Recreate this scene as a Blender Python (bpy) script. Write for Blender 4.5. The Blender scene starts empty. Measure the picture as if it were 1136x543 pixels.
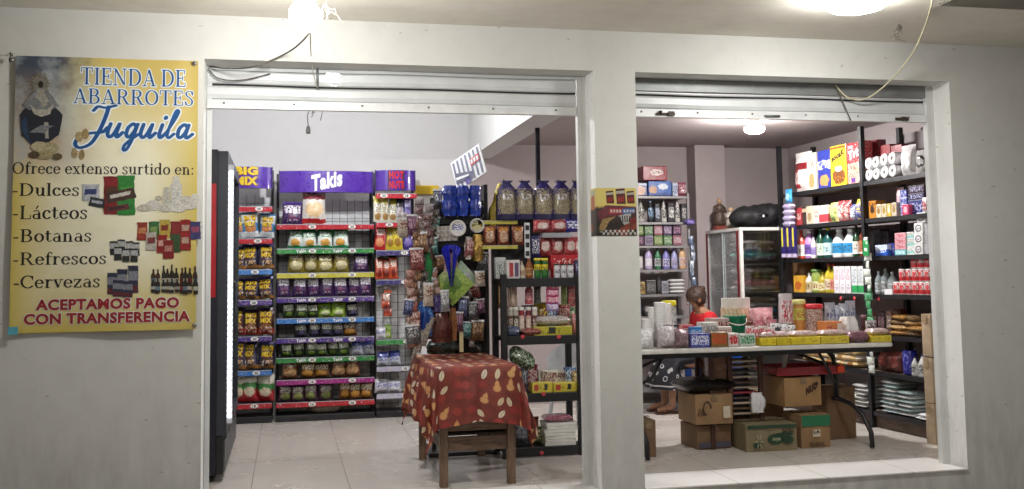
import bpy, bmesh, math, random
import numpy as np
from mathutils import Vector, Matrix, noise
random.seed(7)
R = math.radians
sc = bpy.context.scene
col = sc.collection
PI = math.pi

# ------------------------------------------------------------------ camera and surveying helpers
IW, IH = 1136, 543
FPX, PITCH, ROLL, YAW, CYO, EYE, DIST = 1125.85, .07811, -.01469, .21844, -53.62, 1.32, 6.0

def ray(u, v):
    """direction of the sight line through a point measured on the photograph"""
    u -= IW/2; v -= IH/2+CYO
    c, s = math.cos(ROLL), math.sin(ROLL); u, v = u*c+v*s, -u*s+v*c
    x, z2, y2 = u/FPX, -v/FPX, 1.0
    c, s = math.cos(PITCH), math.sin(PITCH); y, z = y2*c-z2*s, y2*s+z2*c
    c, s = math.cos(YAW), math.sin(YAW)
    return x*c+y*s, -x*s+y*c, z
def atY(u, v, Y):
    a, b, c = ray(u, v); t = (Y+DIST)/b; return Vector((a*t, Y, EYE+c*t))
def atX(u, v, X):
    a, b, c = ray(u, v); t = X/a; return Vector((X, -DIST+b*t, EYE+c*t))
def atZ(u, v, Z):
    a, b, c = ray(u, v); t = (Z-EYE)/c; return Vector((a*t, -DIST+b*t, Z))

cam = bpy.data.objects.new('camera', bpy.data.cameras.new('camera'))
col.objects.link(cam)
cam.location = (0, -DIST, EYE)
def cam_axes():
    cy, sy = math.cos(YAW), math.sin(YAW); cp, sp = math.cos(PITCH), math.sin(PITCH); cr, sr = math.cos(ROLL), math.sin(ROLL)
    right = Vector((cy, -sy, 0)); fwd = Vector((sy*cp, cy*cp, sp)); up = right.cross(fwd)
    # image roll: u' = u c - v s
    r2 = right*cr + up*sr
    u2 = up*cr - right*sr
    # verify orientation numerically below
    return right, up, fwd
right, up, fwd = cam_axes()
cr, sr = math.cos(ROLL), math.sin(ROLL)
# camera-space point (x,y) in unrolled axes appears at u = x c + y s (y up => v=-y): u' = u c - v s = x c + y s
# so the rolled camera axes are:
rx = right*cr + up*sr
ry = up*cr - right*sr
M = Matrix((rx, ry, -fwd)).transposed().to_4x4()
M.translation = cam.location
cam.matrix_world = M
cam.data.sensor_width = 36
cam.data.lens = FPX/IW*36
cam.data.shift_y = CYO/IW
cam.data.clip_start = .05
cam.data.clip_end = 500
sc.camera = cam

# ------------------------------------------------------------------ materials
def srgb(h):
    h = h.lstrip('#')
    o = []
    for i in (0, 2, 4):
        c = int(h[i:i+2], 16)/255
        o.append(c/12.92 if c <= .04045 else ((c+.055)/1.055)**2.4)
    return (o[0], o[1], o[2], 1)

class NT:
    def __init__(s, name):
        s.mat = bpy.data.materials.new(name); s.mat.use_nodes = True
        s.t = s.mat.node_tree; s.n = s.t.nodes; s.l = s.t.links
        s.bsdf = s.n['Principled BSDF']; s.out = s.n['Material Output']
        s.tc = s.n.new('ShaderNodeTexCoord')
    def put(s, sock, val):
        if isinstance(val, bpy.types.NodeSocket): s.l.new(val, sock)
        else: sock.default_value = val
    def math(s, op, a, b=0.0, c=0.0):
        n = s.n.new('ShaderNodeMath'); n.operation = op
        s.put(n.inputs[0], a); s.put(n.inputs[1], b); s.put(n.inputs[2], c)
        return n.outputs[0]
    def vmath(s, op, a, b=(0, 0, 0)):
        n = s.n.new('ShaderNodeVectorMath'); n.operation = op
        s.put(n.inputs[0], a); s.put(n.inputs[1], b)
        return n.outputs['Value'] if op in ('LENGTH', 'DISTANCE', 'DOT_PRODUCT') else n.outputs[0]
    def mix(s, f, a, b, bt='MIX'):
        n = s.n.new('ShaderNodeMix'); n.data_type = 'RGBA'; n.blend_type = bt
        s.put(n.inputs[0], f); s.put(n.inputs[6], a); s.put(n.inputs[7], b)
        return n.outputs[2]
    def noise(s, vec, scale, detail=3, rough=.5):
        n = s.n.new('ShaderNodeTexNoise')
        s.put(n.inputs['Vector'], vec); n.inputs['Scale'].default_value = scale
        n.inputs['Detail'].default_value = detail; n.inputs['Roughness'].default_value = rough
        return n.outputs['Fac']
    def ramp(s, f, a, b, lo=0.0, hi=1.0):
        n = s.n.new('ShaderNodeMapRange')
        s.put(n.inputs[0], f); n.inputs[1].default_value = a; n.inputs[2].default_value = b
        n.inputs[3].default_value = lo; n.inputs[4].default_value = hi
        return n.outputs[0]
    def sep(s, v):
        n = s.n.new('ShaderNodeSeparateXYZ'); s.put(n.inputs[0], v); return n.outputs
    def comb(s, x, y, z):
        n = s.n.new('ShaderNodeCombineXYZ'); s.put(n.inputs[0], x); s.put(n.inputs[1], y); s.put(n.inputs[2], z); return n.outputs[0]
    def bump(s, h, strength=.3, dist=.01):
        n = s.n.new('ShaderNodeBump'); n.inputs['Strength'].default_value = strength; n.inputs['Distance'].default_value = dist
        s.l.new(h, n.inputs['Height']); s.l.new(n.outputs[0], s.bsdf.inputs['Normal'])
    def set(s, name, v): s.put(s.bsdf.inputs[name], v)

MATS = {}
def plain(name, c, rough=.5, metal=0.0, var=.12, scale=14, bump=0.0, coat=0.0):
    if name in MATS: return MATS[name]
    if isinstance(c, str): c = srgb(c)
    m = NT(name)
    f = m.noise(m.tc.outputs['Object'], scale, 4, .6)
    m.set('Base Color', m.mix(m.ramp(f, .3, .7), tuple(x*(1-var) for x in c[:3])+(1,), tuple(min(1, x*(1+var)) for x in c[:3])+(1,)))
    m.set('Roughness', m.ramp(f, .3, .7, max(.02, rough-.07), min(1, rough+.07)))
    m.set('Metallic', metal)
    if coat: m.set('Coat Weight', coat)
    if bump: m.bump(f, bump, .01)
    MATS[name] = m.mat
    return m.mat

def emit(name, c, strength):
    m = NT(name); m.set('Base Color', (.9, .9, .9, 1)); m.set('Emission Color', c); m.set('Emission Strength', strength)
    f = m.noise(m.tc.outputs['Object'], 3)
    m.set('Roughness', m.ramp(f, 0, 1, .3, .4))
    return m.mat

def glassy(name, tint=(.93, .96, .95, 1), refl=.1, rough=.03):
    if name in MATS: return MATS[name]
    m = NT(name)
    tr = m.n.new('ShaderNodeBsdfTransparent'); tr.inputs[0].default_value = tint
    gl = m.n.new('ShaderNodeBsdfGlossy'); gl.inputs['Roughness'].default_value = rough
    fr = m.n.new('ShaderNodeFresnel'); fr.inputs[0].default_value = 1.45
    f = m.noise(m.tc.outputs['Object'], 4)
    a = m.math('ADD', fr.outputs[0], m.ramp(f, .3, .7, refl*.4, refl))
    mx = m.n.new('ShaderNodeMixShader'); m.l.new(a, mx.inputs[0]); m.l.new(tr.outputs[0], mx.inputs[1]); m.l.new(gl.outputs[0], mx.inputs[2])
    m.l.new(mx.outputs[0], m.out.inputs[0])
    MATS[name] = m.mat
    return m.mat

def cello(name, tint=(.9, .9, .92, 1), amount=.35):
    """clear plastic film: partly see-through, wrinkled and shiny"""
    if name in MATS: return MATS[name]
    m = NT(name)
    f = m.noise(m.tc.outputs['Object'], 45, 3, .6)
    m.set('Base Color', tint); m.set('Roughness', .18)
    m.bump(f, .9, .012)
    tr = m.n.new('ShaderNodeBsdfTransparent')
    mx = m.n.new('ShaderNodeMixShader'); m.l.new(m.ramp(f, .35, .7, amount*.5, min(1, amount*1.8)), mx.inputs[0])
    m.l.new(tr.outputs[0], mx.inputs[1]); m.l.new(m.bsdf.outputs[0], mx.inputs[2]); m.l.new(mx.outputs[0], m.out.inputs[0])
    MATS[name] = m.mat
    return m.mat

def printed(name, base, layers=(), rough=.32, foil=.5, axis=0):
    """printed packaging: colour fields, oval emblems and fine print laid out over the pack's own bounding box"""
    if name in MATS: return MATS[name]
    m = NT(name)
    g = m.sep(m.tc.outputs['Generated']); u, z = g[axis], g[2]
    seed = (hash(name) % 97)*.37 if False else sum(ord(ch) for ch in name) % 97*.37
    off = m.vmath('ADD', m.tc.outputs['Generated'], (seed, seed*.5, seed*.3))
    wob = m.noise(off, 3.0, 2)
    c = srgb(base)
    cur = c
    for L in layers:
        k = L[0]
        if k == 'band':                     # z0, z1, colour
            zz = m.math('ADD', z, m.ramp(wob, 0, 1, -.08, .08))
            f = m.math('MULTIPLY', m.math('GREATER_THAN', zz, L[1]), m.math('LESS_THAN', zz, L[2])); cc = L[3]
        elif k == 'bar':                    # straight band
            f = m.math('MULTIPLY', m.math('GREATER_THAN', z, L[1]), m.math('LESS_THAN', z, L[2])); cc = L[3]
        elif k == 'rect':                   # u0,u1,z0,z1,colour
            f = m.math('MULTIPLY', m.math('MULTIPLY', m.math('GREATER_THAN', u, L[1]), m.math('LESS_THAN', u, L[2])),
                       m.math('MULTIPLY', m.math('GREATER_THAN', z, L[3]), m.math('LESS_THAN', z, L[4]))); cc = L[5]
        elif k == 'blob':                   # u,z,ru,rz,colour
            du = m.math('DIVIDE', m.math('SUBTRACT', u, L[1]), L[3]); dz = m.math('DIVIDE', m.math('SUBTRACT', z, L[2]), L[4])
            d = m.math('ADD', m.math('MULTIPLY', du, du), m.math('MULTIPLY', dz, dz))
            d = m.math('ADD', d, m.ramp(m.noise(off, 11.0, 3), 0, 1, -1.0, 1.0))
            f = m.math('LESS_THAN', d, 1.0); cc = L[5]
        elif k == 'mark':                   # u0,u1,z0,z1,fu,fz,colour[,threshold]
            v = m.comb(m.math('MULTIPLY', m.math('ADD', u, seed), L[5]*1.9), 0.0, m.math('MULTIPLY', m.math('ADD', z, seed), L[6]*1.7))
            nf = m.noise(v, 1.0, 1)
            f = m.math('GREATER_THAN', nf, L[8] if len(L) > 8 else .5)
            f = m.math('MULTIPLY', f, m.math('MULTIPLY', m.math('MULTIPLY', m.math('GREATER_THAN', u, L[1]), m.math('LESS_THAN', u, L[2])),
                       m.math('MULTIPLY', m.math('GREATER_THAN', z, L[3]), m.math('LESS_THAN', z, L[4])))); cc = L[7]
        elif k == 'speck':                  # scale, threshold, colour
            f = m.math('GREATER_THAN', m.noise(off, L[1]*2.1, 2), L[2]); cc = L[3]
        elif k == 'lines':                  # horizontal seams: count, duty, colour
            f = m.math('LESS_THAN', m.math('FRACT', m.math('MULTIPLY', z, L[1])), L[2]); cc = L[3]
        cur = m.mix(f, cur, srgb(cc))
    oi = m.n.new('ShaderNodeObjectInfo')
    vr = m.ramp(m.noise(m.tc.outputs['Object'], 30, 3), .3, .7, .86, 1.1)
    vr = m.math('MULTIPLY', vr, m.ramp(oi.outputs['Random'], 0, 1, .88, 1.08))
    m.set('Base Color', m.mix(1.0, cur, m.comb(vr, vr, vr), 'MULTIPLY'))
    m.set('Roughness', rough)
    if foil: m.set('Coat Weight', .5); m.set('Coat Roughness', .12)
    if foil:
        m.bump(m.noise(m.tc.outputs['Object'], 38, 3, .6), foil, .006)
    MATS[name] = m.mat
    return m.mat

# ------------------------------------------------------------------ mesh builder
class MB:
    def __init__(s): s.v = []; s.f = []; s.m = []; s.s = []; s.uv = None
    def add(s, vs, fs, m=0, smooth=False):
        b = len(s.v); s.v += [tuple(x) for x in vs]
        for f in fs: s.f.append([b+i for i in f]); s.m.append(m); s.s.append(smooth)
        return s
    def box(s, x0, x1, y0, y1, z0, z1, m=0, rz=0, about=None):
        vs = [(x, y, z) for z in (z0, z1) for y in (y0, y1) for x in (x0, x1)]
        if rz:
            cx, cy = about if about else ((x0+x1)/2, (y0+y1)/2); c, n = math.cos(rz), math.sin(rz)
            vs = [(cx+(x-cx)*c-(y-cy)*n, cy+(x-cx)*n+(y-cy)*c, z) for x, y, z in vs]
        return s.add(vs, [(0, 2, 3, 1), (4, 5, 7, 6), (0, 1, 5, 4), (2, 6, 7, 3), (0, 4, 6, 2), (1, 3, 7, 5)], m)
    def cbox(s, x0, x1, y0, y1, z0, z1, b, m=0):
        """box with chamfered edges"""
        bm = bmesh.new(); bmesh.ops.create_cube(bm, size=1)
        for v in bm.verts: v.co = Vector(((x0+x1)/2+v.co.x*(x1-x0), (y0+y1)/2+v.co.y*(y1-y0), (z0+z1)/2+v.co.z*(z1-z0)))
        bmesh.ops.bevel(bm, geom=bm.edges[:], offset=b, segments=2, affect='EDGES', profile=.5)
        bm.verts.index_update()
        s.add([v.co for v in bm.verts], [[v.index for v in f.verts] for f in bm.faces], m)
        bm.free(); return s
    def tube(s, pts, r, n=8, m=0, caps=True):
        pts = [Vector(p) for p in pts]; rs = r if isinstance(r, (list, tuple)) else [r]*len(pts)
        rings = []; prev = None
        for i, p in enumerate(pts):
            d = (pts[min(i+1, len(pts)-1)]-pts[max(i-1, 0)]).normalized()
            if prev is None:
                a = Vector((0, 0, 1)) if abs(d.z) < .9 else Vector((1, 0, 0)); x = d.cross(a).normalized()
            else:
                x = (prev-d*prev.dot(d)).normalized()
            prev = x; y = d.cross(x)
            rings.append([p+(x*math.cos(2*PI*k/n)+y*math.sin(2*PI*k/n))*rs[i] for k in range(n)])
        vs = [q for rg in rings for q in rg]; fs = []
        for i in range(len(pts)-1):
            for k in range(n): fs.append((i*n+k, i*n+(k+1) % n, (i+1)*n+(k+1) % n, (i+1)*n+k))
        if caps: fs.append(tuple(range(n))[::-1]); fs.append(tuple((len(pts)-1)*n+k for k in range(n)))
        return s.add(vs, fs, m, True)
    def lathe(s, prof, n=14, m=0, c=(0, 0, 0), caps=True):
        vs = [(c[0]+r*math.cos(2*PI*k/n), c[1]+r*math.sin(2*PI*k/n), c[2]+z) for r, z in prof for k in range(n)]; fs = []
        for i in range(len(prof)-1):
            for k in range(n): fs.append((i*n+k, i*n+(k+1) % n, (i+1)*n+(k+1) % n, (i+1)*n+k))
        s.add(vs, fs, m, True)
        if caps:
            b = len(s.v)-len(vs)
            for ring in (0, len(prof)-1):
                if prof[ring][0] > 1e-5:
                    idx = [b+ring*n+k for k in range(n)]
                    s.f.append(idx[::-1] if ring == 0 else idx); s.m.append(m); s.s.append(False)
        return s
    def grid(s, fn, nu, nv, m=0, smooth=True):
        vs = [fn(i/nu, j/nv) for j in range(nv+1) for i in range(nu+1)]
        fs = [(j*(nu+1)+i, j*(nu+1)+i+1, (j+1)*(nu+1)+i+1, (j+1)*(nu+1)+i) for j in range(nv) for i in range(nu)]
        return s.add(vs, fs, m, smooth)
    def flat(s, poly, fn, m=0):
        """2-D polygon soup (verts, faces) mapped into space by fn"""
        return s.add([fn(x, y) for x, y in poly[0]], poly[1], m)
    def mesh(s, name, mats):
        me = bpy.data.meshes.new(name)
        me.from_pydata(s.v, [], s.f)
        for mt in (mats if isinstance(mats, (list, tuple)) else [mats]): me.materials.append(mt)
        me.polygons.foreach_set('material_index', s.m)
        me.polygons.foreach_set('use_smooth', s.s)
        me.update()
        return me
    def build(s, name, mats, parent=None, loc=(0, 0, 0), rz=0):
        return link(name, s.mesh(name, mats), parent, loc, rz)

def link(name, me, parent=None, loc=(0, 0, 0), rz=0):
    o = bpy.data.objects.new(name, me); col.objects.link(o)
    if parent is not None: o.parent = parent
    o.location = loc; o.rotation_euler = (0, 0, rz)
    return o
LABELS = {}
def tag(o, label, cat, group=None, kind=None):
    o['label'] = label; o['category'] = cat
    LABELS.setdefault(label, []).append(o)
    if group: o['group'] = group
    if kind: o['kind'] = kind
    return o
def thing(name, label, cat, loc=(0, 0, 0), rz=0, group=None):
    return tag(link(name, None, None, loc, rz), label, cat, group)
ORD = ['first', 'second', 'third', 'fourth', 'fifth', 'sixth', 'seventh', 'eighth', 'ninth', 'tenth', 'eleventh', 'twelfth', 'thirteenth', 'fourteenth']

# ------------------------------------------------------------------ lettering
_txt = {}
def sans(text, bold=.0, halo=0.0):
    """built-in sans letters as flat polygons, height about .7, left aligned at 0"""
    k = (text, bold, halo)
    if k in _txt: return _txt[k]
    cu = bpy.data.curves.new('t', 'FONT'); cu.body = text; cu.size = 1; cu.offset = bold+halo; cu.resolution_u = 3
    cu.space_character = 1+bold*1.6
    o = bpy.data.objects.new('t', cu); col.objects.link(o)
    dg = bpy.context.evaluated_depsgraph_get(); dg.update()
    me = bpy.data.meshes.new_from_object(o.evaluated_get(dg))
    r = ([(v.co.x, v.co.y) for v in me.vertices], [list(p.vertices) for p in me.polygons])
    bpy.data.objects.remove(o); bpy.data.curves.remove(cu); bpy.data.meshes.remove(me)
    _txt[k] = r
    return r
def bounds(poly):
    xs = [p[0] for p in poly[0]]; ys = [p[1] for p in poly[0]]
    return min(xs), max(xs), min(ys), max(ys)
def refit(poly, ref, x0, x1, y0, y1):
    """map so that ref's bounds land on the given box (poly may be a halo of ref)"""
    a, b, c, d = bounds(ref)
    return ([(x0+(x-a)/(b-a)*(x1-x0), y0+(y-c)/(d-c)*(y1-y0)) for x, y in poly[0]], poly[1])

def arc(cx, cy, rx_, ry_, a0, a1, n=14):
    return [(cx+rx_*math.cos(R(a0+(a1-a0)*i/n)), cy+ry_*math.sin(R(a0+(a1-a0)*i/n))) for i in range(n+1)]
NN, TT = (.056, .02), (.022, .02)
def st(x, y0, y1, foot=True, head=True):
    o = [([(x, y0+.02), (x, y1-.02)], NN)]
    if foot: o.append(([(x-.1, y0+.02), (x+.1, y0+.02)], TT))
    if head: o.append(([(x-.1, y1-.02), (x+.05, y1-.02)], TT))
    return o
def stc(x, y0, y1): return [([(x, y0+.02), (x, y1-.02)], NN), ([(x-.11, y0+.02), (x+.11, y0+.02)], TT), ([(x-.11, y1-.02), (x+.11, y1-.02)], TT)]
def smooth(pts, n=6):
    P = [Vector(p) for p in pts]; P = [2*P[0]-P[1]]+P+[2*P[-1]-P[-2]]; o = []
    for i in range(1, len(P)-2):
        for k in range(n):
            t = k/n; a, b, c, d = P[i-1:i+3]
            o.append(tuple(.5*((2*b)+(c-a)*t+(2*a-5*b+4*c-d)*t*t+(3*b-a-3*c+d)*t**3)))
    o.append(tuple(P[-2])); return o
SP = [(.45, .53), (.4, .65), (.27, .68), (.14, .62), (.13, .5), (.25, .4), (.37, .32), (.44, .2), (.38, .06), (.25, .02), (.13, .06), (.09, .18)]
A_ = [([(.36, .02), (.36, .32)], NN), (smooth([(.36, .3), (.33, .42), (.22, .455), (.1, .39)]), TT), (arc(.22, .14, .13, .12, 60, 300), (.045, .02)), ([(.36, .02), (.45, .03)], TT)]
GL = {
 'T': (.68, [([(.33, .02), (.33, .68)], NN), ([(.22, .02), (.44, .02)], TT), ([(.05, .68), (.61, .68)], TT), ([(.05, .68), (.05, .5)], TT), ([(.61, .68), (.61, .5)], TT)]),
 'I': (.36, stc(.18, 0, .7)),
 'E': (.62, stc(.17, 0, .7)+[([(.17, .68), (.52, .68), (.52, .54)], TT), ([(.17, .36), (.42, .36)], TT), ([(.42, .27), (.42, .45)], TT), ([(.17, .02), (.55, .02), (.55, .18)], TT)]),
 'N': (.8, [([(.15, .02), (.15, .68)], TT), ([(.05, .02), (.25, .02)], TT), ([(.04, .68), (.17, .68)], TT), ([(.17, .66), (.6, .06)], NN), ([(.63, .02), (.63, .68)], TT), ([(.53, .68), (.73, .68)], TT)]),
 'D': (.76, stc(.17, 0, .7)+[([(.17, .68), (.32, .68)], TT), ([(.17, .02), (.32, .02)], TT), (arc(.32, .35, .33, .33, -90, 90), NN)]),
 'A': (.76, [([(.13, .02), (.36, .68)], TT), ([(.37, .66), (.62, .02)], NN), ([(.2, .22), (.54, .22)], TT), ([(.03, .02), (.23, .02)], TT), ([(.5, .02), (.74, .02)], TT)]),
 'B': (.68, stc(.17, 0, .7)+[([(.17, .68), (.34, .68)], TT), ([(.17, .37), (.34, .37)], TT), ([(.17, .02), (.34, .02)], TT), (arc(.34, .525, .17, .155, -90, 90), NN), (arc(.34, .195, .22, .175, -90, 90), NN)]),
 'R': (.74, stc(.17, 0, .7)+[([(.17, .68), (.34, .68)], TT), ([(.17, .35), (.34, .35)], TT), (arc(.34, .515, .19, .165, -90, 90), NN), ([(.38, .34), (.58, .04)], NN), ([(.56, .02), (.72, .02)], TT)]),
 'O': (.78, [(arc(.38, .35, .29, .33, 0, 360, 30), NN)]),
 'S': (.54, [(smooth(SP), (.045, .02)), ([(.45, .66), (.45, .5)], TT), ([(.09, .04), (.09, .2)], TT)]),
 'L': (.6, stc(.17, 0, .7)+[([(.17, .02), (.54, .02), (.54, .2)], TT)]),
 'C': (.68, [(arc(.38, .35, .29, .33, 42, 318, 24), NN), ([(.6, .66), (.6, .46)], TT)]),
 'o': (.52, [(arc(.26, .235, .18, .215, 0, 360, 26), NN)]),
 'f': (.36, [([(.15, .02), (.15, .55)], NN), (smooth([(.15, .55), (.19, .67), (.28, .69), (.35, .63)]), (.03, .025)), ([(.04, .45), (.31, .45)], TT), ([(.05, .02), (.27, .02)], TT)]),
 'r': (.42, st(.14, 0, .47)+[(smooth([(.16, .3), (.22, .42), (.31, .45), (.36, .39)]), (.035, .022))]),
 'e': (.49, [([(.09, .255), (.41, .255)], TT), (arc(.25, .235, .17, .215, 5, 322, 26), (.05, .02))]),
 'c': (.46, [(arc(.25, .235, .17, .215, 45, 320, 22), NN), (arc(.36, .36, .02, .02, 0, 360, 6), (.03, .03))]),
 'x': (.5, [([(.1, .44), (.39, .03)], NN), ([(.38, .44), (.11, .03)], TT), ([(.02, .45), (.2, .45)], TT), ([(.3, .45), (.46, .45)], TT), ([(.02, .02), (.19, .02)], TT), ([(.3, .02), (.48, .02)], TT)]),
 't': (.36, [([(.15, .1), (.15, .6)], NN), (smooth([(.15, .1), (.19, .03), (.26, .03), (.32, .1)]), TT), ([(.03, .45), (.3, .45)], TT)]),
 'n': (.56, st(.14, 0, .47)+[(smooth([(.14, .33), (.22, .43), (.32, .45), (.39, .38), (.41, .28)]), (.03, .022)), ([(.41, .02), (.41, .3)], NN), ([(.31, .02), (.51, .02)], TT)]),
 's': (.41, [(smooth([(x*.74, y*.68) for x, y in SP]), (.04, .02))]),
 'u': (.56, [([(.14, .14), (.14, .45)], NN), (smooth([(.14, .14), (.2, .03), (.29, .03), (.39, .13)]), (.03, .022)), ([(.41, .02), (.41, .45)], NN), ([(.04, .45), (.16, .45)], TT), ([(.32, .45), (.42, .45)], TT), ([(.41, .02), (.51, .02)], TT)]),
 'd': (.56, [(arc(.24, .235, .16, .215, 0, 360, 24), (.05, .02)), ([(.41, .02), (.41, .7)], NN), ([(.31, .7), (.42, .7)], TT), ([(.41, .02), (.51, .02)], TT)]),
 'i': (.28, st(.14, 0, .47)+[(arc(.14, .62, .012, .012, 0, 360, 6), (.045, .045))]),
 'l': (.28, st(.14, 0, .72)),
 'a': (.49, A_),
 'á': (.49, A_+[([(.22, .55), (.3, .68)], (.03, .03))]),
 'b': (.56, [([(.14, .02), (.14, .7)], NN), ([(.04, .7), (.15, .7)], TT), (arc(.31, .235, .16, .215, 0, 360, 24), (.05, .02))]),
 'v': (.48, [([(.1, .44), (.25, .03)], NN), ([(.25, .03), (.39, .44)], TT), ([(.01, .45), (.2, .45)], TT), ([(.31, .45), (.48, .45)], TT)]),
 'z': (.46, [([(.07, .45), (.39, .45)], TT), ([(.06, .02), (.39, .02), (.39, .14)], TT), ([(.07, .45), (.07, .33)], TT), ([(.36, .42), (.09, .05)], NN)]),
 ':': (.26, [(arc(.12, .06, .01, .01, 0, 360, 5), (.045, .045)), (arc(.12, .38, .01, .01, 0, 360, 5), (.045, .045))]),
 '-': (.34, [([(.08, .23), (.27, .23)], (.03, .035))]),
 ' ': (.24, []),
}
def ink(strokes, grow=0.0, h=.018):
    """union of brush strokes -> flat polygons (marching squares, no overlaps)"""
    X = [p[0] for s, n in strokes for p in s]; Y = [p[1] for s, n in strokes for p in s]
    pad = .14+grow
    x0, y0 = min(X)-pad, min(Y)-pad
    nx, ny = int((max(X)+pad-x0)/h)+2, int((max(Y)+pad-y0)/h)+2
    gx, gy = np.meshgrid(x0+h*np.arange(nx), y0+h*np.arange(ny))
    D = np.full((ny, nx), 9.0)
    for pts, (ra, rb) in strokes:
        ra, rb = ra+grow, rb+grow
        for (ax, ay), (bx, by) in zip(pts[:-1], pts[1:]):
            i0 = max(0, int((min(ax, bx)-ra*1.6-x0)/h)-1); i1 = min(nx, int((max(ax, bx)+ra*1.6-x0)/h)+3)
            j0 = max(0, int((min(ay, by)-rb*1.6-y0)/h)-1); j1 = min(ny, int((max(ay, by)+rb*1.6-y0)/h)+3)
            px, py = gx[j0:j1, i0:i1]/ra, gy[j0:j1, i0:i1]/rb
            a0, b0, a1, b1 = ax/ra, ay/rb, bx/ra, by/rb
            dx, dy = a1-a0, b1-b0; L = dx*dx+dy*dy+1e-12
            t = np.clip(((px-a0)*dx+(py-b0)*dy)/L, 0, 1)
            d = np.hypot(px-a0-t*dx, py-b0-t*dy)-1
            D[j0:j1, i0:i1] = np.minimum(D[j0:j1, i0:i1], d)
    V, Fc = [], []
    inside = D < 0
    for j in range(ny-1):
        i = 0
        while i < nx-1:
            q = (inside[j, i], inside[j, i+1], inside[j+1, i+1], inside[j+1, i])
            if not any(q): i += 1; continue
            if all(q):
                k = i
                while k+1 < nx-1 and k-i < 5 and inside[j, k+2] and inside[j+1, k+2]: k += 1
                b = len(V); xa, xb = x0+i*h, x0+(k+1)*h; ya, yb = y0+j*h, y0+(j+1)*h
                V += [(xa, ya), (xb, ya), (xb, yb), (xa, yb)]; Fc.append([b, b+1, b+2, b+3]); i = k+1; continue
            cs = [(i, j), (i+1, j), (i+1, j+1), (i, j+1)]; poly = []
            for e in range(4):
                a, b2 = cs[e], cs[(e+1) % 4]; da, db = D[a[1], a[0]], D[b2[1], b2[0]]
                if da < 0: poly.append((x0+a[0]*h, y0+a[1]*h))
                if (da < 0) != (db < 0):
                    t = da/(da-db); poly.append((x0+(a[0]+(b2[0]-a[0])*t)*h, y0+(a[1]+(b2[1]-a[1])*t)*h))
            if len(poly) >= 3:
                b = len(V); V += poly; Fc.append(list(range(b, b+len(poly))))
            i += 1
    return V, Fc
def serif(text, grow=0.0, h=.022):
    S, x = [], 0
    for ch in text:
        w, ss = GL[ch]
        S += [([(p[0]+x, p[1]) for p in pts], nb) for pts, nb in ss]; x += w*1.0
    return ink(S, grow, h)
BR = (.06, .045)
def brushword(grow=0.0):
    S = []
    def s(pts, nb=BR): S.append((smooth([(x+.3*y, y) for x, y in pts]), nb))
    s([(-.22, .8), (-.12, .93), (.1, .9), (.4, .97)], (.06, .035))
    s([(.2, .93), (.2, .6), (.14, .15), (.0, -.2), (-.28, -.32), (-.45, -.2), (-.38, .0), (-.1, .12), (.25, .16), (.36, .3)], (.065, .04))
    def u(x): s([(x, .42), (x-.01, .16), (x+.07, .02), (x+.18, .1), (x+.27, .42)]); s([(x+.27, .42), (x+.26, .12), (x+.32, .02), (x+.44, .16)])
    u(.42)
    x = 1.0; s([(x+.2, .36), (x+.1, .43), (x-.02, .3), (x, .08), (x+.1, .03), (x+.2, .2), (x+.24, .42)]); s([(x+.24, .42), (x+.22, 0), (x+.14, -.34), (x+.04, -.36), (x+.06, -.18), (x+.36, .12)], (.05, .04))
    u(1.42)
    x = 2.0; s([(x, .42), (x-.01, .12), (x+.06, .02), (x+.18, .16)]); s([(x+.03, .62), (x+.05, .64)], (.06, .06))
    x = 2.24; s([(x-.04, .2), (x+.1, .6), (x+.14, .82), (x+.06, .84), (x+.01, .5), (x, .12), (x+.08, .02), (x+.2, .14)], (.05, .04))
    x = 2.58; s([(x+.2, .36), (x+.1, .43), (x-.02, .3), (x, .08), (x+.1, .03), (x+.2, .18), (x+.24, .42)]); s([(x+.24, .42), (x+.23, .12), (x+.3, .02), (x+.44, .14)])
    return ink(S, grow, .02)
def disc(cx, cy, rx_, ry_, n=20): return ([(cx+rx_*math.cos(2*PI*i/n), cy+ry_*math.sin(2*PI*i/n)) for i in range(n)], [list(range(n))])
def rect(x0, x1, y0, y1): return ([(x0, y0), (x1, y0), (x1, y1), (x0, y1)], [[0, 1, 2, 3]])
def poly(*pts): return (list(pts), [list(range(len(pts)))])

# ------------------------------------------------------------------ world and lamps
w = bpy.data.worlds.new('World'); sc.world = w; w.use_nodes = True
nt = w.node_tree; bg = nt.nodes['Background']
sky = nt.nodes.new('ShaderNodeTexSky'); sky.sky_type = 'NISHITA'; sky.sun_disc = False
sky.sun_elevation = R(25); sky.sun_rotation = R(200)
nt.links.new(sky.outputs[0], bg.inputs[0]); bg.inputs[1].default_value = .03
sc.view_settings.view_transform = 'Standard'; sc.view_settings.look = 'None'; sc.view_settings.exposure = 0
sc.cycles.use_denoising = True
sc.cycles.max_bounces = 8; sc.cycles.transparent_max_bounces = 16
sc.cycles.caustics_reflective = False; sc.cycles.caustics_refractive = False
sc.cycles.sample_clamp_indirect = 6

# opening geometry (metres; shop floor at z = 0, street side is -y)
XL0, XL1, XR0, XR1 = -.469, 1.865, 2.138, 4.38
ZTOP, ZSOF, ZSTREET, TH = 2.589, 2.846, -.36, .225

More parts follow.
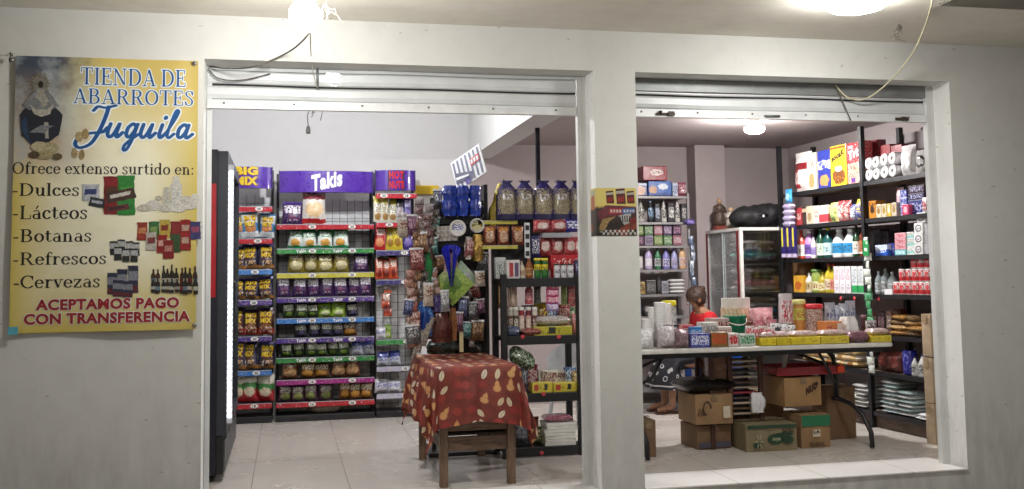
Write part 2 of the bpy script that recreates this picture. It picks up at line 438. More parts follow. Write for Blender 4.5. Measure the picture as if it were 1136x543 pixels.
# ------------------------------------------------------------------ materials of the building
def plaster(name, c, dark, blot=.5, dirt=True):
    m = NT(name)
    o = m.tc.outputs['Object']
    a = m.noise(o, 1.1, 6, .62); b = m.noise(o, 9, 5, .6); d = m.noise(o, 90, 2, .6)
    f = m.math('ADD', m.math('MULTIPLY', m.ramp(a, .38, .72), blot), m.math('MULTIPLY', m.ramp(b, .45, .75), .25))
    colr = m.mix(f, srgb(c), srgb(dark))
    z = m.sep(o)[2]
    if not dirt:
        m.set('Base Color', colr); m.set('Roughness', m.ramp(b, .3, .7, .75, .95)); m.bump(m.math('ADD', m.math('MULTIPLY', b, .5), m.math('MULTIPLY', d, .35)), .12, .005)
        return m.mat
    grime = m.math('MULTIPLY', m.ramp(z, .75, -.4), m.ramp(m.noise(m.vmath('MULTIPLY', o, (5, 5, 1.4)), 1.6, 5, .65), .35, .7))
    colr = m.mix(m.math('MULTIPLY', grime, .55), colr, srgb('#4d463c'))
    chip = m.math('MULTIPLY', m.ramp(m.noise(o, 17, 4, .7), .70, .72), m.ramp(z, 1.2, -.2, .0, 1.0))
    colr = m.mix(m.math('MULTIPLY', chip, .6), colr, srgb('#8a8379'))
    drip = m.math('MULTIPLY', m.ramp(m.noise(m.vmath('MULTIPLY', o, (9, 9, .5)), 1.5, 4, .6), .58, .75), m.ramp(z, 2.6, .2, .1, .5))
    colr = m.mix(m.math('MULTIPLY', drip, .18), colr, srgb('#8f8b83'))
    # scuffs: short pale-grey scrapes
    sv = m.vmath('MULTIPLY', o, (5, 5, 9)); sf = m.ramp(m.noise(sv, 3.1, 2, .5), .70, .74)
    colr = m.mix(m.math('MULTIPLY', sf, .4), colr, srgb('#6f6a62'))
    m.set('Base Color', colr); m.set('Roughness', m.ramp(b, .3, .7, .75, .95))
    m.bump(m.math('ADD', m.math('MULTIPLY', b, .5), m.math('MULTIPLY', d, .35)), .22, .006)
    return m.mat
M_FACADE = plaster('cream_plaster', '#d2d1cd', '#bebdb8', .3)
M_SOFFIT = plaster('concrete_soffit', '#ece6db', '#d3ccc0', .6, False)
M_WHITE = plaster('white_wall_paint', '#dddcdc', '#d3d1d0', .4, False)
M_MAUVE = plaster('shaded_wall_paint', '#ab9f9e', '#9d9190', .4, False)  # tone darkened to put the right room's dimness into the wall
M_ROUGH = plaster('raw_cement', '#8b867c', '#5f5b54', .9, False)

def tile_mat(name, c, dark, joints, gloss=.22):
    m = NT(name); o = m.tc.outputs['Object']; s = m.sep(o)
    a = m.noise(o, 2.2, 5, .6); b = m.noise(o, 14, 4, .6)
    f = m.math('ADD', m.math('MULTIPLY', m.ramp(a, .3, .75), .55), m.math('MULTIPLY', m.ramp(b, .3, .8), .06))
    colr = m.mix(f, srgb(c), srgb(dark))
    x0, px_, y0, py_ = joints
    fx = m.math('ABSOLUTE', m.math('SUBTRACT', m.math('FRACT', m.math('ADD', m.math('DIVIDE', m.math('SUBTRACT', s[0], x0), px_), .5)), .5))
    fy = m.math('ABSOLUTE', m.math('SUBTRACT', m.math('FRACT', m.math('ADD', m.math('DIVIDE', m.math('SUBTRACT', s[1], y0), py_), .5)), .5))
    j = m.math('LESS_THAN', m.math('MINIMUM', m.math('MULTIPLY', fx, px_), m.math('MULTIPLY', fy, py_)), .0035)
    colr = m.mix(m.math('MULTIPLY', j, .6), colr, srgb('#7d756c'))
    m.set('Base Color', colr); m.set('Roughness', m.ramp(a, .3, .7, gloss, gloss+.08))
    m.bump(m.math('SUBTRACT', m.math('MULTIPLY', b, .05), j), .25, .002)
    return m.mat
M_FLOOR = tile_mat('ceramic_floor_tile', '#dad3cb', '#cfc7be', (.39, .61, .5, 1.22))
M_LITSILL = tile_mat('lit_threshold_tile', '#f2efec', '#e6e2de', (2.75, .61, -3, 40), .3)  # brightly lit floor edge put into a paler tile colour

# ------------------------------------------------------------------ ground and floors
def sheet(name, x0, x1, y0, y1, z, mat, n=1):
    o = MB().grid(lambda u, v: (x0+(x1-x0)*u, y0+(y1-y0)*v, z), n, n).build(name, mat); o['kind'] = 'structure'; return o
sheet('pavement', -60, 60, -60, TH, ZSTREET, tile_mat('street_concrete', '#b3ada3', '#98928a', (0, 1.5, 0, 1.5), .7))
sheet('shop_floor', -1.2, 5.6, TH-.001, 4.4, 0, M_FLOOR)

# ------------------------------------------------------------------ the shop building
bld = thing('shop_building', 'cream plastered shop front with two wide openings into white rooms', 'building', (1.9, 0, 0))
def bpart(name, mb, mats): return mb.build(name, mats, bld, (-1.9, 0, 0))
def facade():
    mb = MB()
    xs = [-7, XL0, XL1, XR0, XR1, 10]; zs = [ZSTREET, 0, ZTOP, ZSOF+.4]
    op = {(1, 1), (3, 1)}
    for i in range(5):
        for k in range(3):
            if (i, k) in op: continue
            x0, x1, z0, z1 = xs[i], xs[i+1], zs[k], zs[k+1]
            nx = max(1, int((x1-x0)/.3)); nz = max(1, int((z1-z0)/.3))
            mb.grid(lambda u, v: (x0+(x1-x0)*u, 0, z0+(z1-z0)*v), nx, nz, 0, False)
            mb.add([(x0, TH, z0), (x1, TH, z0), (x1, TH, z1), (x0, TH, z1)], [(3, 2, 1, 0)])
    for a, b in ((XL0, XL1), (XR0, XR1)):
        mb.add([(a, 0, 0), (a, TH, 0), (a, TH, ZTOP), (a, 0, ZTOP)], [(0, 1, 2, 3)], 1)
        mb.add([(b, 0, 0), (b, TH, 0), (b, TH, ZTOP), (b, 0, ZTOP)], [(3, 2, 1, 0)], 1)
        mb.add([(a, 0, ZTOP), (b, 0, ZTOP), (b, TH, ZTOP), (a, TH, ZTOP)], [(0, 1, 2, 3)])
        mb.add([(a, 0, 0), (b, 0, 0), (b, TH, 0), (a, TH, 0)], [(3, 2, 1, 0)])
    return mb
bpart('facade', facade(), [M_FACADE, plaster('white_reveal_paint', '#eeeeec', '#dcdcd8', .4)])
def wavy_soffit():
    mb = MB()
    mb.grid(lambda u, v: (-7+17*u, -2.6+2.599*v, ZSOF+.012*noise.noise((u*17, v*3, 2))*(1 if .05 < v < .95 else 0)), 60, 10)
    mb.grid(lambda u, v: (-7+17*u, -2.6, ZSOF+.3*v), 4, 1)
    mb.grid(lambda u, v: (-7+17*u, -2.6+2.599*v, ZSOF+.3), 4, 1)
    return mb
bpart('canopy_slab', wavy_soffit(), M_SOFFIT)
drop = MB().box(atZ(1036, 9, ZSOF-.03).x, 9.9, -2.5, atZ(1090, 9, ZSOF-.03).y, ZSOF-.03, ZSOF-.016, 0)
bpart('cement_patch', drop, M_ROUGH)
bpart('threshold', MB().box(XR0+.004, XR1-.004, -.012, .43, .004, .012).box(XL0+.004, XL1-.004, -.012, .30, .004, .012), M_LITSILL)  # pale strips stand for the lit floor at the doorways
bpart('back_wall', MB().box(-1.3, 1.83, 4.25, 4.4, 0, 3.05), M_WHITE)
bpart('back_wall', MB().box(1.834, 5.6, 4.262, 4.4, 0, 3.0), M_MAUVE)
bpart('side_wall', MB().box(-1.3, -1.2, TH+.002, 4.248, 0, 3.05), M_WHITE)
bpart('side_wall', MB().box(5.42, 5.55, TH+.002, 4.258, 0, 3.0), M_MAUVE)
bpart('ceiling', MB().box(-1.3, 1.82, TH+.002, 4.248, 3.052, 3.15), M_WHITE)
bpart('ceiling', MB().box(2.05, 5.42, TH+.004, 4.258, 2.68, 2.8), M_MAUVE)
bpart('beam', MB().box(1.822, 2.046, TH+.006, 4.244, 2.53, 3.2), M_WHITE)
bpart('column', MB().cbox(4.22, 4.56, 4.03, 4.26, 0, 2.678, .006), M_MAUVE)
bpart('partition_wall', MB().box(1.872, 2.13, TH+.003, .32, 0, 2.528), M_WHITE)

# ------------------------------------------------------------------ roller shutters
M_SLAT = plain('galvanised_slat', '#d3d5d6', .42, .08, .06, 6)
M_SLATEDGE = plain('shutter_bottom_bar', '#dcdddd', .4, .08, .08, 10)
M_DARK = plain('dark_gap', '#2c2b2a', .8)
M_STEEL = plain('worn_steel', '#8b8b8b', .4, .8, .2)
M_BLACK = plain('black_powder_coat', '#17171a', .45, 0, .3)
def slats(x0, x1, z0, z1, pitch, m0=0):
    mb = MB(); prof = []
    z = z0
    while z < z1-.001:
        zt = min(z+pitch, z1)
        prof += [(.010, z), (.0, z+.006), (-.006, z+(zt-z)*.3), (-.006, z+(zt-z)*.7), (.0, zt-.019), (.016, zt-.011)]
        z = zt
    n = 14
    for i in range(len(prof)-1):
        (ya, za), (yb, zb) = prof[i], prof[i+1]
        gap = i % 6 in (0, 5, 4)
        vs = []
        for k in range(n+1):
            x = x0+(x1-x0)*k/n; wob = .0025*math.sin(x*5+za*9)
            vs += [(x, ya, za+wob), (x, yb, zb+wob)]
        mb.add(vs, [(2*k, 2*k+2, 2*k+3, 2*k+1) for k in range(n)], 1 if i % 6 == 5 else m0)
    return mb
def shutter(x0, x1, zb, label, housing):
    t = thing('roller_shutter', label, 'roller shutter', (x0, TH-.03, 0))
    def p(name, mb, mats, par=t): return mb.build(name, mats, par, (-x0 if par is t else 0, 0, 0))
    top = ZTOP-.004
    if housing:
        p('housing', MB().box(x0+.002, x1-.05, -.012, .03, top-.078, top), plain('housing_grey_steel', '#8d8f8f', .5, .4))  # housing steel, a darker grey than the slats
        top -= .08
    p('slat_curtain', slats(x0+.002, x1-.06, zb+.058, top, .095), [M_SLAT, M_DARK])
    bb = p('bottom_bar', MB().cbox(x0+.002, x1-.062, -.018, .012, zb, zb+.055, .004).box(x0+.002, x1-.062, -.03, -.018, zb, zb+.006), M_SLATEDGE)
    nb = 6
    for k in range(nb):
        x = x0+.1+(x1-x0-.3)*k/(nb-1)
        o = MB().lathe([(.007, 0), (.006, .004), (0, .006)], 8).build('rivet', M_STEEL, bb, (x, -.019, zb+.034)); o.rotation_euler = (R(90), 0, 0)
    return t, p, bb
zL = atY(430, 125, TH-.03).z
zR = atY(870, 133.5, TH-.03).z
tL, pL, bbL = shutter(XL0, XL1, zL, 'galvanised roller shutter rolled up above the snack racks', False)
tR, pR, bbR = shutter(XR0, XR1, zR, 'galvanised roller shutter rolled up above the counter and dry goods', True)
for p, x0, x1, z in ((pL, XL0, XL1, ZTOP), (pR, XR0, XR1, ZTOP)):
    g = MB()
    g.box(x1-.058, x1-.003, -.02, -.016, .014, z-.006).box(x1-.058, x1-.052, -.0155, .03, .014, z-.006).box(x1-.034, x1-.03, -.024, -.0205, .014, z-.006)
    p('guide_rail', g, plain('guide_rail_zinc', '#d2d3d2', .4, .1, .08, 5))
    p('guide_rail', MB().box(x0+.003, x0+.03, .0, .03, .014, z-.006), MATS['guide_rail_zinc'])
x = atY(736, 129, TH-.03).x
pR('latch', MB().cbox(x-.06, x+.07, -.032, -.02, zR+.012, zR+.028, .003).lathe([(.012, 0), (.012, .02)], 8, 0, (x-.03, -.03, zR+.02)).box(x+.02, x+.06, -.045, -.033, zR+.008, zR+.036), plain('rusty_latch', '#4b4039', .6, .5))
x = atY(998, 128, TH-.03).x
pR('latch', MB().cbox(x-.05, x+.05, -.032, -.02, zR+.01, zR+.03, .003).box(x-.01, x+.03, -.042, -.033, zR+.006, zR+.034), MATS['rusty_latch'])
pR('handle', MB().tube([(atY(862, 128, 0).x+dx, -.035 if 0 < i < 3 else -.02, zR+.022) for i, dx in enumerate((0, .01, .1, .11))], .006), plain('grey_handle', '#77797a', .4, .6))
pL('handle', MB().tube([(atY(352, 90, .2).x, -.03, zL+.13), (atY(352, 90, .2).x, -.03, zL+.29)], .007), MATS['grey_handle'])

# ------------------------------------------------------------------ lamps
M_BULB = emit('lit_bulb', (1, .97, .92, 1), 300)
def bulb(loc, label, r=.055, rod=0.0, strength=None, name='ceiling_lamp', M=M_BULB):
    t = thing(name, label, 'lamp', loc)
    prof = [(.0, -.001), (r*.55, r*.1), (r*.92, r*.55), (r, r), (r*.9, r*1.5), (r*.6, r*2.0), (r*.42, r*2.4)]
    MB().lathe(prof, 16, 0, (0, 0, -r*2.4), False).build('bulb', M, t)
    MB().lathe([(r*.44, 0), (r*.5, .01), (r*.5, .045), (r*.8, .05), (r*.8, .065)], 14).build('socket', plain('white_ceramic', '#d9d6cf', .4), t)
    if rod: MB().tube([(0, 0, .066), (0, 0, rod+.066)], .012, 8).build('stem', MATS['white_ceramic'], t)
    return t
M_B1 = emit('lit_bulb_porch', (1, .99, .95, 1), 275)
M_B2 = emit('lit_bulb_porch_right', (1, .99, .95, 1), 96)
M_B3 = emit('lit_bulb_shop', (.98, .985, .99, 1), 740)
M_B4 = emit('lit_bulb_counter', (1, .98, .96, 1), 690)
pl = atZ(338, 13, 2.60)
bulb((pl.x, pl.y, 2.68), 'bare lit bulb under the canopy above the left opening', .075, rod=ZSOF-2.746, M=M_B1)
pr = atZ(950, -1, 2.70)
lp = atZ(950, 3, ZSOF-.05)
rt = thing('ceiling_lamp', 'lit lamp widened to its glare under the canopy above the right opening', 'lamp', (lp.x, lp.y, ZSOF-.105))
MB().lathe([(0, 0), (.08, .004), (.14, .02), (.18, .05), (.195, .09)], 32, 0, (0, 0, 0), False).build('diffuser', M_B2, rt)  # disc made as wide as the bulb's glare
MB().lathe([(.197, .088), (.21, .09), (.21, .103)], 32, 0, (0, 0, 0), False).build('rim', MATS['white_ceramic'], rt)
bulb((.35, 2.1, 3.052-.066), 'bare lit bulb on the ceiling over the snack racks', .06, M=M_B3)
pc = atZ(837, 145, 2.56)
ct = thing('ceiling_lamp', 'small round lit lamp on the ceiling behind the counter', 'lamp', (pc.x, pc.y, 2.53))
MB().lathe([(0, 0), (.05, .004), (.08, .02), (.09, .045), (.085, .06)], 24, 0, (0, 0, 0), False).build('diffuser', M_B4, ct)
MB().lathe([(.06, .0605), (.05, .08), (.05, .148)], 14).build('base', MATS['white_ceramic'], ct)

M_CABLE = plain('grey_cable', '#5b564f', .6)
M_CABLEW = plain('yellowed_cable', '#c9c3a4', .5)
def cable(name, uvy, r, mat, label, n=7):
    pts = [atY(u, v, y) for u, v, y in uvy]
    p2 = [Vector((0, 0, 0))]*0
    P = [2*pts[0]-pts[1]]+pts+[2*pts[-1]-pts[-2]]
    for i in range(1, len(P)-2):
        for k in range(n):
            t = k/n; a, b, c, d = P[i-1:i+3]
            p2.append(.5*((2*b)+(c-a)*t+(2*a-5*b+4*c-d)*t*t+(3*b-a-3*c+d)*t**3))
    p2.append(P[-2])
    base = p2[0].copy()
    o = MB().tube([q-base for q in p2], r, 6).build(name, mat, None, base)
    return tag(o, label, 'cable')
yl = pl.y
cable('electric_cable', [(346, 20, yl+.05), (342, 38, yl+.15), (320, 58, -.12), (282, 74, -.05), (252, 76, .08), (233, 74, .17)], .005, M_CABLE, 'dark electric cable sagging from left porch bulb to corner of left shutter')
cable('electric_cable', [(231, 76, .17), (240, 86, .16), (256, 89.5, .155), (275, 88, .16), (300, 82, .165)], .004, M_CABLE, 'thin dark cable loop drooping across top left slats of the shutter')
cable('electric_cable', [(344, 30, yl+.1), (345, 60, -.05), (347, 78, .1), (352, 98, .165)], .003, plain('white_cord', '#b9b6ae', .6), 'thin pale cord hanging straight down from the left porch bulb')
yr = pr.y
cable('electric_cable', [(1036, -8, yr+.1), (1030, 18, -.7), (1013, 58, -.35), (985, 92, -.05), (960, 110, .1), (940, 108, .15), (927, 95, .17)], .0055, M_CABLEW, 'yellowish cable curving from the canopy down to the right shutter')
cable('electric_cable', [(927, 96, .17), (936, 116, .165), (944, 134, .16)], .004, M_CABLE, 'short dark cord stretched slantwise across the right shutter slats')
def knot(u, v, y, n, spread, label, mat, seed):
    rnd = random.Random(seed); mb = MB(); c = atY(u, v, y)
    for k in range(n):
        pts = [Vector((0, 0, spread*.4))]; p = Vector((0, 0, 0))
        for i in range(6):
            p = p+Vector((rnd.uniform(-1, 1), rnd.uniform(-.5, .5), rnd.uniform(-1, .35)))*spread*.28; pts.append(p.copy())
        mb.tube(pts, .0022, 5)
    o = mb.build('loose_wires', mat, None, c)
    return tag(o, label, 'wires')
knot(361, 10, yl+.2, 7, .10, 'tangle of loose bare wires beside the left porch bulb', plain('wire_grey', '#6a655c', .5), 3)
knot(998, 31, -.45, 6, .09, 'tuft of thin wires poking from canopy right of the right bulb', MATS['wire_grey'], 5)
c = atY(342, 125, .45)
hb = thing('hanging_socket', 'small unlit lamp socket dangling on twisted wires under the left shutter', 'lamp socket', (c.x, .45, c.z+.02))
MB().tube([(0, 0, .06), (.012, .01, .01), (-.006, -.004, -.04), (.0, 0, -.11)], .003, 6).tube([(.02, 0, .03), (.03, .01, -.03), (.02, 0, -.05)], .0025, 5).tube([(.09, 0, .01), (.085, 0, -.03), (.075, 0, -.07)], .0025, 5).tube([(0, 0, .005), (.04, .01, -.02), (.05, 0, .02), (.02, 0, -.03)], .0025, 5).build('twisted_wire', MATS['grey_cable'], hb)
MB().lathe([(.006, .03), (.012, .02), (.015, 0), (.013, -.02), (.0, -.022)], 10).build('socket', plain('grey_plastic', '#6d6c6a', .5), hb, (0, 0, -.135))

# ------------------------------------------------------------------ the banner
BY = -.03
b00, b11 = atY(10, 370.5, BY), atY(220, 68, BY)
bx0, bx1, bz0, bz1 = b00.x, b11.x, b00.z, b11.z
def rip(x, z, off):
    u = (x-bx0)/(bx1-bx0); v = (z-bz0)/(bz1-bz0)
    y = .004*math.sin(u*9+v*2)+.006*math.sin(v*7+u*3)*(u-.5)+.010*(1-v)**3*math.sin(u*6)-.006*math.exp(-((u-.97)/.05)**2)*math.sin(v*5)
    return (x-bx0, y-off, z-bz0)
def banner_mat():
    m = NT('banner_print'); g = m.sep(m.tc.outputs['Generated']); u, v = g[0], g[2]
    o = m.tc.outputs['Object']
    n1 = m.noise(o, 4.5, 6, .65); n2 = m.noise(o, 2.2, 4, .6)
    edge = m.math('MAXIMUM', m.math('ABSOLUTE', m.math('SUBTRACT', m.math('MULTIPLY', u, 2), 1)), m.math('ABSOLUTE', m.math('SUBTRACT', m.math('MULTIPLY', v, 2), 1)))
    c = m.mix(m.ramp(edge, .45, 1.0), srgb('#e6e2cc'), srgb('#c4ae50'))
    c = m.mix(m.math('MULTIPLY', m.ramp(n2, .4, .7), .35), c, srgb('#d0c584'))
    c = m.mix(m.math('MULTIPLY', m.math('MULTIPLY', m.ramp(v, .62, .9), m.ramp(u, .35, .75)), .8), c, srgb('#c3ab60'))
    # dusk photograph in the top-left corner
    ph = m.math('MULTIPLY', m.ramp(m.math('ADD', u, m.math('MULTIPLY', n1, .25)), .62, .34), m.ramp(m.math('ADD', v, m.math('MULTIPLY', n1, .14)), .60, .72))
    skyc = m.mix(m.ramp(v, .66, .97), srgb('#b9a58a'), srgb('#3d4658'))
    skyc = m.mix(m.ramp(n1, .42, .62), skyc, srgb('#9fa7ab'))
    c = m.mix(ph, c, skyc)
    m.set('Base Color', c); m.set('Roughness', .42)
    m.bump(m.noise(o, 26, 3), .12, .004)
    return m.mat
ban = thing('wall_banner', 'large yellow printed vinyl banner with blue shop title left of door', 'banner', (bx0, BY, bz0))
MB().grid(lambda u, v: rip(bx0+(bx1-bx0)*u, bz0+(bz1-bz0)*v, 0), 36, 48).build('vinyl_sheet', banner_mat(), ban)
C_BLUE = plain('banner_blue', '#0d4a86', .45, var=.08); C_HALO = plain('banner_white', '#dfe6ea', .45, var=.04)
C_INK = plain('banner_black', '#1c1a18', .5); C_RED = plain('banner_red', '#8e1c20', .45); C_NAVY = plain('banner_navy', '#1f2c45', .5)
def rag(pg, mt):
    if len(pg[1]) > 1 or len(pg[0]) < 3 or not mt.name.startswith('print_'): return pg
    o = []; n = len(pg[0])
    for i in range(n):
        a, b = pg[0][i], pg[0][(i+1) % n]; L = math.hypot(b[0]-a[0], b[1]-a[1]); k = max(1, int(L/.012))
        for j in range(k):
            x, y = a[0]+(b[0]-a[0])*j/k, a[1]+(b[1]-a[1])*j/k
            o.append((x+.0035*noise.noise((x*90, y*90, 1)), y+.0035*noise.noise((x*90, y*90, 5))))
    return (o, [list(range(len(o)))])
def bput(name, polys, off=.0015):
    mb = MB(); mats = []
    for k, (pg, mt) in enumerate(polys):
        if mt not in mats: mats.append(mt)
        o = off+.00012*k if len(polys) > 2 else off+.0009*k
        mb.flat(rag(pg, mt), lambda x, z: rip(x, z, o), mats.index(mt))
    return mb.build(name, mats, ban)
def brow(name, fn, text, u0, u1, vcap, vbase, ink_mat, halo=None, full=None):
    a, b = atY(u0, vbase, BY), atY(u1, vcap, BY)
    # baseline horizontal in the world: use the left end's height
    base = fn(text); ht = (b.z-a.z)
    zt = atY(u0, vcap, BY).z
    ref = full if full else base
    ls = []
    if halo: ls.append((refit(fn(text, halo), base, a.x, b.x, a.z, zt), C_HALO))
    ls.append((refit(base, base, a.x, b.x, a.z, zt), ink_mat))
    return bput(name, ls)
brow('title_lettering', serif, 'TIENDA DE', 90, 206, 75, 94, C_BLUE, .045)
brow('title_lettering', serif, 'ABARROTES', 81, 214.5, 98, 115, C_BLUE, .045)
bw, bh = brushword(), brushword(.045)
a, b = atY(81, 168, BY), atY(216, 118, BY)
bput('title_lettering', [(refit(bh, bw, a.x, b.x, a.z, b.z), C_HALO), (refit(bw, bw, a.x, b.x, a.z, b.z), C_BLUE)])
def srow(text, u0, u1, vtop, vbot):
    brow('list_lettering', serif, text, u0, u1, vtop, vbot, C_INK)
srow('Ofrece extenso surtido en:', 13.5, 214.5, 179.5, 193)
srow('-Dulces', 13.5, 88, 203, 217.5); srow('-Lácteos', 14, 97, 228, 243.5); srow('-Botanas', 14.5, 101.5, 254.5, 269)
srow('-Refrescos', 14.5, 118, 280, 294.5); srow('-Cervezas', 15, 111, 306, 320.5)
boldsans = lambda t, h=0.0: sans(t, .045, h)
brow('footer_lettering', boldsans, 'ACEPTAMOS PAGO', 39, 199, 332.5, 345, C_RED, .035)
brow('footer_lettering', boldsans, 'CON TRANSFERENCIA', 26, 211, 348.5, 361, C_RED, .035)
def bp(u, v): q = atY(u, v, BY); return (q.x, q.z)
def bpoly(*uv): return poly(*[bp(*q) for q in uv])
def bdisc(u, v, r1, r2, n=20):
    q = bp(u, v); k = 1/206.; return disc(q[0], q[1], r1*k, r2*k, n)
PC = lambda h: plain('print_'+h.strip('#'), tuple(x*.62 for x in srgb(h)[:3])+(1,), .45, var=.4, scale=95)
# robed figure of the printed dusk photograph
rays = []
for k in range(18):
    a = 2*PI*k/18; ca, sa = math.cos(a), math.sin(a)
    rays.append((bpoly((45+8*ca-1.2*sa, 93+8*sa+1.2*ca), (45+14*ca, 93+14*sa), (45+8*ca+1.2*sa, 93+8*sa-1.2*ca)), PC('#a89a80')))
bput('printed_figure', rays+[
    (bdisc(45, 93, 9, 9), PC('#8f8a80')), (bpoly((24, 150), (22, 128), (30, 118), (60, 118), (70, 128), (66, 150), (54, 158), (36, 162)), PC('#23293a')),
    (bpoly((25, 146), (24, 134), (32, 128), (38, 150), (34, 160)), PC('#27456b')),
    (bpoly((25, 117), (36, 103), (42, 98), (49, 98), (56, 104), (66, 118), (58, 122), (46, 124), (32, 122)), PC('#8d8f92')),
    (bpoly((38, 112), (43, 99), (48, 99), (54, 112), (50, 120), (42, 120)), PC('#b5b0a4')), (bdisc(45.5, 94, 2.8, 4), PC('#2a2320')),
    (bpoly((34, 116), (40, 122), (52, 122), (60, 116), (56, 127), (46, 130), (37, 126)), PC('#c9c5b8')),
    (bpoly((49, 136), (54, 136), (54, 154), (50, 154)), PC('#b9b6aa')), (bpoly((32, 147), (46, 139), (60, 140), (48, 148)), PC('#8c8f96')),
    (bdisc(44, 163, 9, 6), PC('#cfc5a0')), (bdisc(56, 165, 9, 7), PC('#c5ba92')), (bdisc(50, 172, 11, 5), PC('#b4a67c')), (bdisc(38, 172, 6, 4), PC('#5a4a35')), (bdisc(64, 174, 5, 4), PC('#6b5b40'))], .003)
bput('printed_figure', [(bdisc(88, 152, 4, 6), PC('#c0ab7d')), (bdisc(95, 149, 4, 6), PC('#b59b66')), (bdisc(83, 170, 3, 6), PC('#bda676')), (bdisc(91, 172, 3, 6), PC('#b09a69'))], .003)
# printed groups of goods beside the list
def pouch(u, v, w, h, c1, c2, tilt=0):
    c, s = math.cos(tilt), math.sin(tilt)
    q = lambda a, b: (u+a*c-b*s, v+a*s+b*c)
    return [(bpoly(q(-w, -h), q(w, -h), q(w*.9, -h*.7), q(w, h*.8), q(w*.95, h), q(-w*.95, h), q(-w, h*.8), q(-w*.9, -h*.7)), PC(c1)),
            (bpoly(q(-w*.7, -h*.4), q(w*.7, -h*.45), q(w*.6, h*.2), q(-w*.7, h*.25)), PC(c2))]
bput('printed_sweets', pouch(124, 217, 9, 21, '#8b1f24', '#5c3a2a')+pouch(140, 217, 10, 22, '#2f8a3a', '#57b04a')+pouch(134, 217, 17, 6, '#4a2f2c', '#e0dcd4', -.2)+pouch(101, 214, 10, 9, '#c8cdd6', '#3b4a80')+pouch(108, 225, 9, 5, '#31363f', '#b9bec6', .2)+pouch(131, 231, 13, 3, '#6d2f38', '#3a2524', -.15), .003)
bput('printed_dairy', [(bpoly((190, 226), (189, 206), (192, 201), (192, 196), (199, 196), (199, 201), (202, 206), (202, 226)), PC('#e4e2da')), (bpoly((180, 228), (182, 208), (188, 208), (189, 228)), PC('#d5d2c6')),
    (bdisc(170, 228, 9, 6), PC('#eeebe2')), (bdisc(184, 231, 9, 5), PC('#dfdbcf')), (bdisc(198, 230, 10, 6), PC('#efece4')), (bdisc(211, 228, 8, 5), PC('#e6e2d8')), (bdisc(160, 231, 8, 4), PC('#d9d4c4')), (bdisc(206, 222, 7, 5), PC('#dedace')), (bdisc(216, 221, 5, 6), PC('#e9e6dc')), (bdisc(176, 220, 4, 3), PC('#cfc9b6'))], .003)
sn = []
for k, (u, v, c1, c2) in enumerate([(158, 257, '#a33a2c', '#c98a5a'), (171, 256, '#356b3a', '#84a05a'), (183, 254, '#c9b04a', '#8e3a28'), (195, 256, '#8c2a2e', '#b9a58a'), (206, 254, '#a02428', '#d0b0a0'), (217, 256, '#3a3a72', '#a04a6a'), (168, 268, '#c9c2b8', '#8a3a3a'), (180, 271, '#9a2224', '#d9a59a'), (195, 270, '#3a5a36', '#7a9a5a'), (206, 268, '#a5262a', '#d5b5a5'), (187, 277, '#8e1f22', '#c98a80')]):
    sn += pouch(u, v, 6, 10, c1, c2)
bput('printed_snacks', sn, .003)
cn = []
for u, v in [(126, 275), (135, 273), (144, 275), (151, 276), (131, 281), (140, 283), (149, 283)]:
    cn += [(bpoly((u-4, v-7), (u+4, v-7), (u+4, v+8), (u-4, v+8)), PC('#2b2d31')), (bpoly((u-4, v-5), (u+4, v-5), (u+4, v+1), (u-4, v+1)), PC('#c3c5c6'))]
bput('printed_cans', cn, .003)
cn = []
for u, v, h in [(125, 315, 12), (136, 313, 14), (148, 310, 15), (131, 320, 9), (142, 321, 9)]:
    cn += [(bpoly((u-5.5, v-h), (u+5.5, v-h), (u+5.5, v+h), (u-5.5, v+h)), PC('#2c3350')), (bpoly((u-5.5, v-h*.6), (u+5.5, v-h*.6), (u+5.5, v+h*.1), (u-5.5, v+h*.1)), PC('#8d8f9c')), (bpoly((u-5.5, v+h*.45), (u+5.5, v+h*.45), (u+5.5, v+h*.9), (u-5.5, v+h*.9)), PC('#6b2a36'))]
bput('printed_cans', cn, .003)
bt = []
rb = random.Random(4)
for k in range(20):
    u = 171+ (k % 10)*5.1+rb.uniform(-1, 1); v = 309+(k//10)*9; h = rb.uniform(8, 13) if k < 10 else rb.uniform(6, 9)
    cc = rb.choice(['#2a2320', '#1f2c26', '#30251f', '#4a2a24', '#26303a'])
    bt += [(bpoly((u-2.6, v+h), (u-2.6, v-h*.4), (u-1, v-h*.75), (u-1, v-h*1.2), (u+1, v-h*1.2), (u+1, v-h*.75), (u+2.6, v-h*.4), (u+2.6, v+h)), PC(cc)),
           (bpoly((u-2.6, v), (u+2.6, v), (u+2.6, v+h*.5), (u-2.6, v+h*.5)), PC(rb.choice(['#b9b5aa', '#8a2a2a', '#c9c4b4', '#6f8a9a'])))]
bput('printed_bottles', bt, .003)
for u, v in ((13, 67), (216, 71), (216, 361)):
    q = bp(u, v); o = MB().lathe([(.004, .006), (.012, .006), (.013, 0)], 12, 0, (0, 0, 0), False).build('grommet', M_STEEL, ban, (q[0]-bx0, -.012, q[1]-bz0)); o.rotation_euler = (R(90), 0, 0)
q = bp(14, 369); MB().box(q[0]-bx0-.02, q[0]-bx0+.03, -.02, -.014, q[1]-bz0-.012, q[1]-bz0+.03).build('tape', plain('blue_tape', '#4e9fb4', .5), ban)
q = atY(13, 61, -.02)
tag(MB().tube([(0, .02, 0), (0, -.03, 0)], .003, 6).tube([(-.0, -.03, .01), (0, -.03, -.05)], .0022, 5).tube([(-.015, -.028, 0), (.015, -.028, 0)], .002, 5).build('nail', plain('black_nail', '#26221f', .5, .5), None, q), 'dark bent nail holding the top left corner of the banner', 'nail')

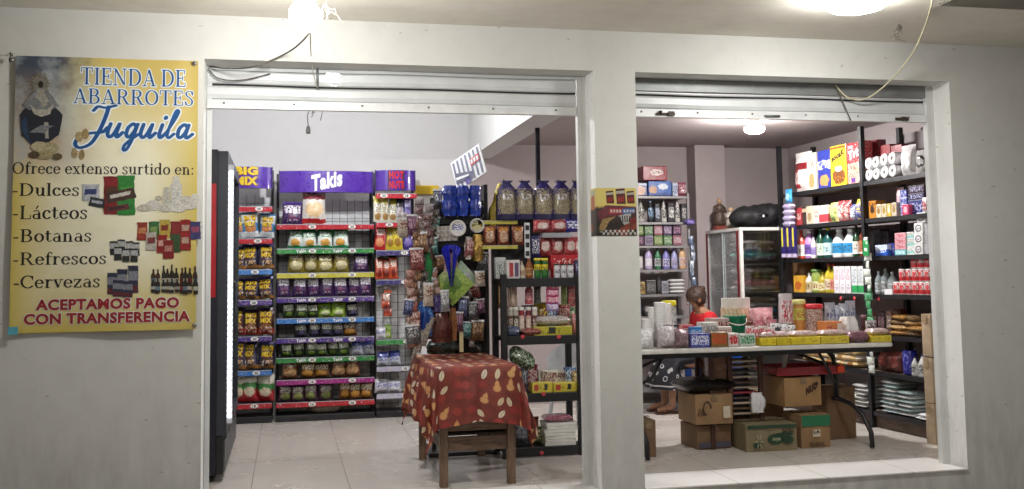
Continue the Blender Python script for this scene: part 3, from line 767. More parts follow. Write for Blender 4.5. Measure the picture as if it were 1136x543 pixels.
# ------------------------------------------------------------------ goods: shapes
def bag_front(w_, h_, t, seed):
    def f(u, s):            # u in -1..1, s in 0..1  -> bulge depth
        e = max(0.0, 1-abs(u)**2.6)**.62
        q = min(s, 1-s); c = 0 if q < .05 else min(1, (q-.05)/.22)**.6
        k = 1+.28*noise.noise((u*2.2+seed, s*3.1, seed*.7))+.12*noise.noise((u*6+seed, s*7, 3))
        return t*.5*e*c*(1.18-.36*s)*k+.0012
    return f
_bags = {}
def bag_mesh(w_, h_, t, mats, seed=1, logo=None, neck=False):
    """filled and crimped foil bag standing on its lower seam; logo = [(polys, u0, u1, s0, s1, slot)]"""
    f = bag_front(w_, h_, t, seed); nu, ns = 10, 13
    mb = MB()
    def pt(u, s, sg):
        q = min(s, 1-s); wid = w_*.5*(1-.07*math.sin(PI*s)*(1 if q > .05 else .2))
        if neck: wid *= 1-.62*max(0, min(1, (s-.80)/.10))+.3*max(0, min(1, (s-.92)/.08))
        zz = h_*s+.004*noise.noise((u*3+seed, s*2, 9))*(1 if s > .9 else 0)
        return (u*wid, sg*f(u, s), zz)
    mb.grid(lambda a, b: pt(a*2-1, b, -1), nu, ns)
    mb.grid(lambda a, b: pt(1-a*2, b, 1), nu, ns)
    for pg, u0, u1, s0, s1, slot in (logo or []):
        x0, x1, y0, y1 = bounds(pg)
        vs = []
        for x, y in pg[0]:
            u = u0+(x-x0)/(x1-x0)*(u1-u0); s = s0+(y-y0)/(y1-y0)*(s1-s0)
            a = pt(u, s, -1); vs.append((a[0], a[1]-.0025-.0012*slot, a[2]))
        mb.add(vs, pg[1], slot)
    return mb.mesh('bag', mats)
def carton_mesh(w_, d, h, mats, b=.003, flap=True):
    mb = MB(); mb.cbox(-w_/2, w_/2, -d/2, d/2, 0, h, min(b, w_*.1, d*.1, h*.1))
    return mb.mesh('carton', mats)
def crate_mesh(w_, d, h, mats, seed=1):
    """shipping carton: slightly bulged board, flap seam and tape"""
    mb = MB(); rnd = random.Random(seed)
    bm = bmesh.new(); bmesh.ops.create_cube(bm, size=1); bmesh.ops.subdivide_edges(bm, edges=bm.edges[:], cuts=5, use_grid_fill=True)
    for v in bm.verts:
        x, y, z = v.co
        kx, ky, kz = [1-(2*abs(q))**2 for q in (x, y, z)]
        bul = .004*noise.noise((x*2+seed, y*2, z*2))
        v.co = Vector((x*w_+(.010*math.copysign(1, x)*ky*kz+bul*.5)*(abs(x) > .49), y*d+(.010*math.copysign(1, y)*kx*kz+bul*.5)*(abs(y) > .49), (z+.5)*h+(bul-.008*(1-kx)*0)*(z > .49)))
    bm.verts.index_update()
    mb.add([v.co for v in bm.verts], [[v.index for v in f.verts] for f in bm.faces], 0)
    bm.free()
    mb.box(-w_*.49, w_*.49, -.024, .024, h+.012, h+.0135, 1)
    mb.box(-.024, .024, -d/2-.0135, -d/2-.012, h*.78, h*.99, 1)
    return mb.mesh('carton', mats)
BOT = {'bottle': [(.86, 0), (.98, .03), (1, .08), (1, .55), (.92, .64), (.5, .78), (.34, .84), (.34, .92)],
       'jug': [(.9, 0), (1, .04), (1, .5), (.9, .58), (.55, .76), (.4, .82), (.38, .9)],
       'slim': [(.9, 0), (1, .05), (.94, .3), (1, .55), (.8, .72), (.42, .8), (.4, .9)],
       'liquor': [(.95, 0), (1, .03), (1, .58), (.85, .67), (.36, .76), (.3, .95)],
       'can': [(.9, 0), (.98, .03), (1, .06), (1, .94), (.95, .97), (.9, 1.0)],
       'jar': [(.92, 0), (1, .04), (1, .78), (.9, .86), (.9, .88)],
       'tube': [(1, 0), (1, .84), (.9, .9), (.5, .92)],
       'cup': [(.7, 0), (1, 1.0)]}
def lathe_thing(name, style, r, h, mats, label, cat, loc, rz, group, cap=None, paper=None, flat=1.0):
    """bottle / jar / can: body, cap and paper label"""
    pf = [(a*r, b*h) for a, b in BOT[style]]
    mb = MB().lathe([(0, 0)]+pf+[(0, pf[-1][1])], 14, 0, (0, 0, 0), False)
    if flat != 1: mb.v = [(x, y*flat, z) for x, y, z in mb.v]
    o = link(name, mb.mesh(name, mats), None, loc, rz); tag(o, label, cat, group)
    zt, rt = pf[-1][1], pf[-1][0]
    if cap is not None:
        big = style in ('jar', 'tube')
        rr = rt*1.12 if not big else r*1.02
        hc = h-zt+(.0 if not big else .0); hc = max(hc, h*.08)
        c = MB().lathe([(0, 0), (rr, 0), (rr*1.02, hc*.3), (rr*.96, hc*.92), (rr*.8, hc), (0, hc)], 12, 0, (0, 0, 0), False)
        if flat != 1: c.v = [(x, y*flat, z) for x, y, z in c.v]
        c.build('lid' if big else 'cap', cap, o, (0, 0, zt+.0008))
    if paper is not None:
        pm, z0, z1 = paper
        if style == 'slim':
            rp = lambda t: r*1.012
        else: rp = lambda t: r*1.012
        c = MB().lathe([(rp(0), z0*h), (rp(1), z1*h)], 14, 0, (0, 0, 0), False)
        if flat != 1: c.v = [(x, y*flat, z) for x, y, z in c.v]
        c.build('paper_label', pm, o)
    return o
def sack_mesh(w_, d, h, mats, seed=1):
    """soft pack lying flat"""
    mb = MB()
    def pt(a, b, sg):
        u, s = a*2-1, b*2-1
        e = (max(0, 1-abs(u)**4)*max(0, 1-abs(s)**4))**.45
        k = 1+.3*noise.noise((u*2+seed, s*2, sg))
        return (u*w_/2*(1-.05*abs(s)**3), s*d/2*(1-.05*abs(u)**3), h/2+sg*h/2*e*(min(k, 1.0) if sg > 0 else 1))
    mb.grid(lambda a, b: pt(a, b, 1), 12, 10); mb.grid(lambda a, b: pt(1-a, b, -1), 12, 10)
    return mb.mesh('pack', mats)
def rolls_mesh(nx, nz, r, L, mats, wrap=True):
    """a wrapped pack of paper rolls: ends of the rolls show"""
    mb = MB()
    for i in range(nx):
        for k in range(nz):
            x, z = (i-(nx-1)/2)*2*r, r+k*2*r
            n = 12; prof = [(r*.28, -L/2+.01), (r*.3, -L/2), (r*.9, -L/2), (r, -L/2+.01), (r, L/2-.01), (r*.9, L/2)]
            vs = [(x+a*math.cos(2*PI*q/n), y, z+a*math.sin(2*PI*q/n)) for a, y in prof for q in range(n)]
            fs = [(p*n+q, p*n+(q+1) % n, (p+1)*n+(q+1) % n, (p+1)*n+q) for p in range(len(prof)-1) for q in range(n)]
            fs.append(tuple(range(n)))
            mb.add(vs, fs, 0, True)
    return mb.mesh('rolls', mats)
def drape_mesh(w_, h_, d, mats, seed=1, n=7, top=.9):
    """soft thing hanging from its top: folds widen downwards"""
    mb = MB(); N = 20
    def pt(a, b):
        th = 2*PI*a; s = 1-b
        k = (top+(1-top)*s) if top < 1 else 1
        k *= .75+.25*math.sin(PI*min(1, s*1.1))
        fold = 1+.22*math.sin(n*th+seed)+.14*noise.noise((math.cos(th)*2+seed, math.sin(th)*2, s*3))
        nx = .12*noise.noise((s*4, seed, 1))
        return (w_/2*k*fold*math.cos(th)+nx*w_, d/2*k*fold*math.sin(th), h_*b)
    mb.grid(pt, N, 12)
    return mb.mesh('drape', mats)
def chain_mesh(n, w_, pitch, t, mats, seed=1, sag=0.0):
    """strip of small sealed packets hanging one below another, drawn down from z=0"""
    mb = MB(); f = bag_front(w_, pitch, t, seed)
    for k in range(n):
        z0 = -(k+1)*pitch; dx = .012*math.sin(k*1.7+seed)+sag*k*k*.001; tw = .35*math.sin(k*2.3+seed)
        c, s_ = math.cos(tw), math.sin(tw)
        for sg in (-1, 1):
            def pt(a, b):
                u = a*2-1
                x, y = u*w_/2*(1-.12*math.sin(PI*b)), sg*f(u, b)
                return (dx+x*c-y*s_, x*s_+y*c, z0+b*pitch*.97)
            mb.grid(pt, 6, 6, k % len(mats) if isinstance(mats, list) else 0)
    return mb.mesh('chain', mats)

# ------------------------------------------------------------------ goods: prints
def P(name, base, *layers, **kw): return printed(name, base, layers, **kw)
Y1 = '#e8c21c'
PB = {
 'bigmix_blue': P('bag_bigmix_blue', '#2f7fb4', ('band', .0, .24, '#e9ecee'), ('band', .55, 1.1, '#dfe6ea'), ('blob', .5, .35, .34, .14, '#c27a32'), ('speck', 11, .62, '#1d4d80'), ('bar', .93, 1, '#1c6aa5')),
 'bigmix_dark': P('bag_bigmix_dark', '#2a2438', ('band', .0, .14, '#a8722e'), ('blob', .5, .26, .36, .14, '#5e3a26'), ('blob', .6, .24, .16, .07, '#c08e3e'), ('mark', .15, .85, .08, .3, 5, 6, '#d8d2c8', .56), ('speck', 12, .63, '#3e66a8'), ('bar', .93, 1, '#49367e')),
 'bigmix_red': P('bag_bigmix_red', '#3a2322', ('band', .0, .24, '#94301f'), ('blob', .5, .28, .34, .12, '#8a552c'), ('mark', .15, .85, .08, .3, 5, 6, '#d8d2c8', .55), ('speck', 12, .62, '#5e2420'), ('bar', .92, 1, '#2a1b3d')),
 'bigmix_green': P('bag_bigmix_green', '#b4202a', ('band', .42, 1.1, '#d7d3c3'), ('band', .38, .62, '#3f8a46'), ('blob', .5, .32, .34, .16, '#d8cbb0'), ('speck', 12, .62, '#6a1820'), ('bar', .94, 1, '#2c5a36')),
 'green_white': P('bag_green_white', '#e4ebe4', ('band', .55, 1.1, '#1f8a50'), ('mark', .12, .88, .58, .82, 7, 8, '#eef2ee', .47), ('blob', .5, .26, .3, .18, '#d9a24a'), ('band', .0, .1, '#1f8a50')),
 'olive': P('bag_olive', '#8a7a2a', ('band', .62, 1.1, '#5a4c24'), ('mark', .12, .88, .6, .86, 6, 8, '#e7dfbb', .5), ('blob', .5, .3, .36, .22, '#d7cd9f'), ('speck', 10, .62, '#4a3e1c')),
 'purple': P('bag_purple', '#2c1d52', ('mark', .1, .9, .46, .84, 6, 7, '#e6e2ee', .46), ('blob', .52, .26, .24, .13, '#5e2f5c'), ('mark', .2, .8, .08, .2, 5, 6, '#cfc9d8', .54), ('speck', 11, .64, '#a7263e'), ('bar', .92, 1, '#4b2f8a')),
 'purple_dark': P('bag_purple_dark', '#1c1530', ('mark', .12, .88, .44, .82, 6, 7, '#d6d7c9', .46), ('blob', .5, .24, .24, .12, '#463a6a'), ('speck', 11, .66, '#7fae3a')),
 'lime_dark': P('bag_lime_dark', '#20301c', ('mark', .12, .9, .42, .82, 6, 7, '#dfe2ce', .45), ('blob', .5, .2, .26, .12, '#6f8a30'), ('speck', 11, .62, '#55782a'), ('bar', .9, 1, '#2a5a2c')),
 'lime': P('bag_lime', '#8fb52c', ('mark', .1, .9, .48, .8, 6, 7, '#2a2440', .5), ('blob', .5, .25, .34, .16, '#e0e4b8'), ('bar', .9, 1, '#4e7a1c')),
 'red_white': P('bag_red_white', '#e9e4de', ('band', .62, 1.1, '#7e1f26'), ('mark', .12, .88, .72, .84, 9, 10, '#dccfc4', .5), ('band', .0, .12, '#b3242a'), ('blob', .5, .36, .38, .2, '#e6c79a'), ('speck', 12, .66, '#c98a4c')),
 'orange_brown': P('bag_orange_brown', '#a8431e', ('blob', .5, .4, .4, .26, '#d9a468'), ('mark', .15, .85, .66, .86, 6, 8, '#f0e4cc', .5), ('speck', 10, .6, '#5a2412')),
 'bread': P('bag_bread', '#6a3a26', ('blob', .5, .36, .42, .28, '#c79a6a'), ('mark', .15, .85, .68, .86, 6, 9, '#d9c9b4', .5), ('speck', 8, .58, '#3e2218')),
 'mixed_small': P('bag_mixed_small', '#3a2a44', ('mark', .1, .9, .45, .8, 6, 6, '#c9d0bc', .48), ('blob', .5, .26, .36, .2, '#7f9a44'), ('speck', 9, .58, '#8a2f5a')),
 'orange_mix': P('bag_orange_mix', '#5e2422', ('mark', .1, .9, .5, .82, 6, 6, '#e0d7c0', .48), ('blob', .5, .28, .36, .2, '#c9862e'), ('speck', 9, .58, '#7a7a2a')),
 'nut_white': P('bag_nut_white', '#ddd9c4', ('band', .7, 1.1, '#c3b44a'), ('mark', .2, .8, .35, .68, 5, 12, '#5a4a3a', .52), ('blob', .5, .2, .36, .13, '#a8824a')),
 'nut_grey': P('bag_nut_grey', '#b9b9c2', ('band', .6, 1.1, '#33303a'), ('mark', .2, .8, .3, .6, 5, 12, '#7a2a36', .52), ('blob', .5, .2, .36, .13, '#6a5a4a')),
 'nut_purple': P('bag_nut_purple', '#3c2f7a', ('mark', .15, .85, .55, .8, 5, 9, '#cfc9e4', .5), ('blob', .5, .28, .36, .16, '#7d6ab0')),
 'nut_red': P('bag_nut_red', '#b01f26', ('mark', .15, .85, .55, .8, 5, 9, '#efe0d4', .48), ('blob', .5, .28, .36, .16, '#d98a5a')),
 'nut_yellow': P('bag_nut_yellow', '#dcc63c', ('mark', .15, .85, .55, .8, 5, 9, '#473a1a', .5), ('blob', .5, .28, .36, .16, '#a87a2a'), ('bar', .9, 1, '#5b8a2a')),
 'nut_orange': P('bag_nut_orange', '#c2502c', ('mark', .15, .85, .5, .8, 5, 9, '#f3e4d8', .46), ('blob', .5, .25, .36, .16, '#7d2218'), ('bar', .88, 1, '#3a2a26')),
 'blue_white': P('bag_blue_white', '#d9dde8', ('band', .55, 1.1, '#3e4a96'), ('mark', .12, .88, .3, .55, 6, 9, '#3a458e', .5), ('speck', 10, .64, '#8a8fb8')),
 'lav_white': P('bag_lav_white', '#e6e3ea', ('mark', .1, .9, .4, .75, 6, 8, '#5a62a8', .5), ('speck', 10, .62, '#9aa2c4')),
}
W_ = lambda h, **k: plain('c_'+h.strip('#'), h, **k)
M_TAGW = plain('price_card_white', '#eceae4', .5, var=.03); M_TAGK = plain('price_figures', '#22202a', .5)
M_YEL = plain('logo_yellow', '#dcbc28', .4, var=.06); M_YELD = plain('logo_yellow_shadow', '#7a3a1a', .5)
M_WLOGO = plain('logo_white', '#f1f0f4', .4, var=.04); M_RLOGO = plain('logo_red', '#c3202b', .4)
M_PURP = plain('header_purple', '#4a1f97', .3, var=.08, coat=.4); M_PURPD = plain('header_dark_purple', '#2a1458', .4)
M_WIRE = plain('black_wire', '#1b1b1f', .4, .3); M_WIREG = plain('grey_panel', '#e2e2e4', .5)
STRIP = {k: printed('strip_'+k, h, [('mark', 0, 1, .12, .9, 26 if k not in ('navy', 'lavender', 'white') else 14, 2, '#d9d6de', .66), ('speck', 9, .64, '#7a3a6a' if k in ('red', 'magenta') else '#d0c25a'), ('bar', .88, 1.0, '#b9bac4')], .3, 0) for k, h in dict(red='#b3242f', green='#257f42', yellow='#c4bc48', purple='#4a3086', blue='#3474bc', magenta='#98287a', navy='#33306e', lavender='#b9b6cf', white='#d6d8dc').items()}  # pale marks mix print with painted highlights of clear plastic
def slant(pg, k): return ([(x, y+k*x) for x, y in pg[0]], pg[1])
def stacked(words, gap=.12):
    """two lines of bold letters set one under the other, as one polygon soup"""
    V, Fc = [], []; y = 0
    for wd in reversed(words):
        p = sans(wd, .06); a, b, c, d = bounds(p); k = 1/(b-a); h = .62
        o = len(V); V += [((x-a)*k, y+(yy-c)/(d-c)*h) for x, yy in p[0]]; Fc += [[o+i for i in f] for f in p[1]]; y += h+gap
    return V, Fc
BIGMIX = stacked(['BIG', 'MIX'])
TAKIS = sans('Takis', .05); TAKSL = slant(sans('Takis', .045), .13)

# ------------------------------------------------------------------ snack racks along the back wall
RY = 3.75
RX = lambda u: -.074+(u-310)*.00843
RZ = lambda v, u=360: 2.319-(v-192)*.00845+.00017*(u-360)*0
def curved(mb, x0, x1, z0, z1, y, bulge, n=18, m=0):
    def pt(a, b):
        q = 2*a-1; s = 1 if abs(q) < .999 else 0
        return (x0+(x1-x0)*a, y-bulge*(1-abs(q)**3), z0+(z1-z0)*b)
    mb.grid(pt, n, 1, m)
    return pt
def header(rack, loc, x0, x1, z0, z1, y, lettering):
    mb = MB(); pt = curved(mb, x0, x1, z0, z1, y, .07)
    n = 18
    for zz in (z0, z1):
        mb.add([pt(i/n, 0 if zz == z0 else 1) for i in range(n+1)]+[(x1, y+.03, zz), (x0, y+.03, zz)], [tuple(range(n+3))])
    mb.box(x0, x1, y+.0, y+.03, z0+.001, z1-.001)
    for e, xx in ((0, x0), (1, x1)):
        pass
    o = mb.build('header_sign', [M_PURP], rack, (-loc[0], -loc[1], 0))
    def on(a, b, off):
        q = pt(a, b); return (q[0], q[1]-off, q[2])
    for pg, a0, a1, b0, b1, mt, off in lettering:
        u0, u1, w0, w1 = bounds(pg)
        l = MB().add([on(a0+(x-u0)/(u1-u0)*(a1-a0), b0+(y_-w0)/(w1-w0)*(b1-b0), off) for x, y_ in pg[0]], pg[1])
        l.build('lettering', mt, o)
    # dark end trims
    for xx in (x0, x1): MB().box(xx-.006, xx+.006, y-.012, y+.02, z0-.004, z1+.004).build('end_trim', M_PURPD, o)
def price_tag(par, x, y, z, txt, s=.028):
    mb = MB(); d = disc(0, 0, s*1.45, s*.78, 18)
    mb.add([(px, 0, pz) for px, pz in d[0]], d[1], 0)
    t = sans(txt, .03); a, b, c, e = bounds(t); k = s*1.0/(e-c)
    mb.add([((px-(a+b)/2)*k, -.0022, (pz-(c+e)/2)*k) for px, pz in t[0]], t[1], 1)
    o = mb.build('price_tag', [M_TAGW, M_TAGK], par, (x, y, z)); return o
def rack(label, x0, x1, ztop, rows, loc):
    t = thing('snack_rack', label, 'snack rack', loc)
    L = (-loc[0], -loc[1], 0)
    f = MB()
    for x in (x0+.008, x1-.008):
        f.box(x-.012, x+.012, RY+.30, RY+.33, 0, ztop); f.box(x-.01, x+.01, RY+.02, RY+.30, .03, .055)
    f.box(x0, x1, RY+.305, RY+.325, ztop-.03, ztop-.005)
    f.build('frame', M_BLACK, t, L)
    g = MB()                                        # wire grid back
    n = max(3, int((x1-x0)/.075)); rw = .0018
    for k in range(n+1):
        x = x0+.02+(x1-x0-.04)*k/n; g.box(x-rw, x+rw, RY+.290, RY+.296, .08, ztop-.24)
    for k in range(int((ztop-.32)/.075)):
        z = .1+k*.075; g.box(x0+.01, x1-.01, RY+.284, RY+.2895, z-rw, z+rw)
    g.build('wire_grid', M_WIRE, t, L)
    MB().box(x0+.012, x1-.012, RY+.333, RY+.345, .0, ztop-.26).build('back_panel', M_WIREG, t, L)
    MB().cbox(x0+.002, x1-.002, RY-.0, RY+.28, .0, .06, .006).build('plinth', plain('rack_plinth', '#1d1c20', .5), t, L)
    for z, stripc, tags in rows:
        s = MB().box(x0+.008, x1-.008, RY+.012, RY+.275, z-.008, z)
        s.box(x0+.006, x1-.006, RY+.002, RY+.0105, z-.04, z+.012)
        sh = s.build('shelf', M_BLACK, t, L)
        ps = MB(); ps.box(x0+.004, x1-.004, RY-.008, RY+.0, z-.038, z+.010); ps.build('price_strip', STRIP[stripc], sh)
        for tx, val in tags: price_tag(sh, tx, RY-.011, z-.014, val, .025)
        rnd = random.Random(int(z*1000)+int(x0*100))
        ad = MB()
        for k in range(3):
            xx = x0+(x1-x0)*rnd.choice((.12, .3, .46, .62)); 
        xx = x0+(x1-x0)*.28; p = sans('Takis', .03) if x1-x0 > .6 and stripc in ('green', 'purple', 'blue') else None
        if p:
            for fx in (.2, .57):
                a, b, c, d = bounds(p); kk = .030/(d-c); xx = x0+(x1-x0)*fx
                ad.add([(xx+(q[0]-a)*kk, RY-.0105, z-.034+(q[1]-c)*kk+.1*(q[0]-a)*kk) for q in p[0]], p[1])
            ad.build('strip_lettering', M_WLOGO, sh)
    return t
ST = {'red': 'red', 'green': 'green'}
rows1 = [(RZ(231), 'red', [(RX(288), '20')]), (RZ(266.5), 'red', [(RX(287), '20')]), (RZ(300.5), 'blue', [(RX(284), '20')]), (RZ(334), 'purple', [(RX(283), '20')]), (RZ(373.5), 'purple', [(RX(284), '20')]), (RZ(410.5), 'blue', [(RX(286), '20')]), (RZ(446), 'red', [(RX(284), '18')])]
rk1 = rack('narrow snack rack with yellow lettered purple header beside the drinks fridge', RX(244), RX(303), RZ(186), rows1, (RX(273), RY+.15, 0))
header(rk1, (RX(273), RY+.15), RX(250), RX(302), RZ(209.5), RZ(186), RY+.04, [
    (BIGMIX, .245, .725, .10, .98, M_YELD, .004), (BIGMIX, .23, .71, .13, 1.0, M_YEL, .008)])
tz = [252, 279, 306, 333, 356, 377.5, 399, 423, 447.5]
tc = ['red', 'green', 'yellow', 'purple', 'blue', 'purple', 'green', 'magenta', 'red']
rows2 = [(RZ(v-1), c, [(RX(346), n), (RX(390), n)]) for (v, c, n) in zip(tz, tc, ['20', '20', '20', '20', '20', '18', '20', '16', '16'])]
rk2 = rack('wide snack rack under the long purple header with white lettering', RX(307), RX(415), RZ(190), rows2, (RX(361), RY+.15, 0))
header(rk2, (RX(361), RY+.15), RX(310), RX(414), RZ(214), RZ(190), RY+.04, [
    (TAKSL, .335, .665, .04, .97, M_WLOGO, .005)])
rows3 = [(RZ(216), 'red', [(RX(426), '23'), (RX(452), '18')]), (RZ(249), 'red', [(RX(432), '20'), (RX(455), '25')]), (RZ(281), 'navy', [(RX(449), '12')]), (RZ(314), 'navy', [(RX(449), '8')]), (RZ(381), 'green', [(RX(451), '10')]), (RZ(411), 'lavender', [(RX(449), '10')]), (RZ(441), 'lavender', [(RX(449), '10')])]
rk3 = rack('narrow nut rack with red lettered purple header right of the wide rack', RX(416.5), RX(464), RZ(188), rows3, (RX(440), RY+.15, 0))
HOT = stacked(['HOT', 'NUTS'])
header(rk3, (RX(440), RY+.15), RX(417), RX(462), RZ(211.5), RZ(188.5), RY+.04, [
    (rect(0, 1, 0, 1), .30, .72, .02, .98, plain('logo_dark_outline', '#2a1030', .5), .003), (HOT, .325, .70, .07, .95, M_RLOGO, .007)])

GRP = {}
def bagrow(kind, us, w_px, vt, vb, look, shelf, rackname, logo=None, t=.058, cat='snack bag', y=None):
    """a row of bags standing on one shelf, each an object of its own"""
    w_ = w_px*.00843*1.17; z = RZ(vb); h = (RZ(vt)-z)*1.17
    for i, u in enumerate(us):
        key = (kind, round(w_, 3), round(h, 3), i % 3, logo)
        if key not in _bags:
            mats = [PB[kind]]; lg = None
            if logo == 'BIGMIX': mats = [PB[kind], M_YELD, M_YEL]; lg = [(BIGMIX, -.66, .74, .40, .83, 1), (BIGMIX, -.72, .68, .43, .86, 2)]
            if logo == 'TAKIS': mats = [PB[kind], M_WLOGO]; lg = [(TAKIS, -.7, .7, .55, .82, 1)]
            _bags[key] = bag_mesh(w_*(1+.05*math.sin(len(_bags)*2.3)), h*(1+.06*math.sin(len(_bags)*1.7)), t*min(1, w_/.14)*1.15, mats, 1+i % 3*3.7+len(_bags)*.31, lg)
        o = link('snack_bag', _bags[key], None, (RX(u), (RY+.075 if y is None else y)+.012*math.sin(i*2.1+z*9), z+.0005), .2*math.sin(i*1.9+z*7))
        o.rotation_euler.x = -.04-.09*abs(math.sin(i*1.3+z)); o.rotation_euler.y = .07*math.sin(i*2.7+z*5)
        n = len(us)
        lab = (f'{ORD[i]} {look} bag from the left, {shelf}, {rackname}' if n > 1 else f'{look} bag, {shelf}, {rackname}')
        tag(o, lab, cat, f'{look} bags on {shelf} of the {rackname}')
B1, B2, B3 = 'rack beside the fridge', 'wide middle rack', 'nut rack'
for vt, vb, kind, look, shelf in [(241, 266, 'bigmix_blue', 'blue and white snack', 'upper red-edged shelf'), (276, 300, 'bigmix_dark', 'dark blue snack', 'upper blue-edged shelf'), (312, 333.5, 'bigmix_dark', 'dark brown snack', 'upper purple-edged shelf'),
                            (346, 373, 'bigmix_red', 'brown and red snack', 'lower purple-edged shelf'), (382, 410, 'bigmix_dark', 'dark orange snack', 'lower blue-edged shelf'), (417, 445.5, 'bigmix_green', 'green and red snack', 'bottom red-edged shelf')]:
    bagrow(kind, [265, 279, 296], 15.5, vt, vb-2, look, shelf, B1, 'BIGMIX' if kind != 'bigmix_green' else None, .075)
bagrow('purple', [324], 20, 227, 249, 'purple and white chip', 'top red-edged shelf', B2)
bagrow('red_white', [348], 23, 213.5, 249, 'tall maroon and white snack', 'top red-edged shelf', B2, None, .1)
bagrow('green_white', [327.5, 343.5, 360, 378], 14.5, 257, 276, 'green and white snack', 'upper green-edged shelf', B2)
bagrow('olive', [328, 345, 361, 378], 15, 284, 303, 'olive brown snack', 'yellow-edged shelf', B2)
bagrow('purple', [400], 14, 286, 303, 'short purple snack', 'yellow-edged shelf', B2)
bagrow('purple', [315.5, 331.5, 348, 362, 378, 392, 405], 13.5, 309, 330, 'dark purple chip', 'upper purple-edged shelf', B2, 'TAKIS')
bagrow('lime_dark', [321, 334, 347], 12, 339, 353, 'dark green snack', 'blue-edged shelf', B2)
bagrow('lime', [361, 375], 13, 339.5, 353, 'lime green snack', 'blue-edged shelf', B2)
bagrow('purple_dark', [391], 12, 340, 353, 'dark violet snack', 'blue-edged shelf', B2)
bagrow('purple_dark', [334, 349, 362, 374], 12.5, 360, 375, 'dark violet snack', 'lower purple-edged shelf', B2)
bagrow('orange_mix', [388], 13, 360, 375, 'orange and dark red snack', 'lower purple-edged shelf', B2)
bagrow('lime_dark', [318, 332, 345, 357, 368.5, 381], 11.6, 382, 396, 'dark green snack', 'lower green-edged shelf', B2)
bagrow('blue_white', [396, 408.5], 11.5, 381, 396, 'white and navy snack', 'lower green-edged shelf', B2)
bagrow('bread', [321.5], 15, 404, 420, 'brown bread snack', 'magenta-edged shelf', B2)
bagrow('orange_mix', [341, 357], 14.5, 405, 420, 'dark red snack', 'magenta-edged shelf', B2)
bagrow('bread', [375, 391], 15, 403, 420, 'tan bread snack', 'magenta-edged shelf', B2)
bagrow('mixed_small', [316.5, 331, 344.5, 361], 12.5, 428, 445, 'small violet and green snack', 'bottom red-edged shelf', B2)
bagrow('orange_mix', [382, 394, 406], 11.8, 428, 445, 'orange and brown snack', 'bottom red-edged shelf', B2)
bagrow('nut_white', [419.5, 428.5, 437], 8.4, 222, 247, 'slim pale yellow nut', 'second red-edged shelf', B3, None, .05)
bagrow('nut_grey', [445.5], 8, 223, 247, 'slim grey nut', 'second red-edged shelf', B3, None, .05)
bagrow('nut_purple', [454], 8, 222, 247, 'slim purple nut', 'second red-edged shelf', B3, None, .05)
bagrow('nut_red', [421.5], 11, 253, 279, 'red nut', 'upper navy-edged shelf', B3, None, .05)
bagrow('nut_yellow', [433.5, 443], 9.4, 253, 279, 'yellow nut', 'upper navy-edged shelf', B3, None, .05)
bagrow('nut_purple', [453.5], 10, 255, 279, 'purple nut', 'upper navy-edged shelf', B3, None, .05)
bagrow('nut_orange', [421, 429.5, 438], 8.2, 290, 312, 'orange nut', 'lower navy-edged shelf', B3, None, .05)
bagrow('lime', [431], 6.5, 366, 379, 'small bright green sweet', 'green-edged shelf', B3, None, .05)
bagrow('lav_white', [423], 9, 368, 379, 'small white and lilac sweet', 'green-edged shelf', B3, None, .05)
bagrow('blue_white', [424.5, 438.5], 11.5, 396, 409, 'navy and white snack', 'upper lavender-edged shelf', B3)
bagrow('lav_white', [423, 437.5], 14, 427, 440, 'white and blue snack', 'bottom lavender-edged shelf', B3)
o = link('sweet_strip', chain_mesh(4, .085, .07, .03, [PB['nut_orange']], 2), None, (RX(428.5), RY+.0, RZ(314)-.055))
tag(o, 'strip of four orange sachets hanging below the navy shelf of the nut rack', 'sachet strip')
o = link('burlap_sack', sack_mesh(.29, .2, .115, [plain('burlap', '#7f7365', .9, var=.25, scale=40, bump=.5)], 4), None, (RX(361), RY+.13, .061))
tag(o, 'grey brown sack lying on the plinth under the wide rack', 'sack')

# ------------------------------------------------------------------ drinks fridge by the left jamb (its glass door faces into the shop)
fx0, fx1, fy0, fy1, fz = -1.15, -.388, 1.0, 2.62, 2.02
fz = atY(242, 166, fy0).z
fr = thing('drinks_fridge', 'tall navy drinks fridge with lit glass door beside the left jamb', 'fridge', ((fx0+fx1)/2, (fy0+fy1)/2, 0))
FL = (-(fx0+fx1)/2, -(fy0+fy1)/2, 0)
M_NAVY = plain('navy_enamel', '#0c0c1c', .45, coat=.15); M_REDP = plain('red_panel', '#b3101d', .45); M_GREYF = plain('fridge_grey', '#34363d', .45, .2)
M_LED = emit('lit_led', (.93, .97, 1, 1), 9)
b = MB(); xg = fx1-.066
b.box(fx0, xg, fy0, fy0+.05, .05, fz).box(fx0, xg, fy1-.05, fy1, .05, fz).box(fx0, fx0+.05, fy0+.0502, fy1-.0502, .05, fz).box(fx0+.0502, xg, fy0+.0502, fy1-.0502, fz-.2, fz-.001).box(fx0+.0502, xg, fy0+.0502, fy1-.0502, .051, .3)
b.build('cabinet', M_NAVY, fr, FL)
zr0, zr1 = atY(238, 330, fy0).z, atY(238, 204, fy0).z
MB().box(fx0+.02, xg-.008, fy0-.004, fy0-.001, zr0, zr1).build('side_panel', M_REDP, fr, FL)
MB().box(xg+.002, fx1, fy0+.004, fy0+.06, .3, fz-.01).box(xg+.002, fx1, fy1-.06, fy1-.004, .3, fz-.01).box(xg+.002, fx1, fy0+.062, fy1-.062, fz-.09, fz-.01).box(xg+.002, fx1, fy0+.062, fy1-.062, .3, .37).build('door_frame', M_GREYF, fr, FL)
MB().box(fx1-.03, fx1-.024, fy0+.065, fy1-.065, .375, fz-.095).build('door_glass', glassy('fridge_glass'), fr, FL)
led = MB()
n = 46
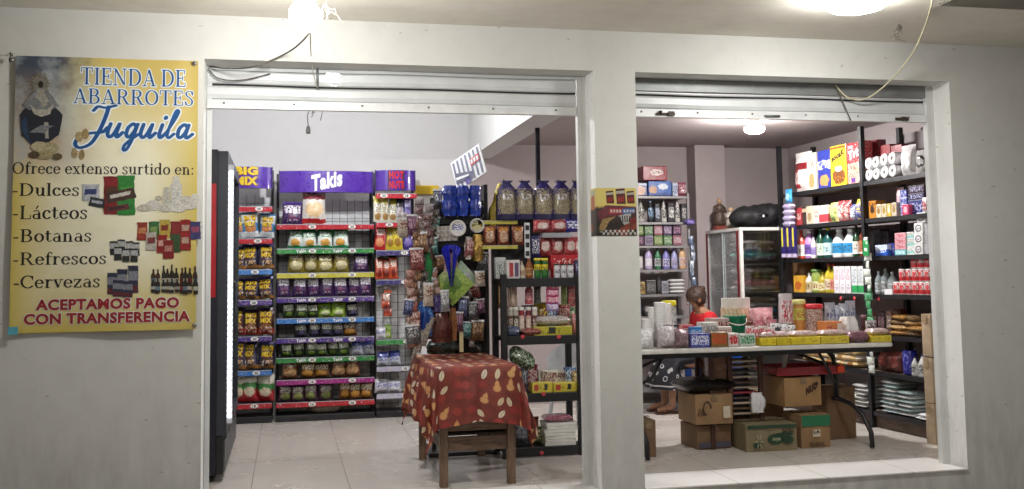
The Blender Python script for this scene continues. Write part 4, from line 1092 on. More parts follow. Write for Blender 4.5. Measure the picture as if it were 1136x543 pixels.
for k in range(n):
    z = .42+(fz-.55)*k/n
    led.box(fx1+.009, fx1+.027, fy0-.002, fy0+.004, z, z+(fz-.55)/n*.55)
led.build('led_strip', M_LED, fr, FL)
MB().box(fx1+.0015, fx1+.036, fy0+.006, fy0+.052, .38, fz-.1).build('led_rail', plain('led_rail_white', '#c9ccd2', .4), fr, FL)
MB().box(xg+.002, fx1-.02, fy0+.01, fy1-.01, .05, .295).build('kick_grille', M_BLACK, fr, FL)
g = MB()
for k in range(9): g.box(fx1-.019, fx1-.008, fy0+.05+k*.17, fy0+.16+k*.17, .07, .27)
g.build('vent_slats', plain('vent_grey', '#6d6d72', .4, .5), fr, FL)
MB().tube([(fx1+.0, fy0+.12, .9), (fx1+.05, fy0+.12, .92), (fx1+.05, fy0+.12, 1.3), (fx1, fy0+.12, 1.32)], .012).build('handle', M_GREYF, fr, FL)
for zz in (.6, .9, 1.2, 1.5): MB().box(fx0+.06, xg-.02, fy0+.06, fy1-.06, zz, zz+.008).build('shelf', plain('fridge_shelf', '#9a9da3', .4, .5), fr, FL)

# ------------------------------------------------------------------ small table with the fruit-print cloth in the left doorway
tx0, tx1, ty0, ty1, tz_ = .935, 1.43, .42, 1.50, .745
tb = thing('wooden_table', 'small old wooden table under the red fruit print cloth', 'table', ((tx0+tx1)/2, (ty0+ty1)/2, 0))
TL = (-(tx0+tx1)/2, -(ty0+ty1)/2, 0)
def wood(name, a, b, sc_=(3, 3, 30), rough=.6):
    if name in MATS: return MATS[name]
    m = NT(name); o = m.tc.outputs['Object']
    f = m.noise(m.vmath('MULTIPLY', o, sc_), 2.2, 6, .65)
    m.set('Base Color', m.mix(m.ramp(f, .3, .7), srgb(a), srgb(b))); m.set('Roughness', m.ramp(f, .3, .7, rough-.1, rough+.15)); m.bump(f, .3, .004)
    MATS[name] = m.mat; return m.mat
M_WOODV = wood('weathered_wood', '#8a6e58', '#4d3a2d', (30, 30, 3)); M_WOODH = wood('weathered_wood_rail', '#80644f', '#45342a', (3, 30, 30))
MB().cbox(tx0-.01, tx1+.01, ty0-.01, ty1+.01, tz_-.028, tz_, .004).build('tabletop', M_WOODH, tb, TL)
for x in (tx0+.03, tx1-.03):
    for y in (ty0+.03, ty1-.03):
        mb = MB(); mb.cbox(x-.026, x+.026, y-.026, y+.026, 0, tz_-.03, .004); mb.build('leg', M_WOODV, tb, TL)
for z0, z1, nm in ((.22, .31, 'stretcher'), (.345, .405, 'stretcher')):
    MB().cbox(tx0+.057, tx1-.057, ty0+.018, ty0+.042, z0, z1, .003).build(nm, M_WOODH, tb, TL)
    MB().cbox(tx0+.018, tx0+.042, ty0+.057, ty1-.057, z0+.0, z1, .003).build(nm, wood('weathered_wood_side', '#6e5543', '#3d2e25', (30, 3, 30)), tb, TL)
    MB().cbox(tx1-.042, tx1-.018, ty0+.057, ty1-.057, z0, z1, .003).build(nm, MATS['weathered_wood_side'], tb, TL)
MB().cbox(tx0+.057, tx1-.057, ty1-.042, ty1-.018, .22, .31, .003).build('stretcher', M_WOODH, tb, TL)
MB().cbox(tx0+.044, tx1-.044, ty0+.044, ty1-.044, .312, .325, .003).build('lower_shelf', wood('lower_shelf_wood', '#5a4536', '#33271f', (3, 30, 30)), tb, TL)

def cloth_mat():
    m = NT('fruit_print_cloth')
    uvn = m.tc.outputs['UV']
    uv = m.vmath('MULTIPLY', uvn, (11.3, 11.3, 0))
    vo = m.n.new('ShaderNodeTexVoronoi'); vo.voronoi_dimensions = '2D'; vo.inputs['Scale'].default_value = 1.0; vo.inputs['Randomness'].default_value = .58
    m.l.new(uv, vo.inputs['Vector'])
    d = m.vmath('SUBTRACT', uv, vo.outputs['Position'])
    cs = m.sep(vo.outputs['Color'])
    ang = m.math('MULTIPLY', m.math('SUBTRACT', cs[0], .5), 1.6)
    rot = m.n.new('ShaderNodeVectorRotate'); rot.rotation_type = 'Z_AXIS'
    m.l.new(d, rot.inputs['Vector']); m.l.new(ang, rot.inputs['Angle'])
    q = m.sep(rot.outputs[0]); x, y = q[0], q[1]
    def ell(cx, cy, a, b):
        dx = m.math('DIVIDE', m.math('SUBTRACT', x, cx), a); dy = m.math('DIVIDE', m.math('SUBTRACT', y, cy), b)
        return m.math('ADD', m.math('MULTIPLY', dx, dx), m.math('MULTIPLY', dy, dy))
    pear = m.math('MINIMUM', ell(0, -.16, .31, .28), m.math('MINIMUM', ell(0, .13, .18, .32), ell(0, .45, .05, .07)))
    # leaf: two circle arcs
    leaf = m.math('MAXIMUM', ell(-.34, 0, .53, .53), ell(.34, 0, .53, .53))
    rnd = ell(0, 0, .36, .34)
    kind = cs[1]
    isl = m.math('LESS_THAN', kind, .34); isp = m.math('MULTIPLY', m.math('GREATER_THAN', kind, .34), m.math('LESS_THAN', kind, .68)); isr = m.math('GREATER_THAN', kind, .68)
    fine = m.noise(uv, 6, 4, .6)
    def inside(e): return m.math('LESS_THAN', e, 1.0)
    def rim(e): return m.ramp(e, .5, 1.0)
    base = m.mix(m.ramp(m.noise(uv, 1.2, 4), .35, .65), srgb('#7c3326'), srgb('#68271e'))
    c = m.mix(m.math('MULTIPLY', isr, inside(rnd)), base, m.mix(rim(rnd), m.mix(cs[2], srgb('#96392f'), srgb('#8a2c25')), srgb('#7c2622')))
    c = m.mix(m.math('MULTIPLY', isp, inside(pear)), c, m.mix(rim(pear), m.mix(cs[2], srgb('#d3a56c'), srgb('#c98f5a')), srgb('#a8633e')))
    c = m.mix(m.math('MULTIPLY', isl, inside(leaf)), c, m.mix(m.math('LESS_THAN', m.math('ABSOLUTE', x), .018), m.mix(cs[2], srgb('#e0d8c8'), srgb('#cdb995')), srgb('#a3875f')))
    vr = m.ramp(fine, .3, .7, .85, 1.1)
    m.set('Base Color', m.mix(1.0, c, m.comb(vr, vr, vr), 'MULTIPLY')); m.set('Roughness', .55)
    m.bump(m.noise(uv, 40, 2), .1, .002)
    return m.mat
def cloth():
    hx, hy = (tx1-tx0)/2+.016, (ty1-ty0)/2+.016
    drop = .385
    nx, ny = 70, 96
    mb = MB(); uvs = []
    ex, ey = hx+drop, hy+drop
    def pt(a, b):
        u, v = (a*2-1)*ex, (b*2-1)*ey
        uvs.append((u, v))
        ox, oy = max(abs(u)-hx, 0), max(abs(v)-hy, 0)
        bx_, by_ = max(-hx, min(hx, u)), max(-hy, min(hy, v))
        d = math.hypot(ox, oy)
        if d < 1e-6:
            return (u, v, .006*0+.003+.0025*noise.noise((u*6, v*6, 1)))
        sx, sy = math.copysign(1, u), math.copysign(1, v)
        nx_, ny_ = (ox/d)*sx, (oy/d)*sy
        # running position along the hem gives the folds
        s = (u if oy > ox else v)
        th = math.atan2(oy, ox)
        corner = min(ox, oy)/max(ox, oy, 1e-6)
        fold = .022*math.sin(s*21+sx*1.3+sy*2.2)+.016*noise.noise((s*9, sx, sy*3))
        fold += .035*corner*math.sin(th*6)
        k = min(1, d/.2)
        flare = .10*d+fold*k+.11*corner*d+(.03*d if sx < 0 else .05*d)
        rnd = .012*(1-math.exp(-d/.012))
        z = -d*(1-.05*corner)+.012*(1-math.exp(-d/.02))*0
        z += .018*k*noise.noise((s*5, d*3, sx*2+sy))
        # front hem is pulled up in the middle
        if sy < 0 and oy > ox: z += .05*k*(1-(u/hx)**2 if abs(u) < hx else 0)*(d/drop)
        return (bx_+nx_*(flare+rnd), by_+ny_*(flare+rnd), z)
    mb.grid(pt, nx, ny)
    me = mb.mesh('tablecloth', cloth_mat())
    uvl = me.uv_layers.new(name='UVMap')
    for lp in me.loops: uvl.data[lp.index].uv = uvs[lp.vertex_index]
    return me
o = link('tablecloth', cloth(), None, ((tx0+tx1)/2, (ty0+ty1)/2, tz_+.002))
tag(o, 'dark red tablecloth printed with tan pears and white leaves', 'tablecloth')

# ------------------------------------------------------------------ hanging display stand behind that table
DY = 1.66
DX = lambda u, v=250: atY(u, v, DY).x
DZ = lambda v, u=505: atY(u, v, DY).z
dx0, dx1 = DX(478), DX(541)
ds = thing('display_stand', 'tall black peg display stand crowded with hanging toys and sweets', 'display stand', ((dx0+dx1)/2, DY+.1, 0))
DL = (-(dx0+dx1)/2, -DY-.1, 0)
ztop = DZ(205)
f = MB()
f.cbox(dx1-.03, dx1, DY-.02, DY+.34, .03, ztop, .004)
f.cbox(dx0, dx0+.03, DY+.02, DY+.05, .03, ztop-.1, .004)
f.cbox(dx0+.032, dx1-.032, DY+.02, DY+.05, ztop-.16, ztop-.12, .004)
f.build('frame', M_BLACK, ds, DL)
MB().box(dx0+.032, dx1-.032, DY+.03, DY+.042, .35, ztop-.17).build('peg_panel', plain('charcoal_board', '#17161a', .7, bump=.2), ds, DL)
MB().cbox(dx0-.05, dx1+.02, DY-.15, DY+.34, 0, .028, .005).build('base', M_BLACK, ds, DL)
MB().box(DX(484), DX(527), DY-.09, DY-.075, DZ(249), DZ(240.5)).build('rail', M_BLACK, ds, DL)
MB().box(DX(481), DX(523), DY-.09, DY-.075, DZ(274), DZ(269)).build('rail', M_BLACK, ds, DL)
MB().box(DX(504.5), DX(508.5), DY-.17, DY-.155, DZ(389), DZ(365)).build('label_stick', plain('cream_stick', '#d8cc9c', .5), ds, DL)
for k in range(8):
    u = 484+k*7; MB().tube([(DX(u), DY+.03, DZ(243)), (DX(u), DY-.12, DZ(243)+.008), (DX(u), DY-.13, DZ(243)+.02)], .003, 6).build('peg_hook', M_STEEL, ds, DL)
def hang(mesh, u, v, dy, name, label, cat, rz=0, group=None):
    p = atY(u, v, DY+dy); o = link(name, mesh, None, p, rz); return tag(o, label, cat, group)
M_BLUEPK = printed('blue_packet', '#10329c', [('band', .42, .5, '#0a1f6c'), ('speck', 14, .6, '#2a56cc')], .25, 1.0)
for i, (u, du) in enumerate(((499, 16), (514, 14), (527, 13))):
    w_ = du*.0067*1.02
    for k in range(2):
        m_ = drape_mesh(w_, .125, .06, [M_BLUEPK], 3+i*2+k, 5, .95)
        hang(m_, u, 224.5+k*15.5, -.16-.004*i, 'blue_packet', f'{("upper", "lower")[k]} shiny blue packet in the {ORD[i]} column from left under the striped card', 'packet', .1*i, 'shiny blue packets at the top of the display stand')
# striped card on top
def stripe_card():
    mb = MB(); w_, h_ = .30, .26
    mb.cbox(-w_/2, w_/2, -.004, .004, 0, h_, .002, 0)
    for k in range(7):
        x = -w_/2+.012+k*.041; mb.add([(x, -.0062, .015), (x+.018, -.0062, .015), (x+.022, -.0062, h_-.015), (x+.004, -.0062, h_-.015)], [(0, 1, 2, 3)], 1)
    mb.add([(-.14, -.0085, .06), (.02, -.0085, .02), (.03, -.0085, .08), (-.13, -.0085, .15)], [(0, 1, 2, 3)], 2)
    mb.add([(-.13, -.0105, .085), (-.01, -.0105, .06), (-.005, -.0105, .075), (-.128, -.0105, .11)], [(0, 1, 2, 3)], 0)
    mb.add([(.03, -.0085, .12), (.125, -.0085, .13), (.125, -.0085, .19), (.03, -.0085, .18)], [(0, 1, 2, 3)], 3)
    for k in range(3): mb.add([(.04+k*.028, -.0105, .135), (.058+k*.028, -.0105, .138), (.058+k*.028, -.0105, .172), (.04+k*.028, -.0105, .17)], [(0, 1, 2, 3)], 0)
    mb.add([(-.05, -.0085, .0), (-.0, -.0085, .0), (-.01, -.0085, .07), (-.06, -.0085, .05)], [(0, 1, 2, 3)], 4)
    return mb.mesh('striped_card', [plain('card_white', '#d9dade', .5), plain('card_stripe', '#4a4f6e', .5), plain('card_navy', '#2b2a55', .5), plain('card_red', '#b03038', .5), plain('card_violet', '#3a2a80', .5)])
c = atY(508, 213, DY-.12)
va, vb = Vector((.17, -.175, .12)).normalized(), Vector((-.04, .15, .28)).normalized()
vy = vb.cross(va).normalized(); vb = va.cross(vy).normalized()
me = stripe_card()
for vtx in me.vertices: vtx.co.x += .15
o = link('striped_card', me); o.matrix_world = Matrix(((va.x, vy.x, vb.x, c.x), (va.y, vy.y, vb.y, c.y), (va.z, vy.z, vb.z, c.z), (0, 0, 0, 1)))
tag(o, 'slanted white card with dark stripes and red emblem on top of the display stand', 'sign')
# roll of tape with a picture window, row of clear packets
def ring_mesh(r, t, d, mats):
    mb = MB(); mb.lathe([(r-t, 0), (r, 0), (r, d), (r-t, d), (r-t, 0)], 24, 0, (0, 0, 0), False); mb.lathe([(0, d*.5), (r-t, d*.5)], 20, 1, (0, 0, 0), False)
    mb.v = [(x, -z, y) for x, y, z in mb.v]; return mb.mesh('ring', mats)
M_CLEARPK = cello('clear_packet', (.72, .66, .62, 1), .55)
hang(ring_mesh(.062, .017, .02, [plain('white_plastic', '#e2e0da', .35), PB['lav_white']]), 507.5, 253.5, -.2, 'toy_tambourine', 'round white ring toy hanging at the centre of the display stand', 'toy')
hang(ring_mesh(.055, .012, .02, [cello('clear_ring', (.8, .78, .76, 1), .7), PB['olive']]), 529, 250.5, -.17, 'toy_ring', 'clear ring toy right of the round white ring toy', 'toy')
for k in range(4):
    hang(drape_mesh(.06, .11, .05, [M_CLEARPK, ], 2+k, 4, .9), 486+k*5.5+ (2 if k > 2 else 0), 268-k*.3, -.15, 'clear_packet', f'{ORD[k]} small clear packet from left beside the white ring toy', 'packet', 0, 'clear packets on the display stand')
hang(drape_mesh(.085, .20, .05, [plain('gold_foil', '#a8874a', .28, .75, .35, 30, .8)], 5, 9, .92), 530.5, 290, -.16, 'tinsel_bundle', 'gold foil tinsel bundle hanging at right of the display stand', 'tinsel')
hang(drape_mesh(.05, .17, .04, [cello('clear_tinsel', (.8, .74, .66, 1), .8)], 7, 7, .9), 519.5, 288, -.15, 'clear_packet', 'long clear packet hanging left of the gold tinsel', 'packet')
# royal blue ribbon bow
def bow():
    mb = MB()
    mb.add([], [])
    def wing(sg):
        def pt(a, b):
            x = sg*(.010+.062*a*(1-.62*b**1.1)); z = .30-.30*b-(.03*a if b < .2 else 0)+.02*math.sin(a*3)*(1-b)
            return (x*(1-.82*max(0, b-.12)), -.012*math.sin(a*9+b*4)-.01, z)
        mb.grid(pt if sg > 0 else (lambda a, b: pt(1-a, b)), 10, 12)
    wing(1); wing(-1)
    mb.lathe([(.0, 0), (.016, .008), (.018, .02), (.012, .034), (0, .04)], 10, 0, (0, -.016, .27))
    return mb.mesh('ribbon', [plain('royal_blue_satin', '#1a22b0', .3, var=.3, scale=20, coat=.3)])
hang(bow(), 500.5, 318, -.22, 'satin_ribbon', 'royal blue satin ribbon tapering to a point below the white ring toy', 'ribbon')
def kite(mats, s, seed):
    mb = MB(); f_ = bag_front(s, s, .035, seed)
    for sg in (-1, 1):
        def pt(a, b):
            u, v = a*2-1, b*2-1
            y = sg*(.002+.012*(1-u*u)*(1-v*v)*(1+.5*noise.noise((u*3+seed, v*3, 1))))
            c_, s_ = math.cos(R(45)), math.sin(R(45)); x, z = u*s/2, v*s/2
            return (x*c_-z*s_, y, x*s_+z*c_+s*.707)
        mb.grid(pt if sg < 0 else (lambda a, b: pt(1-a, b)), 8, 8)
    return mb.mesh('square_packet', mats)
hang(kite([P('lime_print', '#8cab4c', ('speck', 9, .56, '#b9cf6a'), ('blob', .5, .5, .2, .2, '#5f8a3a'))], .23, 2), 502, 340, -.19, 'square_packet', 'lime green square packet hanging by one corner behind blue ribbon', 'packet', -.2)
hang(kite([P('mint_print', '#9fb8a0', ('speck', 9, .56, '#c4d3c0'), ('blob', .5, .5, .2, .2, '#6f9a80'))], .2, 5), 512, 331, -.14, 'square_packet', 'pale mint square packet hanging by one corner right of the blue ribbon', 'packet', .3)
hang(drape_mesh(.11, .26, .05, [cello('pink_film', (.75, .5, .48, 1), .8)], 8, 5, .8), 500, 320, -.17, 'clear_packet', 'reddish clear packet hanging behind the blue ribbon point', 'packet')
hang(drape_mesh(.10, .21, .07, [plain('green_cloth', '#1f7a3c', .7, var=.35, scale=25, bump=.5)], 6, 6, .75), 473, 312, -.24, 'green_scarf', 'bright green cloth bundle hanging left of the lime packet', 'cloth bundle')
hang(drape_mesh(.11, .25, .10, [P('blue_toybag', '#1d58b4', ('speck', 7, .56, '#7db0e4'), ('blob', .5, .45, .3, .3, '#0f3c8e'))], 4, 5, .85), 471.5, 373.5, -.30, 'toy_bag', 'bright blue glossy bag hanging low at the left of the stand', 'bag')
hang(drape_mesh(.16, .22, .12, [P('maroon_bag', '#4a1a1c', ('speck', 6, .55, '#7a3a30'), ('speck', 14, .62, '#a8604a'))], 9, 6, .85), 489, 380, -.22, 'toy_bag', 'dark maroon glossy bag hanging beside the blue bag', 'bag')
hang(drape_mesh(.05, .24, .06, [P('amber_bag', '#8a4f28', ('speck', 8, .55, '#c08a54'))], 11, 4, .85), 503, 378, -.2, 'toy_bag', 'narrow amber brown bag hanging right of the maroon bag', 'bag', .5)
hang(drape_mesh(.16, .12, .09, [P('violet_bag', '#3d2a6e', ('speck', 7, .55, '#6a58a8'), ('speck', 16, .62, '#c9c2e0'))], 12, 5, .85), 487, 346, -.24, 'toy_bag', 'shiny violet packet hanging above the maroon bag', 'bag')
hang(drape_mesh(.24, .10, .12, [P('dark_green_bag', '#1c2620', ('speck', 7, .55, '#3b5040'), ('speck', 16, .6, '#0f1412'))], 13, 7, .9), 492, 393, -.12, 'toy_bag', 'dark green bag lying low behind the fruit print table', 'bag')
# strips of sweets down the left side
SK = [('pink_sachet', '#a06a5e', '#d9bfb4'), ('tan_sachet', '#6e4c34', '#b08a64'), ('dark_sachet', '#201c1e', '#8a827c'), ('rose_sachet', '#9a4a40', '#dcc4ba'), ('white_sachet', '#a09a98', '#6a2428'), ('brown_sachet', '#4a2e20', '#94683e')]
for k_, a, b in SK: P(k_, a, ('mark', .1, .9, .3, .8, 6, 8, b, .5), ('speck', 9, .6, b))
colr = {0: 'pale pink', 1: 'tan', 2: 'dark grey', 3: 'rose pink', 4: 'white and red', 5: 'brown'}
for i, (u, v, n_, dy, ki, w_) in enumerate([(455, 300, 9, -.34, 0, .07), (461.5, 246, 11, -.30, 1, .08), (468, 263, 12, -.27, 2, .075), (475, 226, 7, -.22, 4, .08), (466, 219, 4, -.2, 4, .075), (459.5, 336, 5, -.36, 3, .08), (482, 222, 5, -.15, 2, .07), (477, 262, 8, -.2, 5, .06), (483, 300, 6, -.22, 0, .06), (512, 300, 7, -.1, 2, .06), (520, 312, 8, -.08, 4, .05), (497, 300, 3, -.1, 5, .06), (526, 300, 10, -.06, 2, .05), (448, 236, 3, -.25, 4, .07)]):
    o = hang(chain_mesh(n_, w_, .062, .05, [MATS[SK[ki][0]]], 3+i*1.7, (-1 if i % 2 else 1)*.25), u, v, dy, 'sweet_strip', f'{ORD[i]} hanging strip of {colr[ki]} sachets counted round the display stand', 'sachet strip', .35*math.sin(i*2.2), 'strips of sachets hanging on the display stand')
LB = ['longest pale pink sachet strip down the left edge of the display stand', 'tan sachet strip left of the green cloth bundle', 'dark grey sachet strip above the bright blue bag', 'white and red sachet strip left of the clear packets', 'short white and red strip at upper left of the stand', 'rose pink sachet strip left of the bright blue bag', 'short dark grey strip left of the blue packets', 'brown sachet strip just left of the blue ribbon', 'pale pink strip between green cloth and lime packet', 'dark grey strip right of the blue ribbon point', 'white and red strip at right of the blue ribbon', 'brown sachets half hidden behind the blue ribbon', 'long dark strip down the right edge of display stand', 'three white and red sachets right of the nut rack header']
for o in [x for x in col.objects if x.name.startswith('sweet_strip') and x.get('group') == 'strips of sachets hanging on the display stand']:
    LABELS.pop(o['label'], None)
    nm = o['label'].split()[0]; tag(o, LB[ORD.index(nm)], 'sachet strip')
# smaller toys and sachets that fill the stand
CLUT = [('grey and black', '#3a3a40', '#a9a9ad'), ('plum', '#4a2440', '#b98aa6'), ('teal', '#1f5a5a', '#9ac4c0'), ('brown', '#5a3a28', '#b8946a'), ('silver', '#8a8c92', '#dfe0e4'), ('dark red', '#6a1f24', '#c9a09a'), ('ivory', '#c9c2b4', '#8a5a4a'), ('navy', '#20264e', '#8a94c4')]
rnd = random.Random(21)
for i, (u, v, dy) in enumerate([(486, 232, -.05), (457, 262, -.28), (480, 282, -.16), (490, 300, -.12), (517, 318, -.1), (526, 330, -.05), (533, 318, -.1), (512, 352, -.12), (524, 356, -.08), (534, 348, -.06), (516, 375, -.1), (529, 378, -.08), (481, 318, -.18), (463, 300, -.3), (447, 262, -.3), (452, 350, -.36), (535, 300, -.03), (508, 368, -.16), (481, 258, -.1), (470, 280, -.28), (494, 346, -.26), (521, 286, -.12), (475, 340, -.32), (459, 382, -.36)]):
    place = f'{("near the left edge", "in the middle", "near the right edge")[0 if u < 478 else 1 if u < 515 else 2]} of the stand, {("top", "upper", "lower", "bottom")[0 if v < 260 else 1 if v < 300 else 2 if v < 340 else 3]} part'
    j = i
    while f'{CLUT[j % 8][0]} toy packet {place}' in LABELS: j += 1
    nm, c1, c2 = CLUT[j % 8]
    w_, h_ = rnd.uniform(.07, .11), rnd.uniform(.11, .17)
    o = hang(bag_mesh(w_, h_, .05, [P('toy_'+nm.replace(' ', '_'), c1, ('mark', .1, .9, .35, .85, 4, 5, c2, .5), ('speck', 8, .6, c2), ('bar', .9, 1, '#d9d9dc'))], i*1.3), u, v, dy-.03, 'toy_packet', f'{nm} toy packet {place}', 'toy packet', rnd.uniform(-.4, .4), 'toy packets hanging on the display stand')
    o.rotation_euler.y = rnd.uniform(-.15, .15)
# rolled magazines leaning low at the left
for k in range(3):
    p = atY(458+k*6, 398-k*7, DY-.36)
    o = MB().tube([(0, 0, 0), (.03, .02, .09), (.075, .03, .2)], [.016, .018, .016], 10).build('rolled_paper', P('rolled_print', '#8a8074', ('speck', 8, .55, '#d9d3c8'), ('speck', 14, .6, '#4a2f2a')), None, p)
    tag(o, f'{ORD[k]} rolled paper from the left leaning by the corner of the red cloth', 'rolled paper', 'rolled papers beside the table')
# yellow things high behind
p = atY(474, 215, 4.1)
o = MB().cbox(-.13, .13, 0, .05, 0, .09, .01).build('yellow_board', plain('yellow_board', '#d8b41e', .5), None, (p.x, 4.17, p.z)); tag(o, 'yellow sign strip on the wall behind the display stand', 'sign')
p = atY(547, 256, 1.72)
o = link('yellow_net', drape_mesh(.12, .37, .08, [plain('yellow_mesh', '#b39c3e', .55, var=.45, scale=22, bump=1.0)], 5, 9, .55), None, p); o.rotation_euler = (0, .2, 0)
tag(o, 'long mustard yellow net bundle hanging beside the blue sweet bags', 'net bundle')

# ------------------------------------------------------------------ black shelving right of the table
SY = 1.28
SX = lambda u, v=330: atY(u, v, SY).x
SZ = lambda v, u=600: atY(u, v, SY).z
sx0, sx1 = SX(556), SX(646)
bs = thing('black_shelving', 'black wooden shelving full of sweets beside the left pillar', 'shelving', ((sx0+sx1)/2, SY+.18, 0))
SL = (-(sx0+sx1)/2, -SY-.18, 0)
sz = [.072, SZ(437), SZ(373), SZ(309)]
SD = .36
for x in (sx0+.022, sx1-.022):
    for y in (SY+.022, SY+SD-.022):
        MB().cbox(x-.022, x+.022, y-.022, y+.022, .0, SZ(252) if y > SY+.1 else SZ(304), .003).build('post', M_BLACK, bs, SL)
for z in sz:
    MB().cbox(sx0+.002, sx1-.002, SY+.046, SY+SD-.046, z-.03, z, .003).build('shelf_board', M_BLACK, bs, SL)
    MB().cbox(sx0+.046, sx1-.046, SY+.004, SY+.03, z-.062, z+.002, .003).build('front_rail', M_BLACK, bs, SL)
MB().box(sx0+.046, sx1-.046, SY+SD+.0, SY+SD+.012, SZ(300), SZ(212)).build('back_grid', plain('dark_grid_board', '#1f1d26', .6, bump=.3), bs, SL)
for z in (SZ(243), SZ(271)):
    MB().box(SX(537), SX(582), SY+.2, SY+.206, z-.028, z+.0).build('price_strip', STRIP['yellow'], bs, SL)
MB().cbox(SX(584), SX(590), SY+.03, SY+.036, SZ(286), SZ(247), .002).build('price_strip', plain('white_strip_marked', '#d9dade', .5), bs, SL)
for k in range(4): MB().box(SX(585), SX(589), SY+.022, SY+.027, SZ(284-k*9.5), SZ(278.5-k*9.5)).build('tag_mark', M_TAGK, bs, SL)
for u, v in ((580, 374), (620, 374), (603, 437.5), (601, 503)):
    q = atY(u, v, SY); o = MB().lathe([(0, .004), (.016, .004), (.016, 0)], 14, 0, (0, 0, 0), False).build('price_sticker', plain('red_sticker', '#c2414a', .5), bs, (q.x+SL[0], SY+.002+SL[1], q.z)); o.rotation_euler = (R(90), 0, 0)
tag(MB().cbox(-.018, .018, -.015, .015, 0, 1.25, .003).build('wall_post', plain('dark_blue_post', '#1a1826', .5), None, (atY(597, 200, 2.05).x, 2.05, 1.35)), 'thin dark upright post rising behind the blue sweet bags', 'post')
def sitem(kind, u0, u1, vt, z, mats, name, label, cat, dy=.1, rz=0, group=None, h=None, **kw):
    y = SY+dy; a, b = atY(u0, vt, y), atY(u1, vt, y); w_ = b.x-a.x; cx = (a.x+b.x)/2; hh = h or max(.02, a.z-z)
    if kind == 'bag': o = link(name, bag_mesh(w_, hh, min(.08, w_*.6), mats, 1+u0*.37), None, (cx, y, z+.001), rz)
    elif kind == 'box': o = link(name, carton_mesh(w_, kw.get('d', min(w_, .1)), hh, mats), None, (cx, y, z+.001), rz)
    elif kind == 'sack': o = link(name, sack_mesh(w_, kw.get('d', .2), hh, mats, u0), None, (cx, y, z+.001), rz)
    else:
        return lathe_thing(name, kind, w_/2, hh, mats, label, cat, (cx, y, z+.001), rz, group, kw.get('cap'), kw.get('paper'), kw.get('flat', 1))
    return tag(o, label, cat, group)
PBLU = P('sweetbag_blue', '#2a2170', ('blob', .5, .40, .46, .34, '#94886e'), ('speck', 9, .56, '#c4b898'), ('speck', 14, .6, '#5a4c4a'), ('bar', .0, .13, '#1a1650'), ('bar', .80, 1, '#2a2170'), ('mark', .25, .75, .5, .64, 5, 6, '#e0dee6', .5))
for i, u in enumerate((562.5, 582.5, 603.5, 623, 639)):
    z0 = SZ(243); y = SY+.16
    p = atY(u, 243.5, y); q = atY(u, 208, y)
    o = link('sweet_bag', bag_mesh(.15 if i < 4 else .09, q.z-p.z+.05, .09, [PBLU], 2+i*1.3, None, True), None, (p.x, y, p.z), .12*math.sin(i*2))
    tag(o, f'{ORD[i]} clear fronted navy sweet bag from the left along the top', 'sweet bag', 'navy sweet bags hung along the top of the black shelving')
    tie = MB().tube([(0, 0, 0), (-.008, 0, .02), (-.03, -.01, .045)], .003, 5).tube([(0, 0, 0), (.012, 0, .02), (.03, .0, .04)], .003, 5).build('tie', plain('dark_tie', '#22202e', .5), o, (0, -.01, q.z-p.z+.012))
PBR = P('pack_brown', '#7a3a2c', ('blob', .5, .45, .36, .3, '#c9a080'), ('speck', 9, .58, '#3f1d18'), ('mark', .15, .85, .7, .9, 6, 6, '#d9a04a', .5))
PRD = P('pack_red', '#a8222e', ('speck', 8, .57, '#d9a8a4'), ('blob', .5, .5, .3, .26, '#e0c9c2'), ('speck', 15, .62, '#5e141c'))
for i, u in enumerate((543, 558, 574)): sitem('bag', u-7, u+7, 251, SZ(271.5), [PBR], 'biscuit_pack', f'{ORD[i]} brown and cream biscuit pack from the left between the yellow strips', 'biscuit pack', .23, .1*i, 'biscuit packs between the yellow price strips')
for i, u in enumerate((601, 620)): sitem('bag', u-10, u+10, 244, SZ(257), [PRD], 'candy_pack', f'{("left", "right")[i]} red candy pack lying under the navy sweet bags', 'candy pack', .2, 0, 'red candy packs under the navy bags')
sitem('bag', 627, 646, 243, SZ(257), [P('pack_blue_white', '#2a2f8a', ('mark', .1, .9, .25, .8, 5, 5, '#e2e3ee', .5))], 'candy_pack', 'blue and white candy pack under the rightmost navy bag', 'candy pack', .18)
sitem('box', 601, 632, 259, SZ(263.5), [plain('steel_tray', '#9a9aa0', .4, .4)], 'steel_tray', 'flat grey tray edge above the clear red candy packs', 'tray', .16)
for i, u in enumerate((604, 618, 632, 642)): sitem('bag', u-7.5, u+7.5, 263, SZ(284), [PRD], 'candy_pack', f'{ORD[i]} clear red candy pack from the left above the red box', 'candy pack', .2, .15*math.sin(i), 'clear red candy packs above the red box')
sitem('bag', 589, 599, 262, SZ(286), [P('pack_navy_white', '#23235e', ('mark', .1, .9, .2, .85, 5, 7, '#dfe0ea', .52))], 'candy_pack', 'navy and white candy pack right of the white marked strip', 'candy pack', .15)
zz = sz[3]
sitem('box', 549, 560, 286, zz, [P('carton_grey', '#b9bdb9', ('mark', .1, .9, .2, .8, 4, 6, '#6a7a74', .5))], 'small_carton', 'pale grey carton at the left end of the bottle row', 'carton', .12)
sitem('box', 560.5, 575, 289, zz, [P('carton_red_white', '#d9d3d0', ('rect', .2, .5, .1, .85, '#a8303a'), ('rect', .6, .9, .1, .85, '#5a4a6a'))], 'small_carton', 'white carton with red panel in the bottle row', 'carton', .1)
sitem('bottle', 575.5, 582, 290, zz, [plain('cream_plastic', '#d8cdb8', .4)], 'sauce_bottle', 'cream bottle between the red panel carton and brown bottle', 'bottle', .1, cap=plain('tan_cap', '#b89a6a', .4), paper=(P('label_cream', '#c9b89a', ('mark', .1, .9, .2, .8, 4, 6, '#8a3a2a', .5)), .15, .5))
